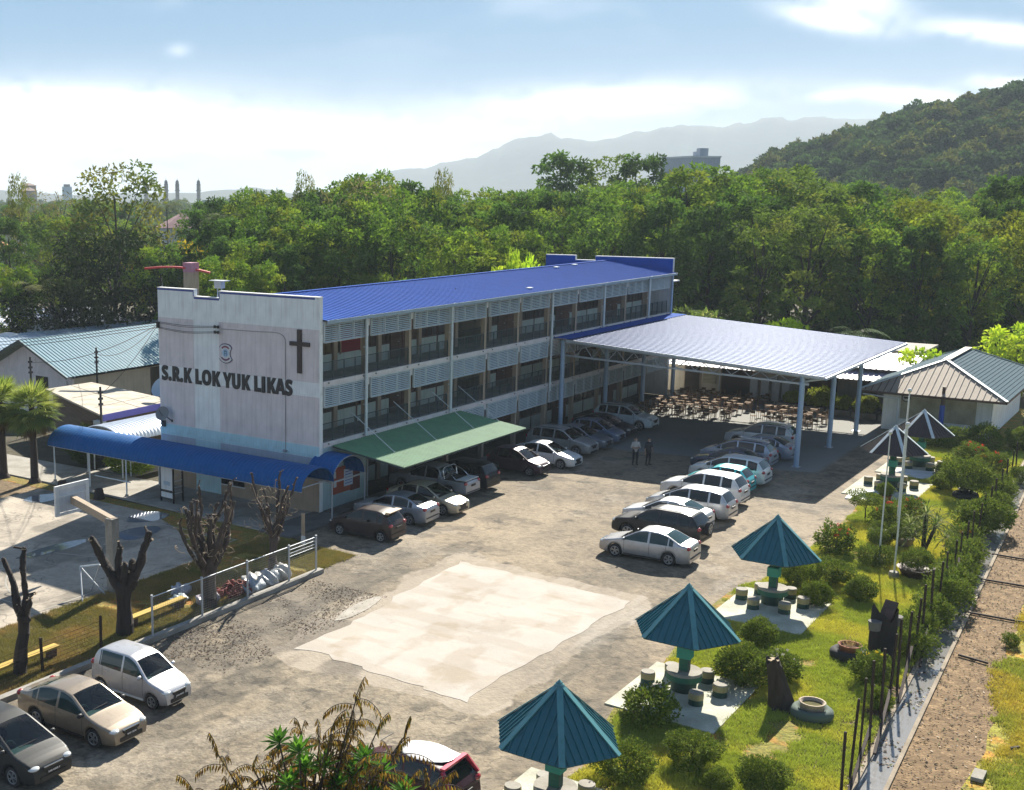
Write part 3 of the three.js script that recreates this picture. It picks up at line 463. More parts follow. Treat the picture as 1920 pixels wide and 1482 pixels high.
  const adv = (c) => { if (c === 'I') return 0.44; const gl = font.data.glyphs[c] ?? font.data.glyphs['?']; return gl.ha * size / font.data.resolution; };
  let W = 0; for (const c of txt) W += adv(c); const sc = 9.75 / W; let at = -11.55;
  for (const c of txt) { if (c !== ' ') { const g = c === 'I' ? box(0.21, 0.88, 0.12, 0.23, 0.40, 0.05) : new TextGeometry(c, opt); g.scale(sc, 1.0, 1); g.rotateY(-Math.PI / 2); g.translate(-0.008, 6.30, at); part('letter', g, MT.letter, gw); } at += adv(c) * sc; }
  part('cross', [span(-0.12, -0.007, 7.55, 9.88, -1.42, -1.16), span(-0.121, -0.0075, 9.0, 9.22, -1.93, -0.62)], MT.cross, gw);
  const cs = new THREE.Shape(); cs.moveTo(-0.42, 0.28); cs.quadraticCurveTo(-0.34, 0.5, 0, 0.5); cs.quadraticCurveTo(0.34, 0.5, 0.42, 0.28); cs.quadraticCurveTo(0.28, 0.12, 0.3, -0.05); cs.quadraticCurveTo(0.34, -0.2, 0.44, -0.3); cs.quadraticCurveTo(0.3, -0.5, 0, -0.52); cs.quadraticCurveTo(-0.3, -0.5, -0.44, -0.3); cs.quadraticCurveTo(-0.34, -0.2, -0.3, -0.05); cs.quadraticCurveTo(-0.28, 0.12, -0.42, 0.28);
  const onWall = (g, t, z = -6.53, y = 8.2) => g.rotateY(-Math.PI / 2).translate(-t, y, z), ex = (s, d) => new THREE.ExtrudeGeometry(s, { depth: d, bevelEnabled: false, curveSegments: 8 });
  const edge = cs.clone(); const ce = ex(edge, 0.03); ce.scale(1.12, 1.1, 1); const crest = part('crest', onWall(ce, 0.007), mat([0.09, 0.06, 0.13], 0.6), gw);
  part('crest_plate', onWall(ex(cs, 0.02), 0.038), MT.white, crest);
  const arcS = (r0, r1, a0, a1, dy) => { const s = new THREE.Shape(); for (let k = 0; k <= 10; k++) { const a = lerp(a0, a1, k / 10); s[k ? 'lineTo' : 'moveTo'](Math.cos(a) * r1, Math.sin(a) * r1 + dy); } for (let k = 10; k >= 0; k--) { const a = lerp(a0, a1, k / 10); s.lineTo(Math.cos(a) * r0, Math.sin(a) * r0 + dy); } return s; };
  part('crest_ribbon', [onWall(ex(arcS(0.30, 0.40, 0.75, 2.4, 0.03), 0.01), 0.059)], mat([0.20, 0.06, 0.10], 0.6), crest); part('crest_ribbon', [onWall(ex(arcS(0.34, 0.44, 3.85, 5.57, 0.02), 0.01), 0.059)], mat([0.14, 0.05, 0.11], 0.6), crest);
  part('crest_shield', [onWall(ex(arcS(0.0, 0.24, 0, 6.283, 0.02), 0.008), 0.059)], mat([0.32, 0.45, 0.60], 0.6), crest);
  part('crest_emblem', [span(-0.075, -0.067, 8.06, 8.36, -6.62, -6.58), span(-0.075, -0.067, 8.06, 8.36, -6.48, -6.44), span(-0.075, -0.067, 8.30, 8.36, -6.62, -6.44), span(-0.075, -0.067, 8.18, 8.21, -6.62, -6.44)], mat([0.08, 0.16, 0.25], 0.6), crest);
  part('conduit', [tube([[-0.03, 9.54, -6.86], [-0.03, 9.56, -4.5], [-0.03, 9.55, -2.6], [-0.03, 9.35, -2.32], [-0.03, 8.5, -2.28], [-0.03, 5, -2.29], [-0.03, 3.2, -2.3]], 0.016, 60, 6)], mat([0.22, 0.2, 0.2], 0.7), gw);
  part('wall_lamp', [cyl(0.10, 0.14, 0.12, -0.09, 3.15, -2.3, 10)], MT.steel, gw);
  part('meter_box', [box(0.12, 0.36, 0.26, -0.06, 3.68, -11.45, 0.02)], MT.black, gw);
  for (const y of [9.66, 9.36]) { const o = part('insulator', [bar([-0.02, y, -7.05], [-0.32, y, -7.05], 0.05, 8), cyl(0.07, 0.07, 0.16, -0.22, y - 0.08, -7.15, 8), cyl(0.07, 0.07, 0.16, -0.22, y - 0.08, -6.9, 8)], MT.black, gw); }
  part('cable_bracket', [box(0.2, 0.36, 0.1, -0.1, 9.46, -11.68)], MT.black, gw);
  for (const [y, d] of [[9.68, 0.10], [9.62, 0.12], [9.38, 0.14], [9.32, 0.15]]) part('wall_cable', tube([[-0.25, y, -7.1], [-0.22, y - d, -9.4], [-0.15, y - 0.02, -11.7]], 0.014, 20, 5), MT.black, gw);
  part('roof_antenna', [bar([0.9, 11.0, -7.9], [0.9, 11.75, -7.9], 0.03, 6), bar([0.9, 11.0, -7.6], [0.9, 11.75, -7.6], 0.03, 6), box(0.35, 0.4, 0.5, 0.9, 11.9, -7.75), span(0.6, 1.2, 12.1, 12.14, -7.2, -8.3)], MT.steel, school);
}
// satellite dish on the end wall
{
  const d = thing('satellite_dish', 'small dark satellite dish on a bracket on the white end wall', 'satellite dish', [-0.02, 3.85, -10.9]);
  const pr = []; for (let k = 0; k <= 8; k++) pr.push(new THREE.Vector2(0.42 * k / 8, 0.10 * (k / 8) ** 2)); const g = new THREE.LatheGeometry(pr, 24); g.rotateZ(1.15); g.rotateY(0.35); g.translate(-0.45, 0.5, -0.2);
  part('reflector', g, mat([0.16, 0.17, 0.18], 0.5), d); part('bracket', [bar([0, 0.02, 0.1], [-0.42, 0.48, -0.18], 0.03), bar([0, -0.02, 0.1], [0, 0.12, 0.1], 0.06)], MT.black, d); part('feed_arm', [bar([-0.42, 0.3, -0.2], [-0.8, 0.75, -0.15], 0.018)], MT.black, d);
}
// ---------------------------------------------------------------- covered walk (blue barrel vaults)
{
  const w = thing('covered_walkway', 'long blue ribbed barrel-vault walkway roof on thin posts along the end wall', 'walkway', [0, 0, 0]);
  const v = part('vault_roof', vault(-2.3, 1.38, 2.2, 1.0, 1.6, -17.6, 0.26, 0.03), MT.vaultBlue, w);
  part('arch_rim', [tube(Array.from({ length: 13 }, (_, i) => [-2.3 - Math.cos(i / 12 * Math.PI) * 1.36, 2.2 + Math.sin(i / 12 * Math.PI) * 0.98, 1.62]), 0.03, 30, 6)], MT.vaultBlue, v);
  part('eave_beam', [beam([-3.6, 2.2, 1.6], [-3.6, 2.2, -17.6], 0.06, 0.10), beam([-1.0, 2.2, 1.6], [-1.0, 2.2, -17.6], 0.06, 0.10)], MT.steel, w);
  for (let i = 0; i < 7; i++) { const z = 1.2 - i * 3.05; for (const x of z > -9 ? [] : [-3.6, -1.0]) { const p = part('post', bar([x, 0.05, z], [x, 2.2, z], 0.045, 10), MT.paleSteel, w); part('post_foot', cyl(0.13, 0.09, 0.12, x, 0.06, z, 10), MT.paleConc, p); } part('cross_rail', [beam([-3.6, 2.24, z], [-1.0, 2.24, z], 0.05, 0.06)], MT.steel, w); }
  for (const [z0, z1] of [[-10.7, -13.6]]) part('hand_rail', [bar([-3.6, 0.9, z0], [-3.6, 0.9, z1], 0.035, 8)], MT.paleSteel, w);
  const e = thing('entrance_vault', 'short blue barrel-vault porch over the notice board entrance', 'canopy');
  part('vault_roof', vault(0.72, 1.5, 2.1, 1.2, 1.45, -0.35, 0.26, 0.03).translate(0, 0, 0), MT.vaultBlue, e);
  part('frame', [tube(Array.from({ length: 13 }, (_, i) => [0.72 - Math.cos(i / 12 * Math.PI) * 1.47, 2.1 + Math.sin(i / 12 * Math.PI) * 1.17, 1.42]), 0.03, 30, 6), beam([-0.76, 2.1, 1.4], [2.2, 2.1, 1.4], 0.05, 0.08), beam([-0.76, 2.1, 1.4], [-0.76, 2.1, 0.1], 0.05, 0.08)], MT.steel, e);
  part('post', bar([-0.76, 0.1, 1.4], [-0.76, 2.1, 1.4], 0.04, 8), MT.steel, e); part('post', bar([2.2, 0.1, 1.4], [2.2, 2.1, 1.4], 0.04, 8), MT.steel, e);
  // pale vault running off behind the block
  const s = thing('side_walkway', 'white ribbed barrel-vault walkway roof behind the end wall', 'walkway', [0, 0, -16]);
  const g = vault(0, 1.7, 2.25, 0.85, -9.5, 0.9, 0.3, 0.035); g.rotateY(-Math.PI / 2); part('vault_roof', g, mat([0.50, 0.56, 0.66], 0.4, { metalness: 0.3, map: tMetal }), s);
  for (let i = 0; i < 4; i++) for (const z of [-1.6, 1.6]) part('post', bar([0 + i * 3, 0.05, z], [0 + i * 3, 2.25, z], 0.045, 8), MT.paleSteel, s);
}
// ---------------------------------------------------------------- green lean-to canopy on the facade with tie rods
{
  const c = thing('green_canopy', 'green corrugated lean-to canopy hung by tie rods from the facade', 'canopy');
  const z1 = 4.75, ya = 3.62, yb = 3.05, x0 = 1.0, x1 = 14.4;
  part('sheet', ribbed([x0, ya, 0.1], [x1 - x0, 0, 0], [0, yb - ya, z1 - 0.1], 0.20, 0.035, 'wave'), MT.greenRoof, c);
  part('edge_beam', [beam([x0, yb - 0.06, z1 - 0.15], [x1, yb - 0.06, z1 - 0.15], 0.05, 0.10), beam([x0, (ya + yb) / 2 - 0.07, 2.4], [x1, (ya + yb) / 2 - 0.07, 2.4], 0.05, 0.10)], MT.rail, c);
  for (const x of [1.05, 4.4, 7.7, 11, 14.3]) part('rafter', beam([x, ya - 0.07, 0.1], [x, yb - 0.07, z1 - 0.1], 0.05, 0.09), MT.rail, c);
  for (const x of [2.8, 7.0, 11.2, 14.2]) part('tie_rod', bar([x, 5.2, 0.02], [x, lerp(ya, yb, 0.62) + 0.04, 2.95], 0.022, 6), MT.paleSteel, c);
}
// ---------------------------------------------------------------- steel roof over the assembly ground
{
  const c = thing('assembly_roof', 'large ribbed metal shelter roof on steel posts joined to the school block', 'shelter');
  const x0 = 26.8, x1 = 49.0, z0 = 1.15, z1 = 18.4, ya = 6.95, yb = 5.87, ry = (z) => lerp(ya, yb, (z - z0) / (z1 - z0));
  part('roof_sheet', ribbed([x0, ya, z0], [x1 - x0, 0, 0], [0, yb - ya, z1 - z0], 0.55, 0.05, 'wide'), MT.zinc, c);
  part('flashing', [quads([[[x0, 7.06, 0.2], [x1, 7.06, 0.2], [x1, ya + 0.07, z0 + 0.25], [x0, ya + 0.07, z0 + 0.25]]]), span(x0, x1, 6.96, 7.06, 0.19, 0.2)], MT.blueRoof, c);
  part('fascia', [beam([x0 - 0.02, ya - 0.05, z0], [x0 - 0.02, yb - 0.05, z1], 0.04, 0.16), beam([x1 + 0.02, ya - 0.05, z0], [x1 + 0.02, yb - 0.05, z1], 0.04, 0.16)], MT.steel, c);
  part('gutter', [span(x0, x1, yb - 0.16, yb - 0.01, z1 + 0.0, z1 + 0.16)], mat([0.34, 0.42, 0.52], 0.5, { map: tMetal }), c);
  for (let k = 0; k < 11; k++) { const z = z0 + 0.5 + k * 1.65; part('purlin', beam([x0 + 0.1, ry(z) - 0.09, z], [x1 - 0.1, ry(z) - 0.09, z], 0.06, 0.10), MT.steel, c); }
  for (const x of [27.3, 34.8, 42, 48.5]) {
    const yt = (z) => ry(z) - 0.22, yl = (z) => lerp(ya - 1.15, yb - 0.62, (z - z0) / (z1 - z0));
    const t = part('truss', [beam([x, yt(0.5), 0.5], [x, yt(17.4), 17.4], 0.09, 0.12), beam([x, yl(0.5), 0.5], [x, yl(17.4), 17.4], 0.09, 0.12)], MT.steel, c), web = [];
    for (let k = 0; k < 14; k++) { const a = lerp(0.5, 17.4, k / 14), b = lerp(0.5, 17.4, (k + 0.5) / 14), d = lerp(0.5, 17.4, (k + 1) / 14); web.push(bar([x, yl(a) + 0.05, a], [x, yt(b) - 0.05, b], 0.028, 6), bar([x, yt(b) - 0.05, b], [x, yl(d) + 0.05, d], 0.028, 6)); }
    each('truss_web', web, MT.steel, t);
    for (const z of x === 48.5 ? [0.7] : [0.7, 17]) { const p = part('post', [bar([x, 0, z], [x, ry(z) - 0.1, z], 0.16, 16)], MT.bluePost, c); part('base_plate', box(0.5, 0.03, 0.5, x, 0.016, z), MT.steel, p); if (z > 2) part('downpipe', [bar([x + 0.28, 0.05, z + 0.02], [x + 0.28, yb - 0.45, z + 0.02], 0.075, 10), bar([x + 0.28, yb - 0.45, z + 0.02], [x + 0.28, yb - 0.12, z1 + 0.08], 0.075, 8)], MT.paleSteel, p); }
  }
  part('gutter_pipe', [bar([27.6, 5.35, 17.0], [34.9, 5.35, 17.0], 0.06, 8)], MT.paleSteel, c);
}
// ---------------------------------------------------------------- canteen row behind the shelter
{
  const c = thing('canteen_building', 'low cream canteen block with a purple-grey awning beyond the shelter', 'building');
  part('wall', [span(52.2, 58, 0, 3.3, -1.5, 18.0)], MT.cream, c);
  part('roof', ribbed([51.6, 3.35, -1.7], [0, 0, 20], [7, 0.5, 0], 0.45, 0.04), mat([0.42, 0.42, 0.50], 0.5, { metalness: 0.3, map: tMetal }), c);
  part('awning', ribbed([52.3, 3.1, -0.6], [0, 0, 18.6], [-2.6, -0.45, 0], 0.40, 0.05), mat([0.40, 0.36, 0.45], 0.55, { map: tMetal }), c);
  for (const z of [-0.4, 4.2, 8.8, 13.4, 17.8]) part('awning_post', bar([49.9, 0, z], [49.9, 2.66, z], 0.05, 8), MT.paleSteel, c);
  for (const [z, w] of [[0.4, 1.3], [3.6, 2.6], [10.8, 2.2], [14.6, 1.4]]) { const d = part('doorway', span(52.17, 52.2, 0.05, 2.3, z, z + w), MT.brownGlass, c); each('door_frame', [span(52.13, 52.2, 0.05, 2.38, z - 0.08, z - 0.002), span(52.13, 52.2, 0.05, 2.38, z + w + 0.002, z + w + 0.08)], MT.tan, d); }
  for (const z of [2.0, 9.6]) part('shutter', span(52.14, 52.2, 0.9, 2.3, z, z + 1.1), mat([0.48, 0.44, 0.30], 0.7, { map: tWood }), c);
  const k = thing('white_locker', 'tall white steel cabinet standing against the canteen wall under the awning', 'cabinet', [51.6, 0, 6.6], 0, 'white cabinets by the canteen');
  part('body', box(0.5, 1.75, 0.62, 0, 0.9, 0, 0.02), MT.white, k); part('door', box(0.02, 1.5, 0.52, -0.262, 0.95, 0), MT.paleSteel, k);
  for (const z of [7.5, 8.4, 9.2]) copyOf(k, [51.6, 0, z]);
  const s = thing('store_house', 'small cream store with a flat pale roof behind the guard house', 'building');
  part('wall', span(61, 66, 0, 3.7, 10.2, 16.4), MT.cream, s); part('roof', span(59.9, 66.6, 3.75, 3.95, 9.8, 17.6), MT.paleConc, s); for (const z of [11.4, 14]) part('window', span(60.96, 61, 1.6, 2.8, z, z + 1.1), MT.brownGlass, s);
}
// ---------------------------------------------------------------- guard house with hipped roof
{
  const g = thing('guard_house', 'hip-roofed guard house with a beige ribbed front slope and teal tiled sides', 'building');
  const ex0 = 42.1, ex1 = 60, ez0 = 16.9, ez1 = 26.4, e = 3.05, r = 5.0, rz = 21.6, rx0 = 47.2, rx1 = 56;
  part('wall', span(44.2, 58.6, 0, e - 0.05, 18.2, 25.2), MT.mint, g);
  part('wall_panel', span(44.17, 44.2, 0.9, e - 0.2, 19.4, 24.3), mat([0.50, 0.48, 0.36], 0.9, { map: tConc }), g);
  part('fascia', [span(ex0, ex0 + 0.06, e - 0.16, e - 0.01, ez0, ez1), span(ex0, ex1, e - 0.16, e - 0.01, ez1 - 0.06, ez1), span(ex0, ex1, e - 0.16, e - 0.01, ez0, ez0 + 0.06)], MT.brown, g);
  part('soffit', span(ex0 + 0.06, ex1, e - 0.07, e - 0.04, ez0 + 0.06, ez1 - 0.06), MT.white, g);
  // slopes: tile courses as stepped strips
  const course = (a, b, c, d, n, st) => { const q = [], L = (p, s, t) => p.map((v, i) => v + (s[i] - v) * t); for (let i = 0; i < n; i++) { const p0 = L(a, d, i / n), p1 = L(b, c, i / n), p2 = L(b, c, (i + 1) / n), p3 = L(a, d, (i + 1) / n), up = (p, h) => [p[0], p[1] + h, p[2]]; q.push([up(p0, st), up(p1, st), up(p2, 0.0), up(p3, 0.0)], [up(p0, 0), up(p1, 0), up(p1, st), up(p0, st)]); } return quads(q); };
  const tile = mat([0.045, 0.09, 0.12], 0.9, { map: tMetal, specularIntensity: 0.15, phys: true });
  part('side_slope', course([ex0, e, ez1], [ex1, e, ez1], [rx1, r, rz], [rx0, r, rz], 20, 0.035), tile, g);
  part('side_slope', course([ex1, e, ez0], [ex0, e, ez0], [rx0, r, rz], [rx1, r, rz], 20, 0.035), tile, g);
  part('back_slope', course([ex1, e, ez1], [ex1, e, ez0], [rx1, r, rz], [rx1, r, rz], 20, 0.035), tile, g);
  // front hip: one beige ribbed sheet (the shelter roof shades its corner)
  const f = (z) => { const t = z < rz ? (z - ez0) / (rz - ez0) : (ez1 - z) / (ez1 - rz); return [lerp(ex0, rx0, t), lerp(e, r, t), z]; };
  part('front_slope', quads([[[ex0, e, ez1], f(rz), [ex0, e, ez0]]]), mat([0.36, 0.29, 0.22], 0.8, { map: tMetal }), g);
  for (let z = ez0 + 0.45; z < ez1 - 0.2; z += 0.42) { const b = f(z); part('seam_rib', beam([ex0 + 0.02, e + 0.03, z], [b[0] - 0.03, b[1] + 0.02, z], 0.045, 0.05), MT.brown, g); }
  part('ridge_cap', beam([rx0 - 0.1, r + 0.06, rz], [rx1, r + 0.06, rz], 0.5, 0.07), mat([0.52, 0.46, 0.39], 0.7, { map: tMetal }), g);
  for (const [x, z, rx] of [[ex0, ez1, rx0], [ex0, ez0, rx0], [ex1, ez1, rx1], [ex1, ez0, rx1]]) part('hip_cap', beam([x, e + 0.06, z], [rx, r + 0.07, rz], 0.22, 0.05), MT.paleSteel, g);
  part('downpipe', [bar([44.0, 0, 25.3], [44.0, 2.9, 25.3], 0.06, 8), bar([44.0, 2.9, 25.3], [44.0, 2.95, 26.2], 0.06, 8)], MT.paleSteel, g);
  part('gutter_pipe', [bar([42.3, 2.75, 17.2], [42.3, 2.6, 19.6], 0.05, 8), bar([42.3, 2.6, 19.6], [42.3, 0.1, 19.6], 0.05, 8)], MT.paleSteel, g);
  const sg = part('round_sign', new THREE.CylinderGeometry(0.3, 0.3, 0.03, 20).rotateZ(Math.PI / 2).translate(44.14, 2.45, 19.75), MT.white, g); part('sign_ring', new THREE.TorusGeometry(0.27, 0.035, 6, 24).rotateY(Math.PI / 2).translate(44.12, 2.45, 19.75), mat([0.03, 0.03, 0.03], 0.6), sg); part('sign_mark', span(44.10, 44.124, 2.38, 2.52, 19.58, 19.92), mat([0.03, 0.03, 0.03], 0.6), sg);
  const p = thing('gate_post', 'blue and brown painted post in front of the guard house', 'post', [42.6, 0, 22.4]);
  part('shaft', cyl(0.17, 0.17, 2.4, 0, 0, 0, 12), mat([0.02, 0.08, 0.36], 0.6), p); part('top', cyl(0.13, 0.1, 1.3, 0, 2.4, 0, 10), MT.brown, p);
}
// ---------------------------------------------------------------- buildings on the left
{
  const h = thing('hall_building', 'long white hall with a blue-green corrugated gable roof behind the school', 'building');
  const e = 3.45, r = 5.9, x0 = 9.6, x1 = 44, rz = -36.4, ez = -31.0;
  part('roof', [ribbed([x0, e, ez], [x1 - x0, 0, 0], [0, r - e, rz - ez], 0.36, 0.04)], mat([0.12, 0.26, 0.32], 0.6, { map: tMetal, specularIntensity: 0.5, phys: true }), h);
  part('rear_roof', [ribbed([x0, r, rz], [x1 - x0, 0, 0], [0, e - r, rz - ez], 0.36, 0.04)], mat([0.20, 0.36, 0.42], 0.42, { metalness: 0.35, map: tMetal }), h);
  part('barge_board', [beam([x0, e - 0.08, ez], [x0, r - 0.08, rz], 0.05, 0.16), beam([x0, r - 0.08, rz], [x0, e - 0.08, 2 * rz - ez], 0.05, 0.16)], MT.rail, h);
  const s = new THREE.Shape(); s.moveTo(0, 0); s.lineTo(9.8, 0); s.lineTo(9.8, e - 0.3); s.lineTo(4.9, r - 0.35); s.lineTo(0, e - 0.3); s.closePath(); const gw = new THREE.ExtrudeGeometry(s, { depth: 0.25, bevelEnabled: false }); gw.rotateY(Math.PI / 2); gw.translate(x0 + 0.9, 0, ez - 0.5);
  const w = part('gable_wall', gw, MT.pinkGrey, h); part('doorway', span(x0 + 0.86, x0 + 0.9, 0.2, 3.1, -35.6, -34.2), MT.darkGlass, w); part('downpipe', bar([x0 + 0.8, 0, -32.0], [x0 + 0.8, 3.0, -32.0], 0.06, 8), MT.paleSteel, w);
  const f = part('front_wall', span(x0 + 1.2, x1, 0, e - 0.3, -31.9, -31.7), MT.cream, h); part('opening', span(19, 23.4, 0.6, e - 0.35, -31.69, -31.66), MT.brownGlass, f); each('opening_post', [span(20.4, 20.55, 0.6, e - 0.35, -31.65, -31.6), span(22, 22.15, 0.6, e - 0.35, -31.65, -31.6)], MT.rail, f);
  const k = thing('flat_roof_hut', 'brown hut with a wide stained beige flat roof behind the fan palms', 'building');
  const P = [[1.5, -18.4], [8.4, -18.6], [10.6, -29.4], [6.4, -29.6]], Q = [[2.1, -19], [8.0, -19.1], [10.1, -28.9], [6.6, -29.1]];
  part('wall', slabPoly(Q, 0, 2.95), mat([0.14, 0.10, 0.07], 0.9, { map: tWood }), k); const rf = part('roof', slabPoly(P, 3.02, 3.14), bumped([0.60, 0.54, 0.45], 0.95, tConc, tGrainB, 0.005), k);
  part('fascia', beam([1.5, 2.98, -18.36], [8.4, 2.98, -18.56], 0.05, 0.42), mat([0.10, 0.09, 0.38], 0.6, { map: tMetal }), k); each('roof_joint', [beam([3.2, 3.15, -21], [9.0, 3.15, -21.4], 0.03, 0.01), beam([4.8, 3.15, -25], [9.8, 3.15, -25.4], 0.03, 0.01), beam([5, 3.15, -18.6], [8.6, 3.15, -29.4], 0.03, 0.01)], MT.darkConc, rf);
  part('window', span(2.0, 2.08, 1.6, 2.5, -21, -19.8), MT.darkGlass, k); part('air_conditioner', box(0.4, 0.55, 0.8, 1.9, 2.4, -19.1, 0.03), MT.white, k);
  const dsh = thing('satellite_dish', 'grey satellite dish standing on the roof of the flat roofed hut', 'satellite dish', [8.0, 3.14, -19.4]); const pr = []; for (let i = 0; i <= 8; i++) pr.push(new THREE.Vector2(0.75 * i / 8, 0.2 * (i / 8) ** 2)); part('reflector', new THREE.LatheGeometry(pr, 24).rotateZ(0.95).translate(-0.1, 0.85, 0), mat([0.25, 0.33, 0.42], 0.5), dsh); part('mast', bar([0, 0, 0], [0, 0.8, 0], 0.05), MT.steel, dsh);
  // sheds and domes further back
  const sh = thing('open_shed', 'long open shed with pale corrugated roof on posts behind the dark tree', 'shed');
  part('roof', [ribbed([29, 4.0, -58], [9, 0, 4.5], [4.5, 0.7, -9], 0.5, 0.05), ribbed([24, 3.6, -66], [5.5, 0, 8.5], [7, 1.2, -6], 0.5, 0.05)], mat([0.44, 0.46, 0.54], 0.5, { map: tMetal }), sh); for (let i = 0; i < 8; i++) part('post', bar([29.3 + i * 1.2, 0, -57.6 + i * 0.6], [29.3 + i * 1.2, 3.95, -57.6 + i * 0.6], 0.09, 8), MT.paleSteel, sh); part('back_wall', beam([33, 1.6, -64], [42, 1.6, -60], 0.2, 3.2), MT.tan, sh);
  const dome = (x, z, r) => { const d = thing('dome_roof', 'white shallow dome roof beside the blue-green hall', 'dome', [x, 0, z], 0, 'white domes by the hall'); part('cap', new THREE.SphereGeometry(r, 28, 10, 0, 6.283, 0, 1.0).scale(1, 0.75, 1).translate(0, 3.1, 0), MT.white, d); part('drum', cyl(r * 0.84, r * 0.84, 3.4, 0, 0, 0, 24), MT.tan, d); };
  dome(27.3, -55.1, 1.75); dome(21.5, -52.7, 1.6);
  const lw = thing('link_roof', 'pale blue ribbed low link roof with blue edge behind the hall', 'roof'); part('sheet', ribbed([16, 3.5, -47], [24, 0, 2], [3, 0.6, -6], 0.4, 0.04), mat([0.36, 0.46, 0.56], 0.5, { metalness: 0.3, map: tMetal }), lw); part('edge', beam([16, 3.4, -46.9], [40, 3.4, -44.9], 0.06, 0.3), MT.vaultBlue, lw); for (let i = 0; i < 7; i++) part('post', bar([17 + i * 3.6, 0, -47.4 + i * 0.3], [17 + i * 3.6, 3.5, -47.4 + i * 0.3], 0.08, 8), MT.steel, lw);
  const tw = thing('pink_pylon', 'pale pylon with a pink top and a curved red beam above the end wall', 'pylon', [20.1, 0, -28.0]); { const s2 = box(0.86, 11.6, 0.86, 0, 5.8, 0); part('shaft', s2, MT.tan, tw); part('top', box(0.9, 0.75, 0.9, 0, 11.24, 0), mat([0.46, 0.22, 0.30], 0.8, { map: tPlaster }), tw); const q = []; for (let i = 0; i < 14; i++) { const a = i / 14, b = (i + 1) / 14, pt = (t) => [lerp(-2.2, 0.9, t), 11.15 + 0.22 * Math.sin(t * 2.6) - 0.45 * t * t, lerp(-2.9, 1.2, t)]; q.push(beam(pt(a), pt(b), 0.5, 0.14)); } part('curved_beam', q, mat([0.42, 0.03, 0.03], 0.6), tw); }
  // utility poles with cables
  const pole = (x, z, h, y0 = 0) => { const p = thing('utility_pole', 'dark slim utility pole carrying cables beside the left buildings', 'pole', [x, y0, z], 0, 'utility poles by the left buildings'); part('shaft', cyl(0.09, 0.07, h, 0, 0, 0, 8), MT.black, p); each('insulator', [0.35, 0.75, 1.1].map((d) => box(0.3, 0.14, 0.14, 0, h - d, 0)), MT.black, p); };
  pole(12.6, -31.0, 5.4); pole(5.1, -29.6, 5.6); pole(0.95, -17.9, 5.1);
  const sag = (a, b, d) => tube([a, [lerp(a[0], b[0], 0.25), lerp(a[1], b[1], 0.25) - d * 0.75, lerp(a[2], b[2], 0.25)], [lerp(a[0], b[0], 0.5), lerp(a[1], b[1], 0.5) - d, lerp(a[2], b[2], 0.5)], [lerp(a[0], b[0], 0.75), lerp(a[1], b[1], 0.75) - d * 0.75, lerp(a[2], b[2], 0.75)], b], 0.016, 24, 4);
  for (const [a, b, d] of [[[-0.15, 9.6, -11.75], [-14, 7.2, -44], 0.9], [[-0.15, 9.45, -11.75], [-13.4, 6.9, -44], 0.9], [[-0.15, 9.3, -11.75], [-12.8, 6.6, -44], 0.9], [[-0.2, 9.4, -11.75], [12.6, 4.9, -31], 0.7], [[-0.2, 9.3, -11.75], [0.95, 4.6, -17.9], 0.3], [[-0.2, 9.4, -11.75], [5.1, 5.2, -29.6], 0.6]]) solo('overhead_cable', sag(a, b, d), MT.black, 'thin black overhead cable strung from the end wall bracket', 'cable', 'overhead cables from the end wall');
}
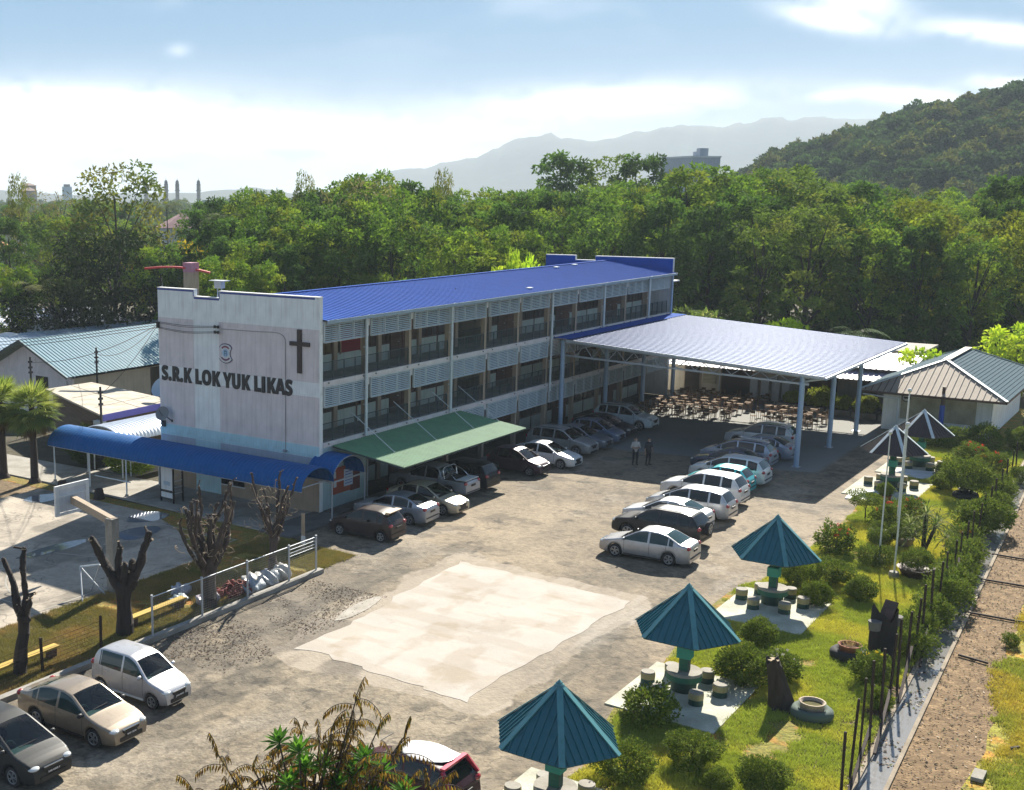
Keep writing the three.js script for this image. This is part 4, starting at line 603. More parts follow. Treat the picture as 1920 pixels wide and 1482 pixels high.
// ---------------------------------------------------------------- distant buildings
{
  const m = thing('mansion', 'white two storey house with a pink tiled hip roof among the trees', 'building', [113, 0, -117.5], 0.9);
  part('wall', [box(9, 11, 7, 0, 5.5, 0), box(5, 8.5, 4, 5.5, 4.25, 1.5)], MT.white, m); const hip = (w, d, y, h, x = 0, z = 0) => quads([[[x - w, y, z - d], [x + w, y, z - d], [x + w - d, y + h, z], [x - w + d, y + h, z]], [[x + w, y, z + d], [x - w, y, z + d], [x - w + d, y + h, z], [x + w - d, y + h, z]], [[x + w, y, z - d], [x + w, y, z + d], [x + w - d, y + h, z]], [[x - w, y, z + d], [x - w, y, z - d], [x - w + d, y + h, z]]]);
  part('roof', hip(5.2, 4.2, 11, 2.6), mat([0.36, 0.19, 0.19], 0.8, { map: tMetal }), m); part('wing_roof', hip(3, 2.6, 8.5, 1.6, 5.5, 1.5), mat([0.36, 0.19, 0.19], 0.8, { map: tMetal }), m);
  for (let i = 0; i < 4; i++) for (const y of [4.8, 8.2]) part('window', box(1.0, 1.6, 0.1, -3.3 + i * 2.1, y, 3.52), MT.darkGlass, m); part('balcony', box(9.4, 0.3, 1.2, 0, 6.6, 4), MT.white, m); for (let i = 0; i < 5; i++) part('balcony_post', box(0.3, 6.6, 0.3, -4.4 + i * 2.2, 3.3, 4.4), MT.white, m);
  const l = thing('white_block', 'low white block with a dark flat roof among the left trees', 'building', [80, 0, -125], 0.95); part('wall', box(9, 10.6, 5, 0, 5.3, 0), MT.white, l); part('roof', box(10, 0.9, 6, 0, 11, 0), MT.brown, l); for (let i = 0; i < 4; i++) part('window', box(1, 1.3, 0.1, -3 + i * 2, 9, 2.52), MT.darkGlass, l);
  const o = thing('orange_roof_house', 'small house with an orange roof at the edge of the left trees', 'building', [59, 0, -101.5], 0.9); part('wall', box(5, 9.4, 4, 0, 4.7, 0), MT.cream, o); part('roof', hip(3.2, 2.4, 9.4, 1.2), mat([0.5, 0.22, 0.07], 0.8), o);
  // minarets and mosque
  const mi = thing('minaret', 'tall pale mosque minaret with arched lantern and domed cap', 'minaret', [538.8, 0, -537.5], 0, 'minarets beyond the trees');
  part('shaft', [cyl(1.5, 1.25, 19, 0, 0, 0, 12)], MT.paleConc, mi); each('balcony', [cyl(1.9, 1.9, 0.6, 0, 13.5, 0, 12), cyl(1.9, 1.9, 0.6, 0, 19, 0, 12)], MT.paleConc, mi); for (let k = 0; k < 6; k++) part('lantern_column', bar([Math.cos(k * 1.047) * 1.1, 19.6, Math.sin(k * 1.047) * 1.1], [Math.cos(k * 1.047) * 1.1, 23.4, Math.sin(k * 1.047) * 1.1], 0.28, 6), MT.paleConc, mi); part('lantern_core', cyl(0.6, 0.6, 4, 0, 19.5, 0, 8), MT.darkConc, mi); part('cap', [cyl(1.5, 1.4, 0.5, 0, 23.3, 0, 12), new THREE.SphereGeometry(1.2, 12, 8).scale(1, 1.5, 1).translate(0, 24.6, 0), cyl(0.25, 0.02, 1.8, 0, 26.1, 0, 6)], MT.darkConc, mi);
  copyOf(mi, [530.7, 0, -548.2]); copyOf(mi, [543.3, 0, -531.6]); copyOf(mi, [551.8, 0, -520.3]);
  const mo = thing('mosque', 'pale mosque hall with a green roofed block below the minarets', 'building', [556, 0, -512], 0.92); part('wall', box(34, 10, 14, 0, 5, 0), MT.paleConc, mo); part('roof', box(14, 3.4, 10, 3, 11.7, 0), mat([0.10, 0.22, 0.16], 0.7), mo);
  const a = thing('apartment_block', 'grey apartment slab with a sloping parapet standing above the forest', 'building', [350.5, 0, -111.6], 0.93);
  part('wall', box(17.4, 24.5, 10, 0, 12.25, 0), mat([0.36, 0.40, 0.46], 0.8, { map: tPlaster }), a); part('parapet', box(18, 4.2, 10.6, 0, 26.6, 0), mat([0.44, 0.47, 0.52], 0.8, { map: tPlaster }), a); part('parapet_rim', box(18.4, 0.5, 11, 0, 28.95, 0), MT.white, a); part('stair_tower', [box(2.2, 2.6, 3, -6.6, 30.4, 0), box(2, 1.6, 2.4, -4, 29.9, 0)], mat([0.30, 0.34, 0.40], 0.8), a); for (let f = 0; f < 4; f++) for (let i = 0; i < 7; i++) part('window', box(1.5, 1.6, 0.12, -7 + i * 2.35, 22.8 - f * 3.1, 5.04), MT.darkGlass, a);
  for (const [x, z, w] of [[408.9, -117.6, 4.4], [411.8, -113.8, 4.2]]) { const p = thing('pink_block', 'pink and white striped block peeping over the forest', 'building', [x, 0, z], 0.93, 'pink blocks over the forest'); part('wall', box(w, 24, 4, 0, 12, 0), mat([0.52, 0.33, 0.32], 0.8), p); each('stripe', [0, 1, 2, 3].map((i) => box(0.35, 23.6, 0.1, -w / 2 + 0.6 + i * 1.05, 12, 2.03)), MT.white, p); }
  const ht = thing('hillside_hotel', 'broad pale hotel with stepped roofs on the far left ridge', 'building', [416, 0, -528], 0.92); part('wall', [box(19, 19, 8, 0, 9.5, 0), box(9, 22, 8, 1, 11, 0)], MT.tan, ht); part('roof', [hip(11, 5, 19, 2, 0, 0), hip(5, 4.5, 22, 1.6, 1, 0)], mat([0.3, 0.2, 0.16], 0.8), ht);
  const tb = thing('tower_block', 'slim pale blue tower on the far left skyline', 'building', [498, 0, -589], 0.92); part('wall', box(6, 22, 6, 0, 11, 0), mat([0.45, 0.55, 0.62], 0.8), tb); part('top', box(4, 1.6, 4, 0, 22.8, 0), MT.paleConc, tb);
}
// ---------------------------------------------------------------- cars: bodies lofted through cross-sections
const SPEC = {
  sedan: { L: 4.42, W: 1.72, H: 1.47, wr: 0.31, wh: [0.84, 3.44], yb: 0.19, belt: [0.90, 0.97], cowl: 1.06, rf: 1.95, rb: 3.18, deck: 3.94, side: [1.22, 3.62], pil: [[2.40, 2.50], [3.36, 3.42]], doors: [1.3, 2.45, 3.3], top: [[0, 0.50], [0.03, 0.66], [0.3, 0.77], [1.0, 0.93], [1.1, 0.96], [1.9, 1.39], [2.3, 1.465], [2.9, 1.455], [3.3, 1.38], [3.92, 1.08], [4.05, 1.06], [4.34, 1.03], [4.41, 0.86], [4.42, 0.62]] },
  hatch: { L: 3.72, W: 1.66, H: 1.53, wr: 0.29, wh: [0.70, 3.12], yb: 0.19, belt: [0.92, 1.0], cowl: 0.82, rf: 1.62, rb: 3.22, deck: 3.57, side: [0.98, 3.2], pil: [[2.0, 2.09], [2.86, 2.96]], doors: [1.05, 2.05, 2.85], top: [[0, 0.48], [0.03, 0.68], [0.28, 0.82], [0.8, 0.96], [1.55, 1.41], [1.95, 1.525], [2.8, 1.515], [3.22, 1.44], [3.58, 1.02], [3.67, 0.93], [3.72, 0.58]] },
  suv: { L: 4.6, W: 1.82, H: 1.70, wr: 0.36, wh: [0.90, 3.62], yb: 0.27, belt: [1.06, 1.12], cowl: 1.12, rf: 1.92, rb: 4.14, deck: 4.47, side: [1.3, 4.05], pil: [[2.46, 2.56], [3.42, 3.52]], doors: [1.36, 2.5, 3.5], top: [[0, 0.58], [0.04, 0.82], [0.35, 0.98], [1.12, 1.10], [1.85, 1.57], [2.3, 1.69], [3.6, 1.68], [4.14, 1.59], [4.48, 1.14], [4.56, 1.02], [4.6, 0.6]] },
  mpv: { L: 4.55, W: 1.74, H: 1.60, wr: 0.31, wh: [0.84, 3.58], yb: 0.20, belt: [0.96, 1.03], cowl: 0.80, rf: 1.88, rb: 4.1, deck: 4.41, side: [1.05, 4.08], pil: [[1.36, 1.40], [2.36, 2.45], [3.42, 3.52]], doors: [1.3, 2.42, 3.48], top: [[0, 0.50], [0.04, 0.70], [0.3, 0.86], [0.8, 0.99], [1.85, 1.49], [2.3, 1.59], [3.6, 1.575], [4.1, 1.49], [4.42, 1.06], [4.5, 0.95], [4.55, 0.55]] },
  van: { L: 3.5, W: 1.5, H: 1.6, wr: 0.27, wh: [0.62, 2.98], yb: 0.20, belt: [0.97, 1.05], cowl: 0.80, rf: 1.42, rb: 3.22, deck: 3.45, side: [0.98, 3.05], pil: [[1.92, 2.00], [2.98, 3.0]], doors: [1.05, 1.96, 2.85], top: [[0, 0.45], [0.03, 0.66], [0.25, 0.80], [0.8, 0.97], [1.4, 1.47], [1.75, 1.59], [3.0, 1.58], [3.24, 1.5], [3.45, 1.05], [3.5, 0.5]] },
  pickup: { L: 5.2, W: 1.82, H: 1.72, wr: 0.37, wh: [0.95, 4.05], yb: 0.32, belt: [1.07, 1.07], cowl: 1.30, rf: 2.05, rb: 3.3, deck: 3.6, side: [1.5, 3.4], pil: [[2.5, 2.58]], doors: [1.5, 2.54, 3.42], bed: [3.72, 5.08], top: [[0, 0.60], [0.04, 0.86], [0.4, 1.0], [1.3, 1.11], [2.0, 1.6], [2.4, 1.71], [3.15, 1.69], [3.34, 1.58], [3.62, 1.10], [3.7, 1.06], [5.12, 1.05], [5.18, 0.98], [5.2, 0.55]] },
};
function carGeometry(S) {
  if (S.geo) return S.geo;
  const yRaw = (s) => { const t = S.top; for (let i = 0; i < t.length - 1; i++) if (s <= t[i + 1][0]) return lerp(t[i][1], t[i + 1][1], (s - t[i][0]) / Math.max(1e-6, t[i + 1][0] - t[i][0])); return t[t.length - 1][1]; };
  const yTop = (s) => { const r = Math.min(0.10, s * 0.8, (S.L - s) * 0.8); let a = 0; for (let k = -2; k <= 2; k++) a += yRaw(clamp(s + r * k / 2, 0, S.L)); return a / 5; };
  const Ra = S.wr + 0.055, belt = (s) => lerp(S.belt[0], S.belt[1], s / S.L);
  const yBot = (s) => { let y = S.yb + 0.05 * Math.pow(clamp(1 - s / 0.35), 2) + 0.07 * Math.pow(clamp(1 - (S.L - s) / 0.4), 2); for (const w of S.wh) { const d = Math.abs(s - w); if (d < Ra) y = Math.max(y, S.wr + Math.sqrt(Ra * Ra - d * d)); } return y; };
  const plan = (s) => 1 - 0.20 * Math.pow(clamp(1 - s / 0.75), 2.3) - 0.13 * Math.pow(clamp(1 - (S.L - s) / 0.6), 2.4);
  const fw = (y, b) => y < 0.45 ? lerp(0.93, 1, clamp((y - 0.18) / 0.27)) : y < b ? lerp(1, 0.965, clamp((y - 0.45) / (b - 0.45)) ** 2) : lerp(0.965, 0.74, clamp((y - b) / (S.H - b)));
  const st = new Set(); const add = (s) => { if (s >= 0 && s <= S.L) st.add(Math.round(s * 200) / 200); };
  for (let s = 0; s <= S.L; s += 0.16) add(s); S.top.forEach(([s]) => add(s)); [0.015, 0.06, 0.12, S.L - 0.02, S.L - 0.06, S.L, S.cowl, S.rf, S.rb, S.deck, ...S.side, ...S.pil.flat(), ...(S.bed ?? [])].forEach(add);
  for (const w of S.wh) for (let k = 0; k <= 10; k++) add(w + Ra * Math.cos(k / 10 * Math.PI) * 1.0);
  const ss = [...st].sort((a, b) => a - b), N = 14, rows = ss.map((s) => {
    const yt = Math.max(yTop(s), S.yb + 0.2), b = belt(s), w = S.W / 2 * plan(s), yb = Math.min(yBot(s), yt - 0.12), yS = Math.min(yt - 0.05, b), wc = fw(yt, b) * w, cr = 0.03, P = [[0, yb], [0.80 * w, yb], [fw(yb, b) * w * 0.985, yb + 0.004]];
    for (let k = 1; k <= 4; k++) { const y = lerp(yb + 0.02, yS, k / 4); P.push([fw(y, b) * w, y]); }
    for (let k = 1; k <= 3; k++) { const y = lerp(yS, yt - 0.045, k / 3); P.push([fw(y, b) * w - (k === 3 ? 0.004 : 0), y]); }
    P.push([wc - 0.028, yt - 0.012], [wc - 0.085, yt], [wc * 0.5, yt + cr * 0.7], [0, yt + cr]); return { s, P, yt, yS };
  });
  const pos = [], ring = 2 * N - 2, id = (i, r) => i * ring + r;            // ring: right side 0..13, then left side 12..1
  for (const { s, P } of rows) { for (let j = 0; j < N; j++) pos.push(P[j][0], P[j][1], S.L / 2 - s); for (let j = N - 2; j >= 1; j--) pos.push(-P[j][0], P[j][1], S.L / 2 - s); }
  const all = [], tag = [];
  for (let i = 0; i < rows.length - 1; i++) {
    const sm = (rows[i].s + rows[i + 1].s) / 2, gap = Math.min(rows[i].yt - rows[i].yS, rows[i + 1].yt - rows[i + 1].yS);
    for (let r = 0; r < ring; r++) {
      const j = r < N - 1 ? r : ring - 1 - r, left = r >= N - 1; let k = 'body';
      if (j >= 6 && j <= 8 && sm > S.side[0] && sm < S.side[1] && gap > 0.07 && !S.pil.some(([a, b]) => sm > a && sm < b)) { const q = S.pil.filter(([a]) => sm > a).length; k = (left ? 'L' : 'R') + q; }
      else if (j >= 11 && sm > S.cowl && sm < S.rf) k = 'wind'; else if (j >= 11 && sm > S.rb && sm < S.deck) k = 'rear'; else if (j >= 11 && S.bed && sm > S.bed[0] && sm < S.bed[1]) k = 'bed';
      const a = id(i, r), b = id(i, (r + 1) % ring), c = id(i + 1, (r + 1) % ring), d = id(i + 1, r); all.push(a, c, b, a, d, c); tag.push(k, k);
    }
  }
  for (const [i, f] of [[0, 1], [rows.length - 1, -1]]) for (let r = 1; r < ring - 1; r++) { f > 0 ? all.push(id(i, 0), id(i, r), id(i, r + 1)) : all.push(id(i, 0), id(i, r + 1), id(i, r)); tag.push('body'); }
  const full = new THREE.BufferGeometry(); full.setAttribute('position', new THREE.Float32BufferAttribute(pos, 3)); full.setIndex(all); full.computeVertexNormals();
  const sub = (k) => { const ix = []; tag.forEach((t, n) => { if (t === k) ix.push(all[3 * n], all[3 * n + 1], all[3 * n + 2]); }); if (!ix.length) return null; const g = new THREE.BufferGeometry(); g.setAttribute('position', full.attributes.position); g.setAttribute('normal', full.attributes.normal); g.setIndex(ix); return metreUV(plainGeo(g)); };
  const kinds = [...new Set(tag)], out = { side: [] }; for (const k of kinds) { const g = sub(k); if (/^[LR]\d/.test(k)) out.side.push(g); else out[k] = g; }
  const at = (s) => { const r = rows.reduce((a, b) => Math.abs(b.s - s) < Math.abs(a.s - s) ? b : a); return r; };
  // narrow dark gaps between the doors
  out.gaps = [];
  for (const s of S.doors) for (const q of [1, -1]) { const r = at(s), l = []; for (let j = 3; j < 6; j++) { const [x0, y0] = r.P[j], [x1, y1] = r.P[j + 1], z = S.L / 2 - r.s; l.push([[q * (x0 + 0.003), y0, z - 0.008], [q * (x0 + 0.003), y0, z + 0.008], [q * (x1 + 0.003), y1, z + 0.008], [q * (x1 + 0.003), y1, z - 0.008]]); } out.gaps.push(metreUV(merge(quads(l)))); }
  const ellip = (x, y, s, a, b, c) => new THREE.SphereGeometry(1, 14, 9).scale(a, b, c).translate(x, y, S.L / 2 - s);
  const hy = S.top[1][1] - 0.015, ty = yTop(S.L - 0.1) - 0.06, wf = S.W / 2 * plan(0.14), wb = S.W / 2 * plan(S.L - 0.08);
  const put2 = (f) => [f(1), f(-1)].map((g) => metreUV(plainGeo(g)));
  out.head = put2((q) => ellip(q * (wf - 0.17), hy, 0.16, 0.19, 0.075, 0.17)); out.tail = put2((q) => ellip(q * (wb - 0.10), ty, S.L - 0.09, 0.15, 0.10, 0.10)); out.fog = put2((q) => ellip(q * (wf - 0.2), 0.36, 0.06, 0.09, 0.05, 0.06));
  out.grille = metreUV(merge([box(S.W * 0.40, 0.10, 0.06, 0, hy - 0.06, S.L / 2 - 0.005, 0.02)])); out.intake = metreUV(merge([box(S.W * 0.55, 0.13, 0.06, 0, 0.35, S.L / 2 - 0.005, 0.02)]));
  out.chrome = metreUV(merge([box(S.W * 0.40, 0.02, 0.05, 0, hy - 0.005, S.L / 2 + 0.008)]));
  out.plateF = metreUV(merge([box(0.50, 0.12, 0.02, 0, hy - 0.17, S.L / 2 + 0.028)])); out.plateR = metreUV(merge([box(0.46, 0.12, 0.02, 0, Math.max(0.62, ty - 0.16), -S.L / 2 - 0.012)]));
  out.bumper = metreUV(merge([box(S.W * 0.78, 0.05, 0.05, 0, 0.47, -S.L / 2 - 0.005, 0.015)]));
  const mz = S.L / 2 - S.side[0] - 0.06, mw = S.W / 2 * 0.97; out.mirror = put2((q) => new THREE.SphereGeometry(1, 12, 8).scale(0.11, 0.075, 0.06).translate(q * (mw + 0.09), belt(S.side[0]) + 0.06, mz));
  out.handles = []; for (const s of S.doors.slice(1)) for (const q of [1, -1]) out.handles.push(metreUV(merge(box(0.03, 0.025, 0.16, q * (S.W / 2 * 0.985), belt(s) - 0.14, S.L / 2 - s + 0.16))));
  out.sills = put2((q) => box(0.03, 0.06, S.wh[1] - S.wh[0] - 2 * S.wr - 0.2, q * (S.W / 2 * 0.955), S.yb + 0.06, S.L / 2 - (S.wh[0] + S.wh[1]) / 2));
  // wheels
  const tp = [[0.60, -0.085], [0.86, -0.095], [0.97, -0.085], [1, -0.05], [1, 0.05], [0.97, 0.085], [0.86, 0.095], [0.60, 0.085]].map(([r, y]) => new THREE.Vector2(r * S.wr, y)); out.tyre = metreUV(plainGeo(new THREE.LatheGeometry(tp, 28).rotateZ(Math.PI / 2)));
  const sp = [new THREE.TorusGeometry(S.wr * 0.64, S.wr * 0.05, 6, 28).rotateY(Math.PI / 2).translate(0.08, 0, 0), cyl(S.wr * 0.14, S.wr * 0.12, 0.05, 0, 0, 0, 12).rotateZ(-Math.PI / 2).translate(0.05, 0, 0)];
  for (let k = 0; k < 10; k++) { const g = box(0.03, S.wr * 0.56, S.wr * 0.09, 0.075, S.wr * 0.36, 0); g.rotateX(Math.floor(k / 2) * 1.2566 + (k % 2 ? 0.16 : -0.16)); sp.push(g); }
  out.rim = metreUV(merge(sp)); out.disc = metreUV(plainGeo(new THREE.CylinderGeometry(S.wr * 0.62, S.wr * 0.62, 0.05, 20).rotateZ(Math.PI / 2)));
  out.rails = put2((q) => beam([q * S.W * 0.345, S.H + 0.035, S.L / 2 - S.rf - 0.1], [q * S.W * 0.345, S.H + 0.01, S.L / 2 - S.rb + 0.2], 0.035, 0.035)); out.ty = ty; out.hy = hy;
  { const z0 = S.L / 2 - S.cowl - 0.22, z1 = S.L / 2 - S.side[1] + 0.1, w = S.W * 0.86, yb2 = belt(S.cowl) - 0.09; out.lining = metreUV(merge([span(-w / 2, w / 2, 0.36, 0.40, z0, z1), span(-w / 2, -w / 2 + 0.02, 0.4, yb2, z0, z1), span(w / 2 - 0.02, w / 2, 0.4, yb2, z0, z1), span(-w / 2, w / 2, 0.4, yb2, z1, z1 + 0.02)])); const sz = S.L / 2 - S.side[0] - 0.95; out.seats = [[-0.36, sz], [0.36, sz], [0, sz - 0.95]].map(([x, z]) => metreUV(merge([box(x ? 0.48 : w * 0.8, 0.16, 0.48, x, 0.56, z, 0.04), box(x ? 0.46 : w * 0.8, 0.56, 0.14, x, 0.88, z - 0.27, 0.05), box(x ? 0.24 : 0.9, 0.16, 0.10, x, 1.22 + (S.H - 1.5) * 0.5, z - 0.30, 0.04)]))); out.dash = metreUV(merge(box(w, 0.22, 0.42, 0, yb2 - 0.13, z0 - 0.12, 0.05))); out.wheelS = metreUV(plainGeo(new THREE.TorusGeometry(0.18, 0.02, 6, 20).rotateX(-0.5).translate(-0.36, yb2 + 0.02, z0 - 0.42))); }
  return (S.geo = out);
}
const paint = (c, o = {}) => mat(c, o.r ?? 0.38, { metalness: Math.max(...c) < 0.12 ? 0 : o.m ?? 0.25, clearcoat: Math.max(...c) < 0.12 ? 0.2 : 0.8, specularIntensity: Math.max(...c) < 0.12 ? 0.5 : 1, clearcoatRoughness: 0.08, map: tMetal, phys: true });
const CM = { clear: mat([0.50, 0.72, 0.70], 0.02, { transmission: 1, thickness: 0 }), cabin: mat([0.03, 0.032, 0.034], 0.85), seat: mat([0.07, 0.068, 0.065], 0.9), glass: mat([0.012, 0.035, 0.035], 0.03, { phys: true }), tint: mat([0.006, 0.007, 0.008], 0.04, { phys: true }), lamp: mat([0.55, 0.57, 0.56], 0.08, { metalness: 0.25, clearcoat: 1 }), red: mat([0.32, 0.012, 0.015], 0.1, { clearcoat: 1 }), rim: mat([0.42, 0.43, 0.44], 0.3, { metalness: 0.7 }), chrome: mat([0.62, 0.63, 0.65], 0.12, { metalness: 1 }), trim: mat([0.015, 0.015, 0.016], 0.55) };
function plateTex(text) { const c = document.createElement('canvas'); c.width = 256; c.height = 64; const x = c.getContext('2d'); x.fillStyle = '#0a0a0a'; x.fillRect(0, 0, 256, 64); x.fillStyle = '#e8e8e8'; x.font = 'bold 46px sans-serif'; x.textAlign = 'center'; x.textBaseline = 'middle'; x.fillText(text, 128, 34); const t = new THREE.CanvasTexture(c); t.colorSpace = THREE.SRGBColorSpace; return mat([1, 1, 1], 0.5, { map: t }); }
function car(kind, name, label, colour, x, z, heading, o = {}) {
  const S = SPEC[kind], g = carGeometry(S), c = thing(name, label, o.cat ?? 'car', [x, 0, z], heading > 0 ? (o.yaw ?? 0) : Math.PI + (o.yaw ?? 0), 'cars parked in the school yard');
  const P = paint(colour, o), G = o.tint ? CM.tint : CM.glass, body = put(c, 'body', g.body, P);
  const ws = put(c, 'windscreen', g.wind, CM.clear), ln = put(c, 'cabin_lining', g.lining, CM.cabin); g.seats.forEach((q) => put(ln, 'seat', q, CM.seat)); put(ln, 'dashboard', g.dash, CM.cabin); put(ln, 'steering_wheel', g.wheelS, CM.cabin); if (g.rear) put(c, 'rear_window', g.rear, G); g.side.forEach((q) => put(c, 'side_window', q, o.tint === false ? CM.glass : CM.tint)); if (g.bed) put(c, 'load_bed', g.bed, CM.trim);
  const wp = put(c, 'wiper', metreUV(merge([beam([-0.45, 0, 0], [0.15, 0.02, 0], 0.02, 0.02)])), CM.trim); wp.position.set(0, S.top.find(([s]) => s >= S.cowl)[1] + 0.09, S.L / 2 - S.cowl - 0.12);
  g.head.forEach((q) => put(c, 'headlight', q, CM.lamp)); g.tail.forEach((q) => put(c, 'tail_light', q, CM.red)); g.fog.forEach((q) => put(c, 'fog_lamp', q, CM.trim));
  put(body, 'grille', g.grille, CM.trim); put(body, 'lower_intake', g.intake, CM.trim); put(body, 'grille_bar', g.chrome, CM.chrome); put(body, 'rear_bumper_strip', g.bumper, CM.trim); g.gaps.forEach((q) => put(body, 'door_gap', q, CM.trim)); g.sills.forEach((q) => put(body, 'sill', q, o.sill ?? CM.trim));
  put(c, 'number_plate', g.plateF, CM.trim); put(c, 'number_plate', g.plateR, CM.trim);
  if (o.plate) { const q = put(c, 'plate_lettering', new THREE.PlaneGeometry(0.48, 0.105), plateTex(o.plate)); q.position.set(0, g.hy - 0.17, S.L / 2 + 0.0395); }
  g.mirror.forEach((q) => put(c, 'wing_mirror', q, o.mirror ?? P)); g.handles.forEach((q) => put(body, 'door_handle', q, o.handle ?? P));
  for (const s of S.wh) for (const q of [1, -1]) { const w = put(c, 'wheel', g.disc, CM.trim); w.position.set(q * (S.W / 2 - 0.125), S.wr, S.L / 2 - s); w.rotation.y = q > 0 ? 0 : Math.PI; put(w, 'tyre', g.tyre, MT.rubber); const r = put(w, 'rim', g.rim, CM.rim); r.rotation.x = rr(0, 3); }
  if (o.rails) g.rails.forEach((q) => put(c, 'roof_rail', q, CM.chrome));
  if (o.roofDark) { }
  if (o.spoiler) put(c, 'spoiler', metreUV(merge([box(1.18, 0.035, 0.34, 0, S.H - 0.03, -S.L / 2 + 0.36, 0.012), box(0.05, 0.1, 0.2, 0.5, S.H - 0.09, -S.L / 2 + 0.4), box(0.05, 0.1, 0.2, -0.5, S.H - 0.09, -S.L / 2 + 0.4)])), mat(o.spoiler, 0.5));
  if (o.spare) { const w = put(c, 'spare_wheel', g.disc, CM.trim); w.position.set(0.05, 0.98, -S.L / 2 - 0.13); w.rotation.y = -Math.PI / 2 + Math.PI; put(w, 'tyre', g.tyre, MT.rubber); put(w, 'rim', g.rim, CM.rim); }
  if (o.rollbar) put(c, 'roll_bar', metreUV(merge([tube([[-0.72, 1.08, -1.12], [-0.68, 1.62, -1.02], [0, 1.70, -1.0], [0.68, 1.62, -1.02], [0.72, 1.08, -1.12]], 0.035, 40, 8), tube([[-0.74, 1.08, -1.9], [-0.70, 1.45, -1.45], [-0.67, 1.6, -1.05]], 0.03, 20, 8), tube([[0.74, 1.08, -1.9], [0.70, 1.45, -1.45], [0.67, 1.6, -1.05]], 0.03, 20, 8)])), CM.chrome);
  if (o.cover) put(c, 'bed_cover', metreUV(merge(box(1.5, 0.05, 0.62, 0, 1.13, -2.2, 0.02))), MT.white);
  if (o.bodyKit) o.bodyKit(c, S, P);
  return c;
}
const zT = (k, tail) => tail - SPEC[k].L / 2, zN = (k, nose) => nose - SPEC[k].L / 2;
const silver = [0.50, 0.51, 0.53], white = [0.74, 0.74, 0.73];
// row facing the block, garden side (tails towards the garden)
car('sedan', 'sedan_car', 'silver saloon at the end of the row, beside the pale concrete slab', [0.46, 0.46, 0.47], 3.2, zT('sedan', 19.35), -1, { m: 0.5, yaw: 0.02, tint: false });
car('suv', 'suv_car', 'black off-roader with a spare wheel on its tailgate', [0.025, 0.025, 0.027], 6.5, zT('suv', 18.7), -1, { spare: true, rails: true, tint: true, cat: 'suv', yaw: -0.02 });
car('sedan', 'sedan_car', 'white saloon parked between the black off-roader and a silver people carrier', [0.70, 0.71, 0.72], 9.2, zT('sedan', 17.9), -1, { m: 0.1 });
car('mpv', 'people_carrier', 'silver people carrier with dark side glass next to the white saloon', [0.52, 0.53, 0.55], 12.0, zT('mpv', 18.15), -1, { m: 0.5, tint: true, yaw: 0.015 });
car('suv', 'suv_car', 'white crossover with red tail lamps just outside the shelter shadow', white, 15.5, zT('suv', 17.65), -1, { m: 0.05, tint: true, cat: 'suv' });
car('hatch', 'hatchback_car', 'bright cyan hatchback half hidden behind the white crossover', [0.0, 0.52, 0.56], 18.4, zT('hatch', 17.1), -1, { m: 0.15, tint: true });
car('mpv', 'people_carrier', 'white people carrier with chrome tail edge at the shelter shadow line', [0.70, 0.73, 0.74], 21.0, zT('mpv', 17.2), -1, { m: 0.15 });
car('sedan', 'sedan_car', 'dark blue saloon in the shelter shade behind the white people carrier', [0.055, 0.075, 0.13], 23.6, zT('sedan', 16.2), -1, { m: 0.4 });
car('mpv', 'people_carrier', 'silver blue estate with roof rails in the shelter shade', [0.42, 0.46, 0.54], 26.2, zT('mpv', 16.0), -1, { m: 0.4, rails: true });
car('sedan', 'sedan_car', 'pale blue grey saloon beside the blue shelter posts', [0.36, 0.41, 0.52], 29.0, zT('sedan', 16.4), -1, { m: 0.4 });
car('suv', 'suv_car', 'pearl crossover deepest under the shelter on the garden side', [0.55, 0.57, 0.60], 32.2, zT('suv', 15.6), -1, { m: 0.2, cat: 'suv', rails: true });
// row along the block
car('hatch', 'hatchback_car', 'brown black hatchback with a rear spoiler painted sunlit beige by the entrance', [0.045, 0.030, 0.028], -1.75, zT('hatch', 6.2), -1, { spoiler: [0.55, 0.42, 0.30], tint: true, yaw: 0.05, m: 0.3 });  // sunlight on the spoiler is put into its beige colour
car('sedan', 'sedan_car', 'grey silver saloon with red tail lamps in front of the notice board', [0.33, 0.36, 0.41], 1.75, zT('sedan', 5.95), -1, { m: 0.5, tint: true, yaw: 0.06 });
car('sedan', 'sedan_car', 'champagne saloon with bonnet out under the green canopy', [0.52, 0.46, 0.34], 4.5, zN('sedan', 6.2), 1, { m: 0.3, yaw: 0.03 });
car('pickup', 'pickup_truck', 'silver grey pickup with a chrome roll bar and white bed cover', [0.40, 0.42, 0.46], 7.9, zT('pickup', 4.85), -1, { rollbar: true, cover: true, cat: 'pickup', m: 0.4, yaw: 0.02 });
car('mpv', 'people_carrier', 'black people carrier beside the pickup under the canopy', [0.018, 0.018, 0.022], 10.4, zT('mpv', 4.8), -1, { tint: true });
car('hatch', 'hatchback_car', 'dark purple-brown hatchback nosing out at the canopy corner', [0.055, 0.030, 0.045], 15.6, zN('hatch', 5.5), 1, { m: 0.3, yaw: -0.03 });
car('sedan', 'sedan_car', 'white saloon with black alloy wheels nosing out at the shadow edge', white, 18.5, zN('sedan', 6.25), 1, { m: 0.05, tint: true, yaw: 0.02 });
car('suv', 'suv_car', 'tan silver off-roader nosing out beside the white saloon', [0.36, 0.36, 0.36], 22.4, zN('suv', 5.55), 1, { m: 0.4, cat: 'suv', rails: true });
car('sedan', 'sedan_car', 'slate grey saloon nosing out beside the off-roader', [0.20, 0.22, 0.26], 25.0, zN('sedan', 5.45), 1, { m: 0.4 });
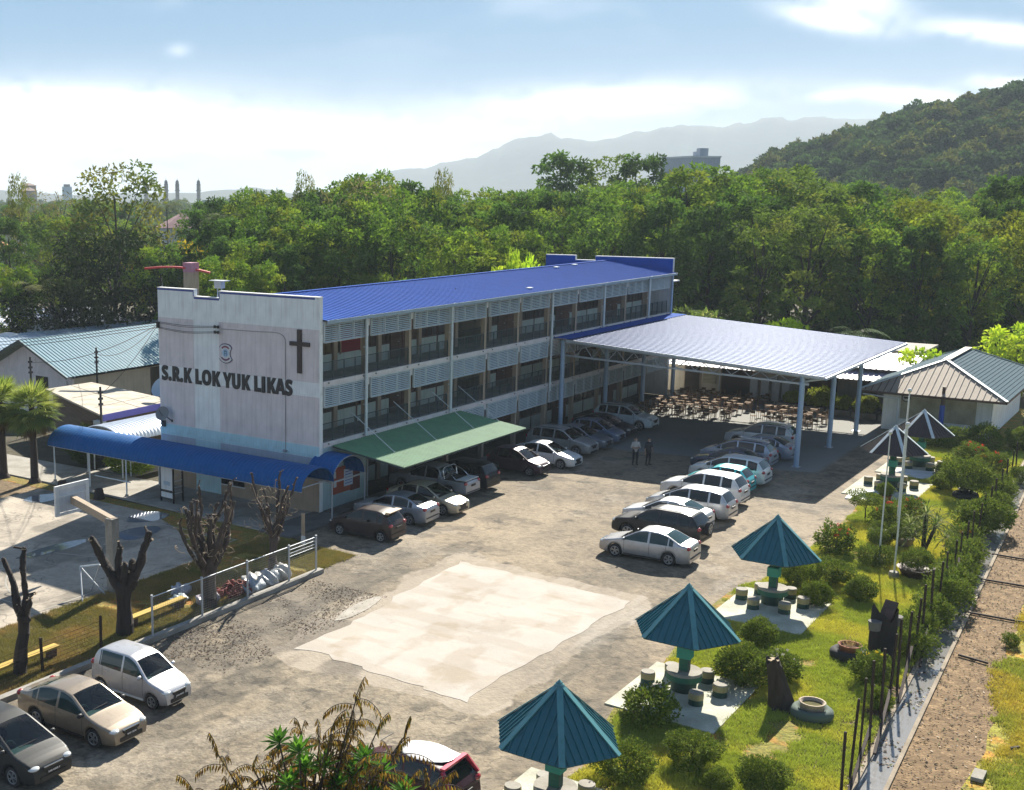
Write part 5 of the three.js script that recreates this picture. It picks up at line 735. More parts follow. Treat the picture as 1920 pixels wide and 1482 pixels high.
car('hatch', 'hatchback_car', 'steel blue hatchback nosing out in the shade of the block', [0.16, 0.22, 0.34], 27.5, zN('hatch', 5.3), 1, { m: 0.4 });
car('sedan', 'sedan_car', 'black blue saloon nosing out in the shade of the block', [0.02, 0.024, 0.035], 29.9, zN('sedan', 5.1), 1, { m: 0.3, tint: true });
car('suv', 'suv_car', 'pale blue white crossover last in the row along the block', [0.56, 0.64, 0.68], 33.4, zN('suv', 5.3), 1, { m: 0.1, cat: 'suv', rails: true });
// by the mesh fence
car('van', 'compact_van', 'small tall silver hatch facing the yard from the mesh fence', [0.52, 0.52, 0.54], -22.6, zN('van', 11.25), 1, { m: 0.45, tint: false, yaw: 0.02, plate: 'JHW 8863', sill: MT.paleSteel, handle: CM.chrome });
car('sedan', 'sedan_car', 'dusty gold saloon between the silver hatch and the black van', [0.30, 0.24, 0.175], -25.6, zN('sedan', 12.05), 1, { m: 0.35, tint: false, plate: 'WKF 3036', yaw: 0.02, mirror: CM.trim });
car('mpv', 'people_carrier', 'dusty black people carrier at the corner of the mesh fence', [0.032, 0.033, 0.033], -28.7, zN('mpv', 12.1), 1, { m: 0.3, r: 0.5, plate: 'SAB 6858 F', tint: true });
car('hatch', 'hatchback_car', 'dark hatchback with a pale roof and crimson tail beside the garden', [0.05, 0.012, 0.018], -23.0, zT('hatch', 22.6), -1, { tint: true, m: 0.3, bodyKit: (c, S) => { put(c, 'roof_panel', metreUV(merge([new THREE.SphereGeometry(1, 20, 8, 0, 6.283, 0, 1.57).scale(0.60, 0.05, 0.86).translate(0, S.H + 0.0, -0.52)])), paint([0.62, 0.60, 0.58])); put(c, 'tail_trim', metreUV(merge([beam([-0.62, S.H - 0.06, -1.40], [0.62, S.H - 0.06, -1.40], 0.14, 0.07), beam([-0.64, S.H - 0.10, -1.42], [-0.76, 1.0, -1.74], 0.09, 0.09), beam([0.64, S.H - 0.10, -1.42], [0.76, 1.0, -1.74], 0.09, 0.09)])), paint([0.45, 0.01, 0.05])); } });
// ---------------------------------------------------------------- foliage builders
const polar = (px, D) => { const a = YAW + Math.atan((px - PX) / F), k = D / Math.cos(a - YAW); return [CAM.x + Math.sin(a) * k, CAM.z - Math.cos(a) * k]; };   // bearing given as a column of the level horizon, D metres in front of the camera
const treeH = (y, D) => CAM.y + (365 - y) / F * D;
const leafMat = mat([1, 1, 1], 0.9, { vertexColors: true, transmission: 0.42, thickness: 0, specularIntensity: 0.25 }), bushMat = mat([1, 1, 1], 0.9, { vertexColors: true, transmission: 0.3, thickness: 0, specularIntensity: 0.25 });
class Leaves {
  constructor() { this.p = []; this.c = []; }
  leaf(o, dir, up, L, W, col, fold = 0.25) { // kite leaf from o along dir, creased along the midrib
    const s = V3().crossVectors(dir, up).normalize(), n = V3().crossVectors(s, dir).normalize(), m = o.clone().addScaledVector(dir, L * 0.5), t = o.clone().addScaledVector(dir, L), a = m.clone().addScaledVector(s, W / 2).addScaledVector(n, W * fold), b = m.clone().addScaledVector(s, -W / 2).addScaledVector(n, W * fold);
    this.p.push(o.x, o.y, o.z, a.x, a.y, a.z, t.x, t.y, t.z, o.x, o.y, o.z, t.x, t.y, t.z, b.x, b.y, b.z); for (let i = 0; i < 6; i++) this.c.push(col[0], col[1], col[2]);
  }
  geo() { const g = new THREE.BufferGeometry(); g.setAttribute('position', new THREE.Float32BufferAttribute(this.p, 3)); g.setAttribute('color', new THREE.Float32BufferAttribute(this.c, 3)); g.setAttribute('uv', new THREE.Float32BufferAttribute(new Float32Array(this.p.length / 3 * 2), 2)); g.computeVertexNormals(); return g; }
}
const rdir = () => { const z = rr(-1, 1), a = rr(0, 6.2832), r = Math.sqrt(1 - z * z); return V3(r * Math.cos(a), z, r * Math.sin(a)); };
const tone = (cs, v = 0.25) => { const c = pick(cs), s = rr(1 - v, 1 + v); return [c[0] * s, c[1] * s, c[2] * s]; };
// crown: leaf clumps (lobes) spread through an uneven envelope
function crown(o) { // o: H, base, R, lobes, per, L, W, cols, droop, flat
  const Lv = new Leaves(), lobes = [];
  for (let i = 0; i < o.lobes; i++) {
    const u = Math.pow((i + 0.5) / o.lobes, o.bias ?? 0.8), a = i * 2.39996 + rr(-0.4, 0.4), prof = o.prof ? o.prof(u) : Math.sqrt(Math.max(0.04, 1 - Math.pow(Math.abs(u * 1.7 - 0.78), 2.2)));
    const rad = o.R * prof * rr(0.45, 1.0), y = lerp(o.base, o.H, u) + rr(-0.5, 0.5) * (o.H - o.base) * 0.06, r = o.R * rr(0.20, 0.36) * (o.lobeR ?? 1);
    lobes.push([V3(Math.cos(a) * rad, y - r * 0.6, Math.sin(a) * rad), r]);
  }
  for (const [c, r] of lobes) {
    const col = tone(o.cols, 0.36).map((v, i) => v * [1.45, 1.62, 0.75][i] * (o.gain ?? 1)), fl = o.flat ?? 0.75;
    for (let k = 0; k < o.per; k++) {
      const d = rdir(); if (d.y < -0.55) d.y *= -1; const q = c.clone().add(V3(d.x * r, d.y * r * fl, d.z * r).multiplyScalar(Math.pow(rnd(), 0.35)));
      const dir = d.clone().multiplyScalar(0.8).add(rdir().multiplyScalar(0.8)); dir.y -= o.droop ?? 0.3; dir.normalize(); const s = rr(0.7, 1.3), t = rr(0.8, 1.2);
      Lv.leaf(q, dir, rdir(), o.L * s, o.W * s, [col[0] * t, col[1] * t, col[2] * t]);
    }
  }
  return { geo: Lv.geo(), lobes };
}
function trunkGeo(H, r, lobes, n = 6, lean = 0.04) {
  const g = [], top = V3(H * lean * rr(-1, 1), H, H * lean * rr(-1, 1)); let prev = [0, -0.1, 0], pr = r;
  for (let k = 1; k <= 4; k++) { const t = k / 4, q = [top.x * t + rr(-0.08, 0.08) * r * 4, H * t, top.z * t + rr(-0.08, 0.08) * r * 4], nr = lerp(r, r * 0.35, t); g.push(bar(prev, q, pr, 9, nr)); prev = q; pr = nr; }
  const step = Math.max(1, Math.floor(lobes.length / n));
  for (let i = 0; i < lobes.length; i += step) { const [c] = lobes[i], y = clamp(c.y * 0.55, H * 0.25, H * 0.92), t = y / H, b = [top.x * t, y, top.z * t], m = [(b[0] + c.x) / 2, (b[1] + c.y) / 2 + 0.1 * H * 0.2, (b[2] + c.z) / 2]; g.push(bar(b, m, r * 0.42, 6, r * 0.28), bar(m, [c.x, c.y, c.z], r * 0.28, 6, r * 0.10)); }
  return g;
}
function treeKind(name, label, o, group) {
  const { geo, lobes } = crown(o), t = new THREE.Group(); t.name = name; t.userData = { label, category: 'tree', group };
  part('trunk', trunkGeo(o.H * (o.trunkTo ?? 0.8), o.tr ?? o.H * 0.016, lobes, o.limbs ?? 9), o.bark ?? MT.bark, t); put(t, 'crown', geo, o.mat ?? leafMat); t.userData.h = o.H; return t;
}
const plant = (k, x, z, h, turn = rr(0, 6.28), y = 0) => { const H = k.userData.h, r = k.clone(); r.name = numbered(k.name); r.position.set(x, y, z); r.rotation.y = turn; const s = h / H, w = s * rr(0.92, 1.12); r.scale.set(w, s, w); r.userData = { ...k.userData }; delete r.userData.h; scene.add(r); return r; };
// ---------------------------------------------------------------- the forest behind the school
{
  const g1 = [[0.10, 0.145, 0.025], [0.13, 0.165, 0.03], [0.075, 0.12, 0.025], [0.16, 0.175, 0.035]], g2 = [[0.055, 0.095, 0.025], [0.07, 0.11, 0.03], [0.045, 0.08, 0.025]], g3 = [[0.16, 0.175, 0.025], [0.19, 0.19, 0.03], [0.12, 0.15, 0.03]], g4 = [[0.085, 0.11, 0.03], [0.12, 0.13, 0.04], [0.07, 0.095, 0.03]];
  const grp = 'trees of the forest behind the school', base = { base: 3.2, lobes: 74, per: 104, L: 0.48, W: 0.22, lobeR: 0.74 };
  const K = [
    treeKind('forest_tree', 'bright green feathery forest tree behind the school', { ...base, H: 18, R: 5.2, cols: g1, droop: 0.35 }, grp),
    treeKind('forest_tree', 'tall dark green forest tree behind the school', { ...base, H: 18, R: 4.6, cols: g2, droop: 0.5, base: 2.2 }, grp),
    treeKind('forest_tree', 'broad mid green forest tree behind the school', { ...base, H: 17, R: 5.8, cols: [...g1, ...g2], lobes: 50, droop: 0.2 }, grp),
    treeKind('forest_tree', 'yellow green forest tree behind the shelter', { ...base, H: 16, R: 6.0, cols: g3, lobes: 50, droop: 0.2 }, grp),
    treeKind('forest_tree', 'olive brown thin forest tree behind the shelter', { ...base, H: 18, R: 4.8, cols: g4, lobes: 40, per: 85, droop: 0.3 }, grp),
  ];
  const line = [[380, 372], [420, 366], [480, 362], [520, 350], [570, 352], [620, 346], [660, 332], [700, 328], [780, 338], [830, 350], [900, 352], [960, 350], [1010, 356], [1060, 348], [1120, 345], [1200, 340], [1245, 345], [1290, 336], [1340, 346], [1400, 322], [1450, 318], [1520, 314], [1580, 328], [1630, 352], [1690, 372], [1750, 352], [1800, 366], [1850, 352], [1900, 332], [1960, 328], [2060, 325]];
  const ty = (p) => { for (let i = 0; i < line.length - 1; i++) if (p <= line[i + 1][0]) return lerp(line[i][1], line[i + 1][1], (p - line[i][0]) / (line[i + 1][0] - line[i][0])); return 325; };
  let n = 0;
  for (const [D, dy, step, p0] of [[118, 62, 96, 470], [129, 30, 92, 420], [142, 8, 84, 400], [158, 0, 80, 440], [178, 6, 90, 400]]) for (let p = p0; p < 2060; p += step) {
    const q = p + rr(-22, 22), d = D + rr(-4, 4), h = treeH(ty(q) + dy + rr(-6, 14), d) * rr(0.95, 1.03), kind = q > 1640 ? pick([3, 3, 1, 2]) : q > 1380 ? pick([4, 4, 2, 1]) : q > 560 ? pick([0, 0, 2, 1]) : pick([1, 2, 0]); const [x, z] = polar(q, d); if (x < 70 && z > -18) continue; plant(K[kind], x, z, Math.max(8, h)); n++;
  }
  for (const [p, d, y, k] of [[1050, 190, 290, 1], [1128, 195, 296, 4], [1196, 190, 292, 1], [1290, 150, 312, 0], [1705, 128, 372, 3], [1880, 140, 330, 1], [690, 150, 326, 0]]) { const [x, z] = polar(p, d); plant(K[k], x, z, treeH(y, d)); }
  // low undergrowth along the forest foot
  const sh = treeKind('undergrowth_bush', 'dark dense bush at the foot of the forest', { H: 6, R: 4.2, base: 0.3, lobes: 26, per: 90, L: 0.5, W: 0.25, cols: g2, droop: 0.2, tr: 0.08 }, 'bushes at the foot of the forest'); sh.userData.category = 'bush';
  for (let p = 440; p < 2060; p += 84) { const [x, z] = polar(p + rr(-20, 20), 112 + rr(-2, 4)); if (x < 68 && z > -16) continue; if (x < 80 && z > 4 && z < 30) { plant(sh, x + 12, z, rr(5, 7)); continue; } plant(sh, x, z, rr(5, 8)); }
  const lime = treeKind('lime_bush', 'bright lime green bush', { H: 5, R: 2.6, base: 0.6, lobes: 24, per: 80, L: 0.4, W: 0.2, cols: [[0.24, 0.30, 0.03], [0.30, 0.33, 0.04]], droop: 0.2, tr: 0.08 }); lime.userData.category = 'bush';
  for (const [p, D, h, l] of [[968, 113, 11.4, 'bright lime green bush just behind the blue roof'], [1472, 112, 5.4, 'lime green sapling peeping over the shelter roof'], [1915, 100, 6.2, 'bright lime green bush behind the guard house'], [1735, 97, 4.6, 'lime green shrub between the store and the guard house']]) { const [x, z] = polar(p, D), t = plant(lime, x, z, h); t.userData.label = l; if (h > 8) { t.scale.x *= 0.42; t.scale.z *= 0.42; } }
  const white = plant(treeKind('pale_bush', 'bush with pale flowers beside the far end wall', { H: 5, R: 2.8, base: 0.4, lobes: 20, per: 80, L: 0.42, W: 0.2, cols: [[0.10, 0.13, 0.05], [0.30, 0.28, 0.18]], droop: 0.2, tr: 0.08 }), ...polar(1310, 112), 6.5); white.userData.category = 'bush';
  // left side trees
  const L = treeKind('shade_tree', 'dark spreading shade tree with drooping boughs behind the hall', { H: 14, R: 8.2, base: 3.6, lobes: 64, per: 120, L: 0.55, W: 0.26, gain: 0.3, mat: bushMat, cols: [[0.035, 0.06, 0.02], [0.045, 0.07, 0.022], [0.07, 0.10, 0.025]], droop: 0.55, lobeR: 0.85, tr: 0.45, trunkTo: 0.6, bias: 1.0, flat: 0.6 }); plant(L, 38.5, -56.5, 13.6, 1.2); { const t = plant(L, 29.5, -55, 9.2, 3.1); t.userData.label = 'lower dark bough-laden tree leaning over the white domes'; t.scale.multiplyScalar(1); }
  const airy = treeKind('airy_tree', 'tall airy tree with open crown above the left trees', { H: 20, R: 6.5, base: 6, lobes: 44, per: 55, L: 0.6, W: 0.3, cols: [[0.10, 0.105, 0.03], [0.13, 0.12, 0.035], [0.075, 0.095, 0.03]], droop: 0.3, lobeR: 0.8, tr: 0.25 });
  plant(airy, ...polar(232, 150), treeH(306, 150)); { const t = plant(airy, ...polar(44, 170), treeH(326, 170)); t.scale.x *= 0.33; t.scale.z *= 0.33; t.userData.label = 'thin tall tree with a small tuft standing on the left skyline'; }
  { const t = plant(airy, ...polar(572, 165), treeH(322, 165)); t.scale.x *= 0.28; t.scale.z *= 0.28; t.userData.label = 'sparse thin tree poking above the forest edge'; }
  { const t = plant(airy, ...polar(828, 160), treeH(318, 160)); t.scale.x *= 0.3; t.scale.z *= 0.3; t.userData.label = 'bare topped thin tree above the forest canopy'; }
  const grp2 = 'trees among the houses on the left', K2 = [K[0], K[1], K[2], K[4]].map((k) => { const c = k.clone(); c.name = 'neighbourhood_tree'; c.userData = { ...k.userData, group: grp2, label: k.userData.label.replace(/behind the (school|shelter)/, 'among the left houses') }; return c; });
  for (const [p, D, y, k] of [[20, 150, 405, 1], [95, 165, 400, 2], [150, 150, 402, 0], [60, 200, 372, 3], [130, 210, 374, 3], [185, 190, 372, 2], [300, 125, 455, 2], [345, 128, 492, 2], [430, 150, 405, 2], [440, 125, 440, 1], [495, 125, 428, 1], [420, 108, 480, 0], [480, 110, 490, 0], [530, 116, 455, 1], [560, 125, 410, 2], [30, 240, 385, 1], [240, 240, 385, 1], [420, 240, 388, 1], [470, 215, 382, 2], [330, 250, 405, 1], [20, 118, 492, 0], [100, 300, 382, 1], [180, 320, 380, 1], [500, 300, 378, 1]]) { const [x, z] = polar(p, D); plant(K2[k], x, z, Math.max(4, treeH(y, D))); }
  const gold = plant(treeKind('golden_tree', 'small tree with golden flowers below the white mansion', { H: 8, R: 3.4, base: 1, lobes: 24, per: 90, L: 0.3, W: 0.13, lobeR: 1.3, cols: [[0.22, 0.15, 0.02], [0.14, 0.14, 0.03], [0.10, 0.12, 0.03]], droop: 0.5 }), ...polar(325, 132), treeH(448, 132));
  const bare = treeKind('bare_tree', 'greyish nearly leafless tree on the left skyline', { H: 12, R: 4.5, base: 3, lobes: 30, per: 40, L: 0.5, W: 0.1, cols: [[0.13, 0.11, 0.09], [0.17, 0.14, 0.11]], droop: 0, limbs: 20 }); plant(bare, ...polar(108, 190), treeH(360, 190));
  { const t = plant(bare, ...polar(690, 140), treeH(340, 140)); t.userData.label = 'rusty leafless crown among the bright forest tops'; }
}
// ---------------------------------------------------------------- palms
function frond(len, n, lw, ll, sag, cols, Lv, o, a, tilt) {
  const d = V3(Math.cos(a), 0, Math.sin(a)); let p = o.clone(), el = tilt; const st = len / n;
  for (let i = 0; i < n; i++) { const dir = d.clone().multiplyScalar(Math.cos(el)).add(V3(0, Math.sin(el), 0)), q = p.clone().addScaledVector(dir, st), col = tone(cols, 0.2), w = ll * Math.sin((i + 0.8) / n * 2.9) + 0.05; const side = V3().crossVectors(dir, V3(0, 1, 0)).normalize(); for (const s of [1, -1]) { const ld = side.clone().multiplyScalar(s).addScaledVector(dir, 0.55).add(V3(0, -0.35, 0)).normalize(); Lv.leaf(q, ld, V3(0, 1, 0), w, lw, col, 0.1); Lv.leaf(q.clone().addScaledVector(dir, -st * 0.5), ld, V3(0, 1, 0), w, lw, col, 0.1); } Lv.leaf(p, dir, V3(0, 1, 0), st * 1.1, 0.05, col, 0); p = q; el -= sag / n; }
}
{
  const palm = (name, label, px, D, h, n, len, cols) => { const [x, z] = polar(px, D), t = thing(name, label, 'palm', [x, 0, z]); const Lv = new Leaves(); for (let i = 0; i < n; i++) frond(len * rr(0.85, 1.1), 9, 0.10, len * 0.26, 1.7, cols, Lv, V3(0, h, 0), i * 2.4 + rr(-0.2, 0.2), rr(0.1, 1.1)); put(t, 'fronds', Lv.geo(), leafMat); part('trunk', trunkGeo(h, 0.16, [], 1, 0.02), MT.bark, t); };
  const cols = [[0.09, 0.12, 0.03], [0.12, 0.14, 0.035]], yc = [[0.20, 0.20, 0.04], [0.16, 0.18, 0.04]];
  palm('coconut_palm', 'coconut palm rising beside the white mansion', 318, 170, 15.0, 16, 3.6, cols); palm('coconut_palm', 'coconut palm with yellowing fronds beside the dark tree', 60, 118, 7.4, 16, 3.6, yc); palm('coconut_palm', 'low coconut palm among the left trees', 100, 122, 7.8, 14, 3.4, yc); palm('oil_palm', 'palm at the forest edge near the ridge', 425, 140, 13.6, 16, 3.4, cols); palm('oil_palm', 'palm half hidden behind the leafy left trees', 470, 160, 14.6, 14, 3.4, cols); palm('oil_palm', 'lone young palm at the dark forest foot behind the shelter', 1605, 106, 4.6, 12, 3.2, [[0.10, 0.16, 0.05]]);
  for (const [px, D, h, l] of [[470, 88, 8.2, 'clump of broad banana leaves behind the stepped end wall'], [420, 92, 7.4, 'banana plant beside the pink pylon'], [400, 110, 7.6, 'banana plant near the forest edge']]) { const [x, z] = polar(px, D), t = thing('banana_plant', l, 'plant', [x, 0, z]), Lv = new Leaves(); for (let s = 0; s < 5; s++) { const o = V3(rr(-1.6, 1.6), h * rr(0.62, 0.9), rr(-1.6, 1.6)); for (let i = 0; i < 7; i++) { const a = rr(0, 6.28), e = rr(0.2, 1.2), d = V3(Math.cos(a) * Math.cos(e), Math.sin(e), Math.sin(a) * Math.cos(e)), m = o.clone().addScaledVector(d, 1.1), c = tone([[0.15, 0.22, 0.035], [0.22, 0.28, 0.04]], 0.25); Lv.leaf(o, d, V3(0, 1, 0), 1.9, 0.55, c, 0.15); d.y -= 0.9; d.normalize(); Lv.leaf(m, d, V3(0, 1, 0), 1.0, 0.5, c, 0.15); } } put(t, 'leaves', Lv.geo(), leafMat); part('stems', [0, 1, 2].map((i) => bar([i - 1, 0, 0.4 * i], [i - 1.2, h * 0.7, 0.4 * i], 0.13, 7, 0.08)), MT.bark, t); }
  // two fan palms by the covered walk
  const fan = (x, z, h, label) => { const t = thing('fan_palm', label, 'palm', [x, 0, z], 0, 'fan palms by the covered walk'), Lv = new Leaves(), Dv = new Leaves();
    for (let i = 0; i < 60; i++) { const a = i * 2.39996, e = lerp(1.4, -0.95, i / 59) + rr(-0.12, 0.12), d = V3(Math.cos(a) * Math.cos(e), Math.sin(e), Math.sin(a) * Math.cos(e)), st = rr(0.7, 1.0), o = V3(0, h - 0.3, 0).addScaledVector(d, st), dead = i > 52, side = V3().crossVectors(d, V3(0, 1, 0)).normalize(), col = dead ? tone([[0.17, 0.12, 0.06]], 0.3) : tone(i < 30 ? [[0.30, 0.38, 0.07], [0.38, 0.42, 0.09]] : [[0.14, 0.20, 0.05], [0.20, 0.25, 0.06]], 0.2), T = dead ? Dv : Lv; for (let k = 0; k < 15; k++) { const f = (k / 14 - 0.5) * 2.6, q = d.clone().multiplyScalar(Math.cos(f)).addScaledVector(side, Math.sin(f)); q.y -= dead ? 1.2 : 0.35; q.normalize(); T.leaf(o, q, V3(0, 1, 0), rr(0.95, 1.25), 0.12, col, 0.2); } T.leaf(V3(0, h - 0.3, 0), d, V3(0, 1, 0), st, 0.05, col, 0); }
    put(t, 'fronds', Lv.geo(), leafMat); put(t, 'dead_fronds', Dv.geo(), leafMat); part('trunk', [cyl(0.26, 0.17, h, 0, 0, 0, 10), cyl(0.42, 0.22, 0.35, 0, 0, 0, 10)], MT.bark, t); };
  fan(-4.4, -18.0, 4.7, 'shaggy fan palm by the covered walk nearer the blue vault end'); fan(-4.7, -20.5, 4.8, 'shaggy fan palm by the covered walk farther from the end wall'); fan(-4.6, -22.6, 4.7, 'fan palm standing behind the other two by the walk');
}
// ---------------------------------------------------------------- hills
{
  const ridge = (name, prof, D, depth, col, rough, tx) => { // terrain strip: skyline heights from bearings, sloping down towards the camera and beyond
    const p = [], n = 160, m = 18, H = (c) => { for (let i = 0; i < prof.length - 1; i++) if (c <= prof[i + 1][0]) return treeH(lerp(prof[i][1], prof[i + 1][1], sstep(0, 1, (c - prof[i][0]) / (prof[i + 1][0] - prof[i][0]))), D); return treeH(prof[prof.length - 1][1], D); };
    const pt = (i, j) => { const c = lerp(prof[0][0], prof[prof.length - 1][0], i / n), t = j / m, k = t < 0.7 ? sstep(0, 0.7, t) : 1 - 0.5 * sstep(0.7, 1, t), d = D + (t - 0.7) * depth, [x, z] = polar(c, d), nz = (fbm(c * 0.05 + 9, j * 0.9, 4) - 0.5) * rough * (1 - Math.abs(t - 0.7)) * (t < 0.69 || t > 0.71 ? 1 : 0.2); return [x, Math.max(-1, H(c) * k + nz * H(c) * 0.5 - (j === 0 ? 2 : 0)), z]; };
    for (let i = 0; i < n; i++) for (let j = 0; j < m; j++) p.push([pt(i, j), pt(i + 1, j), pt(i + 1, j + 1), pt(i, j + 1)]); const g = mergeVertices(quads(p).deleteAttribute('normal'), 1e-3); g.computeVertexNormals(); return struct(name, g, bumped(col, 1, scaled(tSoil, tx), scaled(tCoarseB, tx), 2)), { H, pt };
  };
  ridge('mountain_range', [[620, 352], [650, 346], [700, 327], [745, 320], [790, 319], [830, 308], [880, 298], [920, 282], [960, 268], [1015, 257], [1045, 262], [1085, 270], [1130, 266], [1180, 254], [1240, 240], [1275, 243], [1320, 244], [1370, 238], [1420, 230], [1470, 231], [1505, 227], [1560, 230], [1640, 234], [1750, 240], [1900, 255], [2150, 260]], 3900, 1400, [0.03, 0.06, 0.06], 0.25, 0.004);
  ridge('distant_ridge', [[-200, 357], [0, 356], [60, 360], [140, 366], [250, 362], [370, 362], [400, 358], [440, 356], [475, 352], [505, 356], [560, 364], [640, 362], [760, 368]], 2800, 1000, [0.03, 0.06, 0.06], 0.25, 0.005);
  const hillProf = [[1300, 372], [1360, 362], [1400, 318], [1450, 303], [1500, 289], [1560, 270], [1610, 250], [1660, 234], [1700, 224], [1760, 210], [1800, 203], [1850, 190], [1920, 183], [2000, 176], [2150, 172]].map(([a, b]) => [a, b + 26]), D = 460;
  const H = (c) => { for (let i = 0; i < hillProf.length - 1; i++) if (c <= hillProf[i + 1][0]) return treeH(lerp(hillProf[i][1], hillProf[i + 1][1], (c - hillProf[i][0]) / (hillProf[i + 1][0] - hillProf[i][0])), D); return 50; };
  ridge('wooded_hill', hillProf, D, 300, [0.03, 0.045, 0.02], 0.1, 0.05);
  const mk = (cols) => crown({ H: 7, base: 0.6, R: 3.6, lobes: 22, per: 50, L: 0.8, W: 0.5, flat: 0.9, cols, droop: 0.2 }).geo;
  const spot = () => { const c = rr(1270, 2080), t = Math.pow(rnd(), 0.8) * 0.78, k = t < 0.7 ? sstep(0, 0.7, t) : 1 - 0.5 * sstep(0.7, 1, t), d = D + (t - 0.7) * 300, [x, z] = polar(c, d), s = rr(0.75, 1.5); return [x, H(c) * k - 1.2, z, s, s * rr(0.8, 1.15)]; };
  const white = [1, 1, 1];
  scatter('hill_trees', 'dense dark trees covering the wooded hill', 'trees', mk([[0.028, 0.048, 0.026], [0.038, 0.06, 0.03], [0.022, 0.04, 0.02]]), leafMat, 1100, spot, () => { const s = rr(0.75, 1.3); return [s, s, s]; });
  scatter('hill_trees', 'paler olive trees scattered over the wooded hill', 'trees', mk([[0.06, 0.068, 0.03], [0.08, 0.08, 0.035]]), leafMat, 380, spot, () => { const s = rr(0.8, 1.3); return [s, s, s]; });
  // far tree belt on the plain
  scatter('tree_belt', 'low dark belt of distant trees on the plain', 'trees', mk([[0.05, 0.08, 0.03], [0.065, 0.09, 0.035]]), leafMat, 1500, () => { const d = 230 + 900 * Math.pow(rnd(), 1.4), c = rr(-250, 2150), [x, z] = polar(c, d), s = rr(0.9, 1.5) * (d > 500 ? 1.3 : 1); if (d < 320 && c > 560) return; return [x, -0.5, z, s, s]; }, () => { const s = rr(0.75, 1.25); return [s, s, s]; });
}
// ---------------------------------------------------------------- garden: parasols with tables, bushes, pots, poles, fence
const hexR = 1.82, hexPt = (k, r, y) => { const a = Math.PI / 2 + k * Math.PI / 3; return [Math.cos(a) * r, y, Math.sin(a) * r]; };
function parasol(x, z, label, o = {}) {
  const t = thing('garden_shelter', label, 'shelter', [x, 0, z], o.turn ?? 0, 'hexagonal shelters in the garden'), rim = 2.18, ap = o.ap ?? 3.78, m = o.m ?? MT.teal, cap = o.cap ?? MT.ridgeTeal;
  for (let k = 0; k < 6; k++) { // each sheet: seams as raised ribs running down the slope
    const A = V3(...hexPt(k, hexR, rim)), Bp = V3(...hexPt(k + 1, hexR, rim)), T = V3(0, ap, 0), N = V3().crossVectors(Bp.clone().sub(A), T.clone().sub(A)).normalize(); if (N.y < 0) N.negate();
    const sh = part('roof_panel', [quads([[A.toArray(), Bp.toArray(), T.toArray()], [A.clone().addScaledVector(N, -0.02).toArray(), T.clone().addScaledVector(N, -0.02).toArray(), Bp.clone().addScaledVector(N, -0.02).toArray()]])], m, t);
    for (let i = 1; i < 8; i++) { const f = i / 8, e = A.clone().lerp(Bp, f), mid = A.clone().lerp(Bp, 0.5), up = T.clone().sub(mid), L = 1 - Math.abs(f - 0.5) * 2; const q = e.clone().addScaledVector(up, L * 0.97); part('seam_rib', beam(e.clone().addScaledVector(N, 0.015).toArray(), q.addScaledVector(N, 0.012).toArray(), 0.035, 0.035, N), m, sh); }
    part('ridge_cap', beam([A.x, A.y + 0.03, A.z], [0, ap + 0.03, 0], 0.17, 0.035, V3(A.x, 1.2, A.z).normalize()), cap, t);
  }
  part('finial', new THREE.ConeGeometry(0.14, 0.16, 6).translate(0, ap + 0.05, 0), cap, t);
  const rb = []; for (let k = 0; k < 6; k++) rb.push(bar(hexPt(k, hexR - 0.08, rim + 0.01), [0, ap - 0.14, 0], 0.03, 6), bar(hexPt(k, hexR - 0.04, rim - 0.01), hexPt(k + 1, hexR - 0.04, rim - 0.01), 0.025, 6)); each('rafter', rb, MT.rail, t);
  const gr = mat([0.03, 0.16, 0.10], 0.7, { map: tConc }), gd = mat([0.015, 0.07, 0.055], 0.7, { map: tConc }), cr = mat([0.42, 0.37, 0.19], 0.8, { map: tConc });
  const p = part('post', [box(0.30, 1.85, 0.30, 0, 1.6, 0, 0.02)], gr, t); part('sign_board', box(0.42, 0.40, 0.46, -0.06, 1.45, 0.02, 0.02), mat([0.03, 0.26, 0.19], 0.6), p); part('post_edge', [span(0.151, 0.16, 0.78, 2.3, -0.13, 0.13), span(-0.13, 0.13, 0.78, 2.3, 0.151, 0.16)], gd, p); part('post_top', bar([0, 2.5, 0], [0, ap - 0.1, 0], 0.07, 8), MT.tan, p);
  if (o.table === false) return t;
  const tb = part('table_top', [cyl(0.60, 0.60, 0.10, 0, 0.68, 0, 28)], MT.paleConc, t); part('table_band', cyl(0.605, 0.605, 0.20, 0, 0.479, 0, 28), gr, tb); part('table_base', cyl(0.42, 0.45, 0.48, 0, 0, 0, 24), gd, tb);
  for (let k = 0; k < 6; k++) { const a = k * Math.PI / 3 + 0.35, s = part('stool', cyl(0.24, 0.235, 0.05, Math.cos(a) * 1.22, 0.45, Math.sin(a) * 1.22, 20), MT.paleConc, t); part('stool_band', cyl(0.245, 0.25, 0.2, Math.cos(a) * 1.22, 0.249, Math.sin(a) * 1.22, 20), cr, s); part('stool_base', cyl(0.25, 0.235, 0.25, Math.cos(a) * 1.22, 0, Math.sin(a) * 1.22, 20), gd, s); }
  part('pad', slabPoly(o.pad, -0.02, 0.05), bumped([0.58, 0.58, 0.48], 0.95, tConc, tGrainB, 0.004), t);
  return t;
}
parasol(-0.05, 23.85, 'teal hexagonal shelter with striped stools nearest the silver saloon', { pad: [[-3.1, -1.6], [1.5, -1.6], [1.5, 2.0], [-3.1, 2.05]] });
parasol(-11.05, 24.2, 'teal hexagonal shelter beside the tree stump planter', { pad: [[-2.7, -1.7], [1.9, -1.7], [1.9, 2.0], [-2.8, 2.05]] });
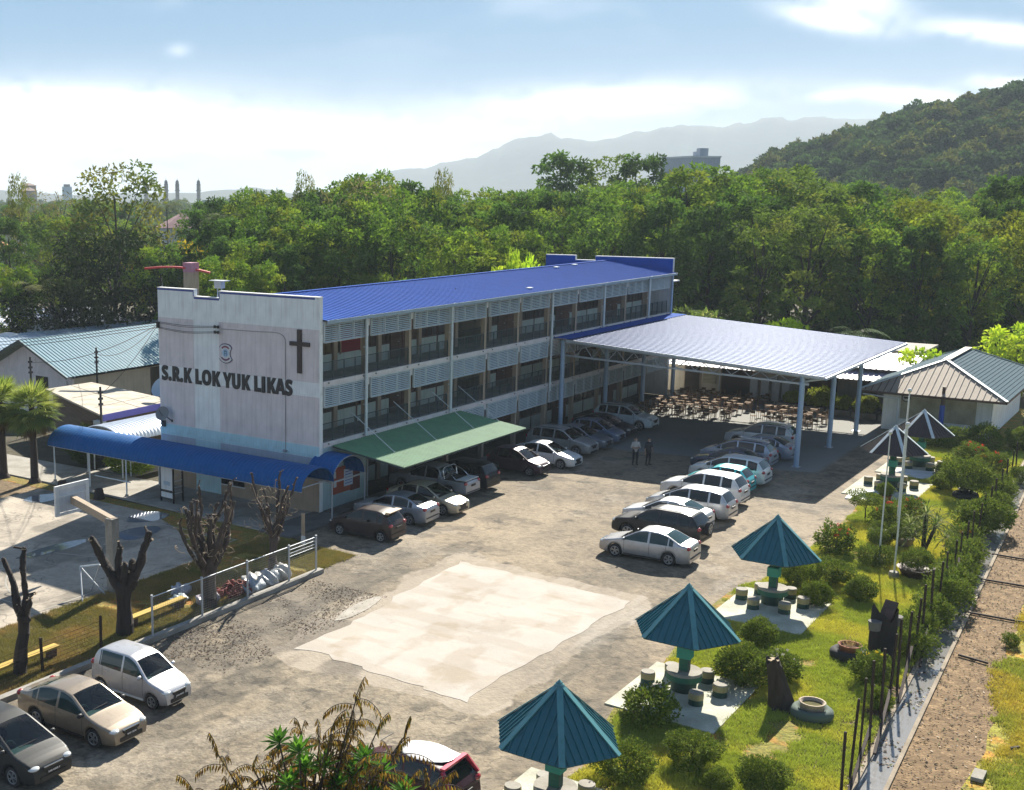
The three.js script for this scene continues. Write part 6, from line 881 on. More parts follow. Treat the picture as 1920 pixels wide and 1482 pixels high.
parasol(-21.3, 24.4, 'teal hexagonal shelter beside the crimson-tailed hatchback', { pad: [[-2.7, -1.7], [1.9, -1.7], [1.9, 2.0], [-2.8, 2.0]] });
const brownSheet = mat([0.05, 0.032, 0.03], 0.7, { map: tMetal });
parasol(25.2, 23.0, 'brown hexagonal shelter with pale ridge caps nearer the flagpoles', { m: brownSheet, cap: MT.paleSteel, ap: 3.6, pad: [[-3.4, -1.9], [2, -1.9], [2, 1.9], [-3.4, 1.9]] });
parasol(32.0, 23.2, 'brown hexagonal shelter with pale ridge caps nearer the guard house', { m: brownSheet, cap: MT.paleSteel, ap: 3.6, pad: [[-3.2, -1.9], [2, -1.9], [2, 1.9], [-3.2, 1.9]] });
// flagpoles
const pole = thing('flagpole', 'tall slim white flagpole in the garden', 'flagpole', [8.5, 0, 26.1], 0, 'flagpoles in the garden');
part('shaft', [cyl(0.042, 0.026, 6.2, 0, 0, 0, 10)], MT.white, pole); part('finial', new THREE.SphereGeometry(0.09, 10, 8).translate(0, 6.25, 0), MT.white, pole); part('base', cyl(0.22, 0.18, 0.25, 0, 0, 0, 12), MT.concrete, pole); part('rope', bar([0.07, 0.8, 0], [0.05, 6.0, 0], 0.008, 4), MT.paleSteel, pole);
copyOf(pole, [6.9, 0, 27.1], 0.5, 'slightly taller slim white flagpole beside the spiky pandanus', null, 1.12); copyOf(pole, [14.5, 0, 25.6], 0.9, 'tall slim white flagpole beside the first brown shelter', null, 1.18);
// bushes: a dense uneven shell of small leaves over a rounded mass, thinner where o.loose
function bushGeo(o) {
  const Lv = new Leaves(), n = o.n ?? 5600, b = o.base ?? 0.08, hc = (o.H - b) * 0.5, lo = o.loose ?? 0.26, s0 = rr(0, 50), tw = o.tiers ?? 0;
  for (let i = 0; i < n; i++) {
    const d = rdir(); const nz = 1 + lo * 2.2 * (fbm(d.x * 2.2 + s0, d.z * 2.2 + d.y * 1.7 + s0, 3) - 0.5) * 2, q = Math.pow(rnd(), 0.22) * nz, c = V3(d.x * o.R * q, b + hc + d.y * hc * q, d.z * o.R * q); if (d.y < 0) { c.x *= 1 - 0.25 * d.y * d.y; c.z *= 1 - 0.25 * d.y * d.y; } if (c.y < 0.02) continue;
    const dir = d.clone().add(rdir().multiplyScalar(0.9)).add(V3(0, 0.25, 0)).normalize(), cl = pick(o.cols), t = rr(0.7, 1.3) * (0.8 + 0.4 * fbm(c.x * 3 + s0, c.z * 3 + c.y * 2, 2)), s = rr(0.7, 1.3); Lv.leaf(c, dir, rdir(), (o.L ?? 0.095) * s, (o.W ?? 0.055) * s, [cl[0] * t * 1.5, cl[1] * t * 1.45, cl[2] * t]);
  }
  return Lv.geo();
}
function bushKind(name, label, o) { const geo = bushGeo(o), t = new THREE.Group(); t.name = name; t.userData = { label, category: 'bush' }; part('stem', trunkGeo(o.H * 0.6, 0.05, [[V3(0.2, o.H * 0.6, 0.1), 1], [V3(-0.2, o.H * 0.7, 0.15), 1], [V3(0.05, o.H * 0.7, -0.25), 1]], 3), MT.bark, t); put(t, 'foliage', geo, bushMat); t.userData.h = o.H; return t; }
{
  const dome = (u) => Math.sqrt(Math.max(0.1, 1 - u * u * 0.8)), leaf = [[0.09, 0.13, 0.025], [0.125, 0.155, 0.03], [0.07, 0.105, 0.022]], G = { dark: leaf, mid: leaf, lime: leaf };
  const K = { round: bushKind('garden_bush', '', { H: 1.3, R: 0.85, cols: G.dark, prof: dome, lobes: 22, per: 90 }), mid: bushKind('garden_bush', '', { H: 1.4, R: 1.0, cols: G.mid, prof: dome, lobes: 22, per: 90 }), lime: bushKind('garden_bush', '', { H: 1.3, R: 1.0, cols: G.lime, prof: dome, lobes: 20, per: 80 }), loose: bushKind('garden_bush', '', { H: 1.7, R: 1.0, cols: [...G.mid, ...G.dark], n: 3000, loose: 0.42, L: 0.15, W: 0.08 }), tree: bushKind('garden_bush', '', { H: 1.8, R: 1.1, base: 0.9, n: 3200, loose: 0.25, cols: G.lime, lobes: 16, per: 90, flat: 0.6 }) };
  const flower = (t, h, r, n, col) => { const Lv = new Leaves(); for (let i = 0; i < n; i++) { const d = rdir(); d.y = Math.abs(d.y) + 0.15; d.normalize(); const c = V3(d.x * r, h * 0.55 + d.y * h * 0.5, d.z * r); for (let k = 0; k < 14; k++) Lv.leaf(c.clone().add(rdir().multiplyScalar(0.06)), rdir(), rdir(), 0.09, 0.07, tone(col, 0.2)); } put(t, 'flowers', Lv.geo(), leafMat); };
  const list = [
    [-18.6, 25.3, 1.6, 'mid', 'leafy round bush beside the near teal shelter'], [-16.4, 26.5, 1.4, 'mid', 'spreading leafy bush on the lawn between two teal shelters'], [-14.4, 24.3, 1.5, 'loose', 'leafy bush in front of the stools by the stump planter shelter'], [-9.2, 25.6, 1.7, 'round', 'big dark clipped bush behind the stump planter shelter'], [-7.9, 26.6, 1.2, 'loose', 'loose bush with pale blossoms beside the big clipped bush'], [-5.2, 24.9, 1.3, 'round', 'clipped dense ball bush at the corner of the striped stool pad'],
    [0.9, 25.4, 1.3, 'round', 'clipped ball bush just behind the striped stools'], [2.6, 26.7, 1.3, 'round', 'clipped ball bush alone on the lawn near the potted plants'], [4.1, 25.2, 1.5, 'mid', 'two-tiered bush behind the clipped balls'], [3.0, 24.0, 1.4, 'mid', 'broad bush at the yard edge behind the teal shelter'], [9.3, 24.0, 1.6, 'loose', 'bush with red flower heads near the yard edge'], [16.6, 23.6, 1.9, 'tree', 'flat-topped shrub at the yard edge'], [15.2, 25.0, 1.6, 'loose', 'flowering bush beside the flagpoles'], [8.2, 26.0, 1.2, 'lime', 'low potted bush by the flagpole foot'], [11.9, 25.4, 1.1, 'mid', 'small dark shrub among the pots'], [17.6, 25.6, 1.5, 'loose', 'coral flowered bush by the white paving slab'],
    [33.4, 27.0, 1.5, 'lime', 'bush with coral tips beyond the second brown shelter'], [35.5, 25.6, 1.6, 'lime', 'bush with coral flowers by the guard house hedge'], [26.2, 25.6, 1.3, 'round', 'low dark bush beside the first brown shelter'], [29.6, 25.4, 1.4, 'lime', 'bush between the two brown shelters'], [39.6, 23.4, 1.9, 'lime', 'rounded hedge bush in front of the guard house wall'], [40.6, 25.4, 2.1, 'lime', 'tall hedge bush at the guard house corner'], [41.2, 27.8, 2.1, 'round', 'dark dome bush standing past the guard house'], [37.0, 21.6, 1.2, 'mid', 'bush at the shelter side of the guard house'], [-16.7, 28.7, 1.25, 'round', 'dark cloud-pruned bush low on the lawn near the fence'], [-17.4, 27.6, 0.8, 'round', 'small dark bush beside the cloud-pruned bush'], [-19.6, 28.3, 0.9, 'mid', 'low bush at the near end of the garden fence'], [28, 28.1, 1.3, 'lime', 'wide bush by the far garden fence'], [31, 29.0, 1.3, 'mid', 'green bush by the far fence posts'],
    [17.6, 29.0, 2.2, 'round', 'dense bush mass hanging over the drain'], [14.4, 28.7, 1.3, 'loose', 'bush with orange flowers by the drain fence'], [5.6, 29.7, 1.9, 'loose', 'climber-covered bush on the drain fence beside the water'], [3.4, 29.8, 2.0, 'loose', 'tall tangled climber on the drain fence'], [1.0, 29.8, 1.8, 'loose', 'dark climber on the drain fence near the stump'], [-1.0, 29.6, 1.6, 'loose', 'sparse climber at the near end of the overgrown fence'], [-6.4, 29.2, 1.3, 'loose', 'yellow flowered bush beside the drain fence'], [20.5, 28.4, 1.2, 'lime', 'pale bush between fence posts near the pandanus'], [-8.6, 29.9, 1.1, 'loose', 'thin climber on the rusty posts by the leaning rails'], [-3.0, 29.9, 1.5, 'loose', 'climber tangle on the posts beside the charred stump'], [7.4, 29.5, 1.9, 'loose', 'thick climber on the posts midway along the drain'], [9.6, 29.4, 2.0, 'loose', 'dark climber joining the dense bush'], [11.6, 29.3, 1.6, 'loose', 'climber with small pale leaves on the posts by the drain'], [22.6, 28.9, 1.5, 'loose', 'tangled climber near the far end of the drain'], [25.4, 28.8, 1.6, 'loose', 'climber on the far posts behind the bonsai'], [8.6, 33.2, 0.7, 'loose', 'weed clump on the dirt bank by the drain'], [0.5, 32.6, 0.6, 'loose', 'low weed clump on the bank past the pole'], [12.4, 32.4, 0.6, 'loose', 'weed patch at the field edge']];
  const red = [[0.55, 0.05, 0.03], [0.6, 0.10, 0.05]];
  for (let [x, z, h, k, l] of list) { h *= /climber/.test(l) ? 0.72 : k === 'loose' ? 0.85 : 0.78; const t = plant(K[k], x, z, h); t.userData.label = l; if (/red flower|coral|flowering/.test(l)) flower(t, K[k].userData.h, 0.75, 9, red); if (/orange/.test(l)) flower(t, K[k].userData.h, 0.7, 6, [[0.6, 0.2, 0.02]]); if (/yellow flowered/.test(l)) flower(t, K[k].userData.h, 0.7, 5, [[0.6, 0.45, 0.02]]); if (/pale blossoms/.test(l)) flower(t, K[k].userData.h, 0.75, 8, [[0.5, 0.48, 0.4]]); }
  // pandanus: rosettes of long blades
  const pd = thing('pandanus_plant', 'tall spiky pandanus clump with striped blades beside the flagpoles', 'plant', [11.4, 0, 27.4]), Lv = new Leaves();
  for (const [x, y, z] of [[0, 2.0, 0], [0.7, 1.5, 0.4], [-0.6, 1.6, 0.5], [0.2, 1.3, -0.7], [-0.5, 1.0, -0.4], [0.6, 0.8, 0.8], [1.0, 1.0, -0.3]]) for (let i = 0; i < 34; i++) { const a = i * 2.4, e = lerp(1.3, -0.5, i / 33), d = V3(Math.cos(a) * Math.cos(e), Math.sin(e), Math.sin(a) * Math.cos(e)), o = V3(x, y, z), c = tone([[0.20, 0.24, 0.06], [0.30, 0.32, 0.14], [0.13, 0.18, 0.04]], 0.25), m = o.clone().addScaledVector(d, 0.45); Lv.leaf(o, d, V3(0, 1, 0), 0.62, 0.075, c, 0.3); d.y -= 0.8; d.normalize(); Lv.leaf(m, d, V3(0, 1, 0), 0.5, 0.06, c, 0.3); }
  put(pd, 'blades', Lv.geo(), leafMat); part('stems', [bar([0, 0, 0], [0, 2, 0], 0.1, 8), bar([0, 0, 0], [0.7, 1.5, 0.4], 0.07, 7), bar([0, 0, 0], [-0.6, 1.6, 0.5], 0.07, 7)], MT.bark, pd);
  // potted bonsai and tubs
  const pot = (x, z, label, o) => { const t = thing(o.name ?? 'potted_plant', label, 'planter', [x, 0, z]); if (o.tyre) { const ty = part('tyre_ring', new THREE.TorusGeometry(0.52, 0.17, 10, 28).rotateX(Math.PI / 2).scale(1, 1.15, 1).translate(0, 0.18, 0), o.tm ?? MT.rubber, t); part('inner_pot', new THREE.LatheGeometry([[0.30, 0.1], [0.38, 0.5], [0.43, 0.55], [0.36, 0.55], [0.32, 0.42], [0, 0.42]].map(([r, y]) => new THREE.Vector2(r, y)), 24), o.pm ?? MT.terracotta, t); part('soil', cyl(0.33, 0.33, 0.02, 0, 0.43, 0, 18), bumped(o.grass ? [0.16, 0.17, 0.05] : [0.14, 0.08, 0.05], 1, tSoil, tGrainB, 0.01), t); } else { part('tub', new THREE.LatheGeometry([[0, 0], [0.30, 0], [0.42, 0.42], [0.45, 0.45], [0.37, 0.45], [0.34, 0.38], [0, 0.38]].map(([r, y]) => new THREE.Vector2(r * (o.w ?? 1), y)), 20), o.pm ?? MT.terracotta, t); }
    if (o.k) { const c = K[o.k].clone(), h = o.h / K[o.k].userData.h; c.traverse((q) => { q.userData = {}; }); c.children.forEach((q) => { const m = q.clone(); m.scale.setScalar(h); m.position.y = 0.4; t.add(m); }); } if (o.dry) { const L2 = new Leaves(); for (let i = 0; i < 40; i++) { const d = rdir(); d.y = Math.abs(d.y) + 0.8; d.normalize(); L2.leaf(V3(rr(-0.2, 0.2), 0.43, rr(-0.2, 0.2)), d, rdir(), rr(0.3, 0.6), 0.02, tone([[0.30, 0.22, 0.10]], 0.3)); } put(t, 'dry_stalks', L2.geo(), leafMat); } return t; };
  pot(-4.45, 28.0, 'terracotta pot set in a black tyre on the lawn', { tyre: true, dry: true, name: 'tyre_planter' }); pot(-10.6, 28.35, 'grass filled pot set in a faded green tyre beside the dead stump', { tyre: true, grass: true, tm: mat([0.07, 0.10, 0.085], 0.9), pm: MT.tan, name: 'tyre_planter' });
  pot(24.8, 27.0, 'bonsai with a round clipped crown in a dark tyre tub', { tyre: true, k: 'mid', h: 1.9, name: 'tyre_planter', pm: MT.black }); pot(7.6, 27.9, 'wide dark trough with strappy pale plants', { k: 'lime', h: 0.9, pm: MT.brown, w: 1.9 }); pot(13.2, 25.0, 'small bowl planter by the flowering bush', { pm: MT.paleConc, w: 0.9, k: 'mid', h: 0.5 }); pot(12.4, 26.4, 'cream bowl planter with a variegated shrub', { pm: MT.tan, k: 'lime', h: 0.9 }); pot(31.5, 25.0, 'orange terracotta pot on the lawn by the second brown shelter', { w: 0.9 }); pot(21.0, 23.6, 'terracotta block pot on the white paving slab', { w: 0.8, k: 'round', h: 0.7 });
  for (const [pts, l] of [[[[20.6, 21.6], [23.2, 21.4], [23.4, 23.0], [20.8, 23.2]], 'white paving slab at the yard edge before the first brown shelter'], [[[28.3, 22.4], [30.6, 22.2], [30.8, 24.4], [28.4, 24.5]], 'white paving slab between the brown shelters']]) solo('paving_slab', slabPoly(pts, -0.02, 0.06), MT.white, l, 'paving slab');
  // dead stumps
  const st = thing('tree_stump', 'leaning dark dead stump beside the grass filled tyre', 'stump', [-10.5, 0, 27.4]); const sg = new THREE.CylinderGeometry(0.22, 0.40, 1.7, 14, 8); { const p = sg.attributes.position; for (let i = 0; i < p.count; i++) { const y = p.getY(i) + 0.85, a = Math.atan2(p.getZ(i), p.getX(i)), r = 1 + 0.22 * Math.sin(a * 5 + y) * (1 - y / 2) + 0.1 * Math.sin(a * 3 + 2); p.setXYZ(i, p.getX(i) * r - 0.16 * y * y * 0.4, y + (y > 1.6 ? 0.12 * Math.sin(a * 3) : 0), p.getZ(i) * r - 0.22 * y); } sg.computeVertexNormals(); } part('trunk', sg, MT.bark, st); part('cut_top', cyl(0.19, 0.19, 0.03, -0.18, 1.69, -0.37, 12), MT.cutWood, st); part('root', [bar([0.1, 0.1, 0.1], [0.6, 0.0, 0.35], 0.13, 7, 0.04), bar([-0.1, 0.1, 0.1], [-0.45, 0, 0.4], 0.13, 7, 0.04), bar([-0.1, 0.1, -0.1], [-0.5, 0, -0.2], 0.12, 7, 0.04)], MT.bark, st);
  const s2 = thing('tree_stump', 'thick charred hollow stump with a split top near the drain fence', 'stump', [-3.5, 0, 28.9]); const hg = new THREE.CylinderGeometry(0.42, 0.46, 1.75, 18, 8, true); { const p = hg.attributes.position; for (let i = 0; i < p.count; i++) { const y = p.getY(i) + 0.875, a = Math.atan2(p.getZ(i), p.getX(i)), r = 1 + 0.1 * Math.sin(a * 4 + y * 2); p.setXYZ(i, p.getX(i) * r, y > 1.7 ? y + 0.22 * Math.sin(a * 2) + 0.1 * Math.sin(a * 5) : y, p.getZ(i) * r); } hg.computeVertexNormals(); } part('trunk', hg, mat([0.022, 0.018, 0.017], 0.95, { bumpMap: tBarkN, bumpScale: 0.04 }), s2); part('split_board', beam([-0.1, 1.3, 0], [0.3, 2.1, 0.15], 0.5, 0.06), MT.brown, s2); part('side_pot', [cyl(0.2, 0.24, 0.34, -0.55, 1.15, -0.2, 12), cyl(0.2, 0.24, 0.34, 0.5, 1.15, 0.3, 12)], MT.darkConc, s2);
}
// fence along the drain: rusty posts with a few leaning rails
{
  const posts = [[-15.5, 1.9], [-14.3, 2.5], [-13.0, 2.7], [-11.4, 2.7], [-9.6, 2.5], [-8.2, 2.6], [-6.6, 2.6], [-4.9, 2.4], [-3.2, 2.4], [-1.4, 2.4], [0.6, 2.5], [2.6, 2.3], [4.6, 2.2], [6.8, 2.2], [8.7, 2.1], [10.9, 2.1], [13.1, 2.1], [15.4, 2.0], [17.8, 2.0], [20.2, 1.9], [22.8, 1.8], [25.6, 1.8], [28.6, 1.8], [31.5, 1.8], [34.5, 1.8]], g = 'rusty posts along the drain';
  posts.forEach(([x, h], i) => { const t = thing('fence_post', 'bare rusty fence post standing beside the drain', 'fence post', [x, 0, drainZ(x) - 0.62], 0, g); part('shaft', [beam([0, -0.1, 0], [rr(-0.06, 0.06), h, rr(-0.08, 0.08)], 0.065, 0.065)], MT.rust, t); part('wire_eye', box(0.09, 0.03, 0.03, 0, h * 0.7, 0), MT.rust, t); });
  const rail = [[[-16, 0.05, -0.4], [-12.2, 0.9, -0.5]], [[-12.4, 0.1, -0.3], [-8.6, 0.75, -0.55]], [[-8, 0.15, -0.35], [-4.9, 1.1, -0.5]], [[-4.0, 0.1, -0.3], [-1.2, 0.8, -0.5]], [[4, 0.1, -0.3], [7.2, 1.3, -0.5]]]; rail.forEach(([a, b]) => solo('leaning_rail', beam([a[0], a[1], drainZ(a[0]) + a[2]], [b[0], b[1], drainZ(b[0]) + b[2]], 0.09, 0.07), MT.rust, 'weathered timber rail leaning along the drain edge', 'rail', 'leaning rails along the drain'));
  for (const [x, z, a, L, l] of [[-9.4, 3.2, 0.1, 2.2, 'dark timber lying across the dirt bank near the field'], [-13.2, 3.0, 0.15, 1.9, 'dark timber offcut lying on the field grass'], [-1.8, 1.2, 0.9, 1.3, 'pale stick lying from the drain edge'], [3.6, 1.8, 1.1, 3.4, 'long dark pole lying over the bank'], [8.8, 2.0, 1.15, 3.8, 'longest dark pole lying across the bank into the field'], [13.4, 1.4, 1.1, 2.6, 'thin dark pole lying beside the dense bush']]) solo('fallen_pole', beam([x, 0.07, drainZ(x) + z - L / 2 * Math.sin(a)], [x + L / 2 * Math.cos(a) * 0.8 - 0.6, 0.08, drainZ(x) + z + L / 2 * Math.sin(a)], 0.07, 0.07), MT.rust, l, 'pole');
  solo('stone_block', box(0.75, 0.13, 0.32, -12.0, 0.08, drainZ(-12) + 2.5, 0.03), MT.paleConc, 'pale stone block lying on the bank by the dark timber', 'stone');
  for (const [p, l] of [[[[-3.5, 0.05, 34.6], [-4.6, 0.25, 35.4], [-6.2, 0.1, 35.9], [-8.6, 0.05, 36.4]], 'brown fallen branch curving over the field grass'], [[[-1.0, 0.1, 35.4], [-2.6, 0.6, 35.2], [-4.2, 0.1, 34.8]], 'pale dry branch propped on the field grass']]) solo('fallen_branch', tube(p, 0.045, 24, 6), MT.cutWood, l, 'branch');
}
// ---------------------------------------------------------------- court side: fence, kerb, pruned trees, hoop, sacks
struct('kerb', [span(-40, -8.0, -0.03, 0.20, 6.02, 6.32)], MT.concrete);
{
  const f = thing('mesh_fence', 'grey steel post fence with wire mesh on a concrete kerb beside the court', 'fence'), xs = [-8.35, -10.3, -13.1, -15.9, -18.7];
  for (const x of xs) { const p = part('post', bar([x, 0.18, 6.14], [x, 1.80, 6.14], 0.045, 10), MT.steel, f); part('post_cap', cyl(0.055, 0.05, 0.03, x, 1.80, 6.14, 10), MT.steel, p); }
  for (let i = 0; i < 4; i++) { const a = xs[i + 1], b = xs[i], w = []; part('top_rail', [bar([a, 1.74, 6.14], [b, 1.74, 6.14], 0.025, 8)], MT.steel, f); if (i < 1) for (const y of [1.58, 1.42, 1.28]) part('mid_rail', bar([a, y, 6.14], [b, y, 6.14], 0.018, 6), MT.steel, f); for (let y = 0.35; y < 1.7; y += 0.10) w.push(beam([a, y, 6.14], [b, y, 6.14], 0.006, 0.006)); for (let x = a + 0.12; x < b; x += 0.12) w.push(beam([x, 0.28, 6.145], [x, 1.70, 6.145], 0.005, 0.005)); const m = part('wire_mesh', w, mat([0.16, 0.17, 0.17], 0.6, { metalness: 0.4 }), f); m.userData.kind = 'stuff'; }
  for (const x of [-20.6, -23.4, -26.2]) { const p = thing('timber_post', 'rusty brown post with loose wire behind the cars by the court', 'fence post', [x, 0, 5.3], 0, 'rusty posts behind the cars'); part('shaft', beam([0, 0, 0], [rr(-0.05, 0.05), 1.35, 0], 0.08, 0.08), MT.rust, p); const w = []; for (let k = 0; k < 7; k++) w.push(beam([0, 0.25 + k * 0.15, 0], [-2.75, 0.25 + k * 0.15, 0], 0.008, 0.008)); each('wire', w, MT.rust, p); }
  const sp = thing('sign_post', 'round timber post with a white plate past the fence end', 'post', [-5.6, 0, 3.25]); part('shaft', cyl(0.10, 0.09, 1.8, 0, 0, 0, 10), MT.tan, sp); part('plate', box(0.05, 0.4, 0.22, -0.12, 0.5, 0.1), MT.white, sp);
}
function prunedTree(x, z, label, o) {
  const t = thing('pruned_tree', label, 'tree', [x, 0, z]), g = [], cuts = [], limb = (a, d, L, r, n) => { let p = V3(...a), dir = V3(...d).normalize(), rad = r; for (let k = 0; k < n; k++) { dir.x += rr(-0.22, 0.22); dir.z += rr(-0.22, 0.22); dir.y += 0.18; dir.normalize(); const q = p.clone().addScaledVector(dir, L / n), r2 = rad * 0.88; { const m1 = p.clone().lerp(q, 0.33), m2 = p.clone().lerp(q, 0.66); g.push(bar(p.toArray(), m1.toArray(), rad, 9, rad * rr(0.85, 1.1)), bar(m1.toArray(), m2.toArray(), rad * rr(0.9, 1.05), 9, rad * rr(0.85, 1.0)), bar(m2.toArray(), q.toArray(), rad * rr(0.85, 1), 9, r2)); } g.push(new THREE.SphereGeometry(r2 * 1.04, 7, 5).translate(q.x, q.y, q.z)); if (rnd() < 0.55) { const s = rdir(); s.y = Math.abs(s.y) * 0.6 + 0.2; s.normalize(); const e = q.clone().addScaledVector(s, rr(0.15, 0.38)); g.push(bar(q.toArray(), e.toArray(), r2 * 0.55, 6, r2 * 0.42)); cuts.push([e, s, r2 * 0.42]); } p = q; rad = r2; } cuts.push([p, dir, rad]); };
  let p = [0, -0.1, 0], r = o.r; for (let k = 1; k <= 4; k++) { const q = [o.lean[0] * k / 4 + rr(-0.06, 0.06), o.fork * k / 4, o.lean[1] * k / 4 + rr(-0.06, 0.06)], r2 = o.r * (1 - 0.06 * k) * (k === 4 ? 1.25 : 1); g.push(bar(p, q, r, 10, r2)); p = q; r = r2; } g.push(new THREE.SphereGeometry(r * 1.12, 10, 7).translate(...p));
  for (const [dx, dy, dz, L, lr] of o.limbs) limb([p[0] + dx * 0.2, p[1], p[2] + dz * 0.2], [dx, dy, dz], L, lr, Math.max(3, Math.round(L / 0.45)));
  { const q = mergeVertices(merge(g.map((q) => { q = q.clone(); q.deleteAttribute('uv'); return q; })).deleteAttribute('uv').deleteAttribute('normal'), 1e-4), P2 = q.attributes.position; for (let i = 0; i < P2.count; i++) { const X = P2.getX(i), Y = P2.getY(i), Z = P2.getZ(i), n1 = fbm(X * 5 + 20, Y * 2.4 + Z * 4 + 7, 3) - 0.5, n2 = fbm(Z * 5 + 50, Y * 2.4 + X * 4 + 31, 3) - 0.5; P2.setXYZ(i, X + n1 * 0.17, Y, Z + n2 * 0.17); } q.computeVertexNormals(); part('trunk', toCreasedNormals(q, 1.0), o.m ?? MT.deadBark, t); } cuts.forEach(([e, d, rr0]) => { const c = new THREE.CylinderGeometry(rr0 * 1.02, rr0 * 1.06, 0.03, 8); c.applyQuaternion(_q.setFromUnitVectors(_u, d)); c.translate(e.x, e.y, e.z); part('cut_end', c, MT.cutWood, t); });
  if (o.twigs) { const w = []; for (let k = 0; k < o.twigs; k++) { const a = rdir(), b = V3(rr(-0.9, 0.9), rr(o.fork, o.fork + 2.4), rr(-0.9, 0.9)); a.y = Math.abs(a.y); const m = b.clone().addScaledVector(a, 0.3), e = m.clone().add(rdir().multiplyScalar(0.3)); w.push(tube([b.toArray(), m.toArray(), e.toArray()], 0.012, 6, 4)); } part('twigs', w, MT.cutWood, t).userData.kind = 'stuff'; }
}
const dk = bumped([0.055, 0.042, 0.036], 0.95, tBark, tBarkN, 0.03);
prunedTree(-24.0, 4.75, 'lopped dark tree with two slim upright limbs behind the black people carrier', { r: 0.24, fork: 2.1, lean: [0.25, 0.1], m: dk, limbs: [[-0.25, 1, -0.25, 2.2, 0.17], [0.2, 1, 0.25, 2.5, 0.17], [0.1, 1, 0.45, 1.0, 0.10], [-0.3, 1, 0.1, 0.6, 0.08]] });
prunedTree(-18.9, 4.8, 'lopped thick tree with spreading stub limbs beside the silver hatch', { r: 0.36, fork: 1.9, lean: [0, 0.05], m: dk, limbs: [[-0.35, 0.8, -0.65, 2.3, 0.24], [0.35, 0.75, 0.6, 2.5, 0.24], [0, 1, -0.2, 1.6, 0.2], [0.25, 0.9, 0.35, 1.3, 0.18], [-0.2, 1, 0.3, 1.2, 0.15], [0.5, 0.8, 0.2, 1.0, 0.16]] });
prunedTree(-14.6, 5.35, 'lopped tree with a broom of many cut upright stems at the fence', { r: 0.34, fork: 1.6, lean: [0.05, -0.05], twigs: 60, limbs: Array.from({ length: 15 }, (_, k) => [Math.cos(k * 2.4) * (0.3 + k * 0.05), 1, Math.sin(k * 2.4) * (0.3 + k * 0.05), 2.3 + (k * 37 % 17) / 10, 0.11 + (k % 3) * 0.025]) });
prunedTree(-10.0, 4.9, 'lopped slender tree with reddish trunk near the fence end', { r: 0.22, fork: 1.8, lean: [0.1, 0.1], twigs: 44, limbs: Array.from({ length: 11 }, (_, k) => [Math.cos(k * 2.4) * 0.5, 1, Math.sin(k * 2.4) * 0.5, 1.7 + (k * 29 % 19) / 9, 0.075 + (k % 3) * 0.02]) });
{ // basketball hoop
  const h = thing('basketball_hoop', 'white framed basketball board on a concrete post and long arm', 'basketball hoop', [-15.6, 0, 0.7]);
  part('post', [box(0.42, 3.3, 0.42, 0, 1.65, 0, 0.03)], MT.concrete, h); part('arm', beam([0, 3.15, 0.1], [1.3, 3.25, -3.9], 0.28, 0.34), MT.tan, h);
  const bx = 1.35, bz = -4.05; part('backboard', span(bx - 0.86, bx + 0.86, 2.75, 3.85, bz - 0.03, bz), mat([0.60, 0.63, 0.68], 0.6, { map: tPlaster }), h); part('frame', [span(bx - 1.0, bx - 0.80, 2.6, 4.0, bz - 0.05, bz + 0.06), span(bx + 0.80, bx + 1.0, 2.6, 4.0, bz - 0.05, bz + 0.06), span(bx - 0.8, bx + 0.8, 3.82, 4.0, bz - 0.05, bz + 0.06), span(bx - 0.8, bx + 0.8, 2.6, 2.72, bz - 0.05, bz + 0.06), span(bx - 0.8, bx + 0.8, 3.45, 3.52, bz, bz + 0.05)], MT.white, h); part('ring', new THREE.TorusGeometry(0.23, 0.02, 6, 20).rotateX(Math.PI / 2).translate(bx, 2.95, bz - 0.33), mat([0.4, 0.08, 0.02], 0.6), h);
  const s = thing('steel_stand', 'three-legged steel stand beside the hoop post on the court', 'stand', [-16.7, 0, 0.2]); part('top_bar', bar([0.2, 1.15, -0.6], [0.6, 1.3, 0.2], 0.04, 8), MT.paleSteel, s); each('leg', [bar([-0.7, 0, 0.5], [0.2, 1.15, -0.6], 0.035, 8), bar([0.6, 0, 0.5], [0.2, 1.15, -0.6], 0.035, 8), bar([0.7, 0, -0.5], [0.6, 1.3, 0.2], 0.035, 8)], MT.steel, s);
}
for (const [x, l] of [[-16.8, 'long yellow plank bench between the lopped trees'], [-23.6, 'long yellow plank bench behind the gold saloon']]) { const b = thing('plank_bench', l, 'bench', [x, 0, 4.45], 0.02); part('seat', box(3.3, 0.07, 0.34, 0, 0.42, 0, 0.012), MT.yellow, b); each('leg', [box(0.3, 0.38, 0.28, -1.35, 0.19, 0), box(0.3, 0.38, 0.28, 1.35, 0.19, 0)], MT.brown, b); }
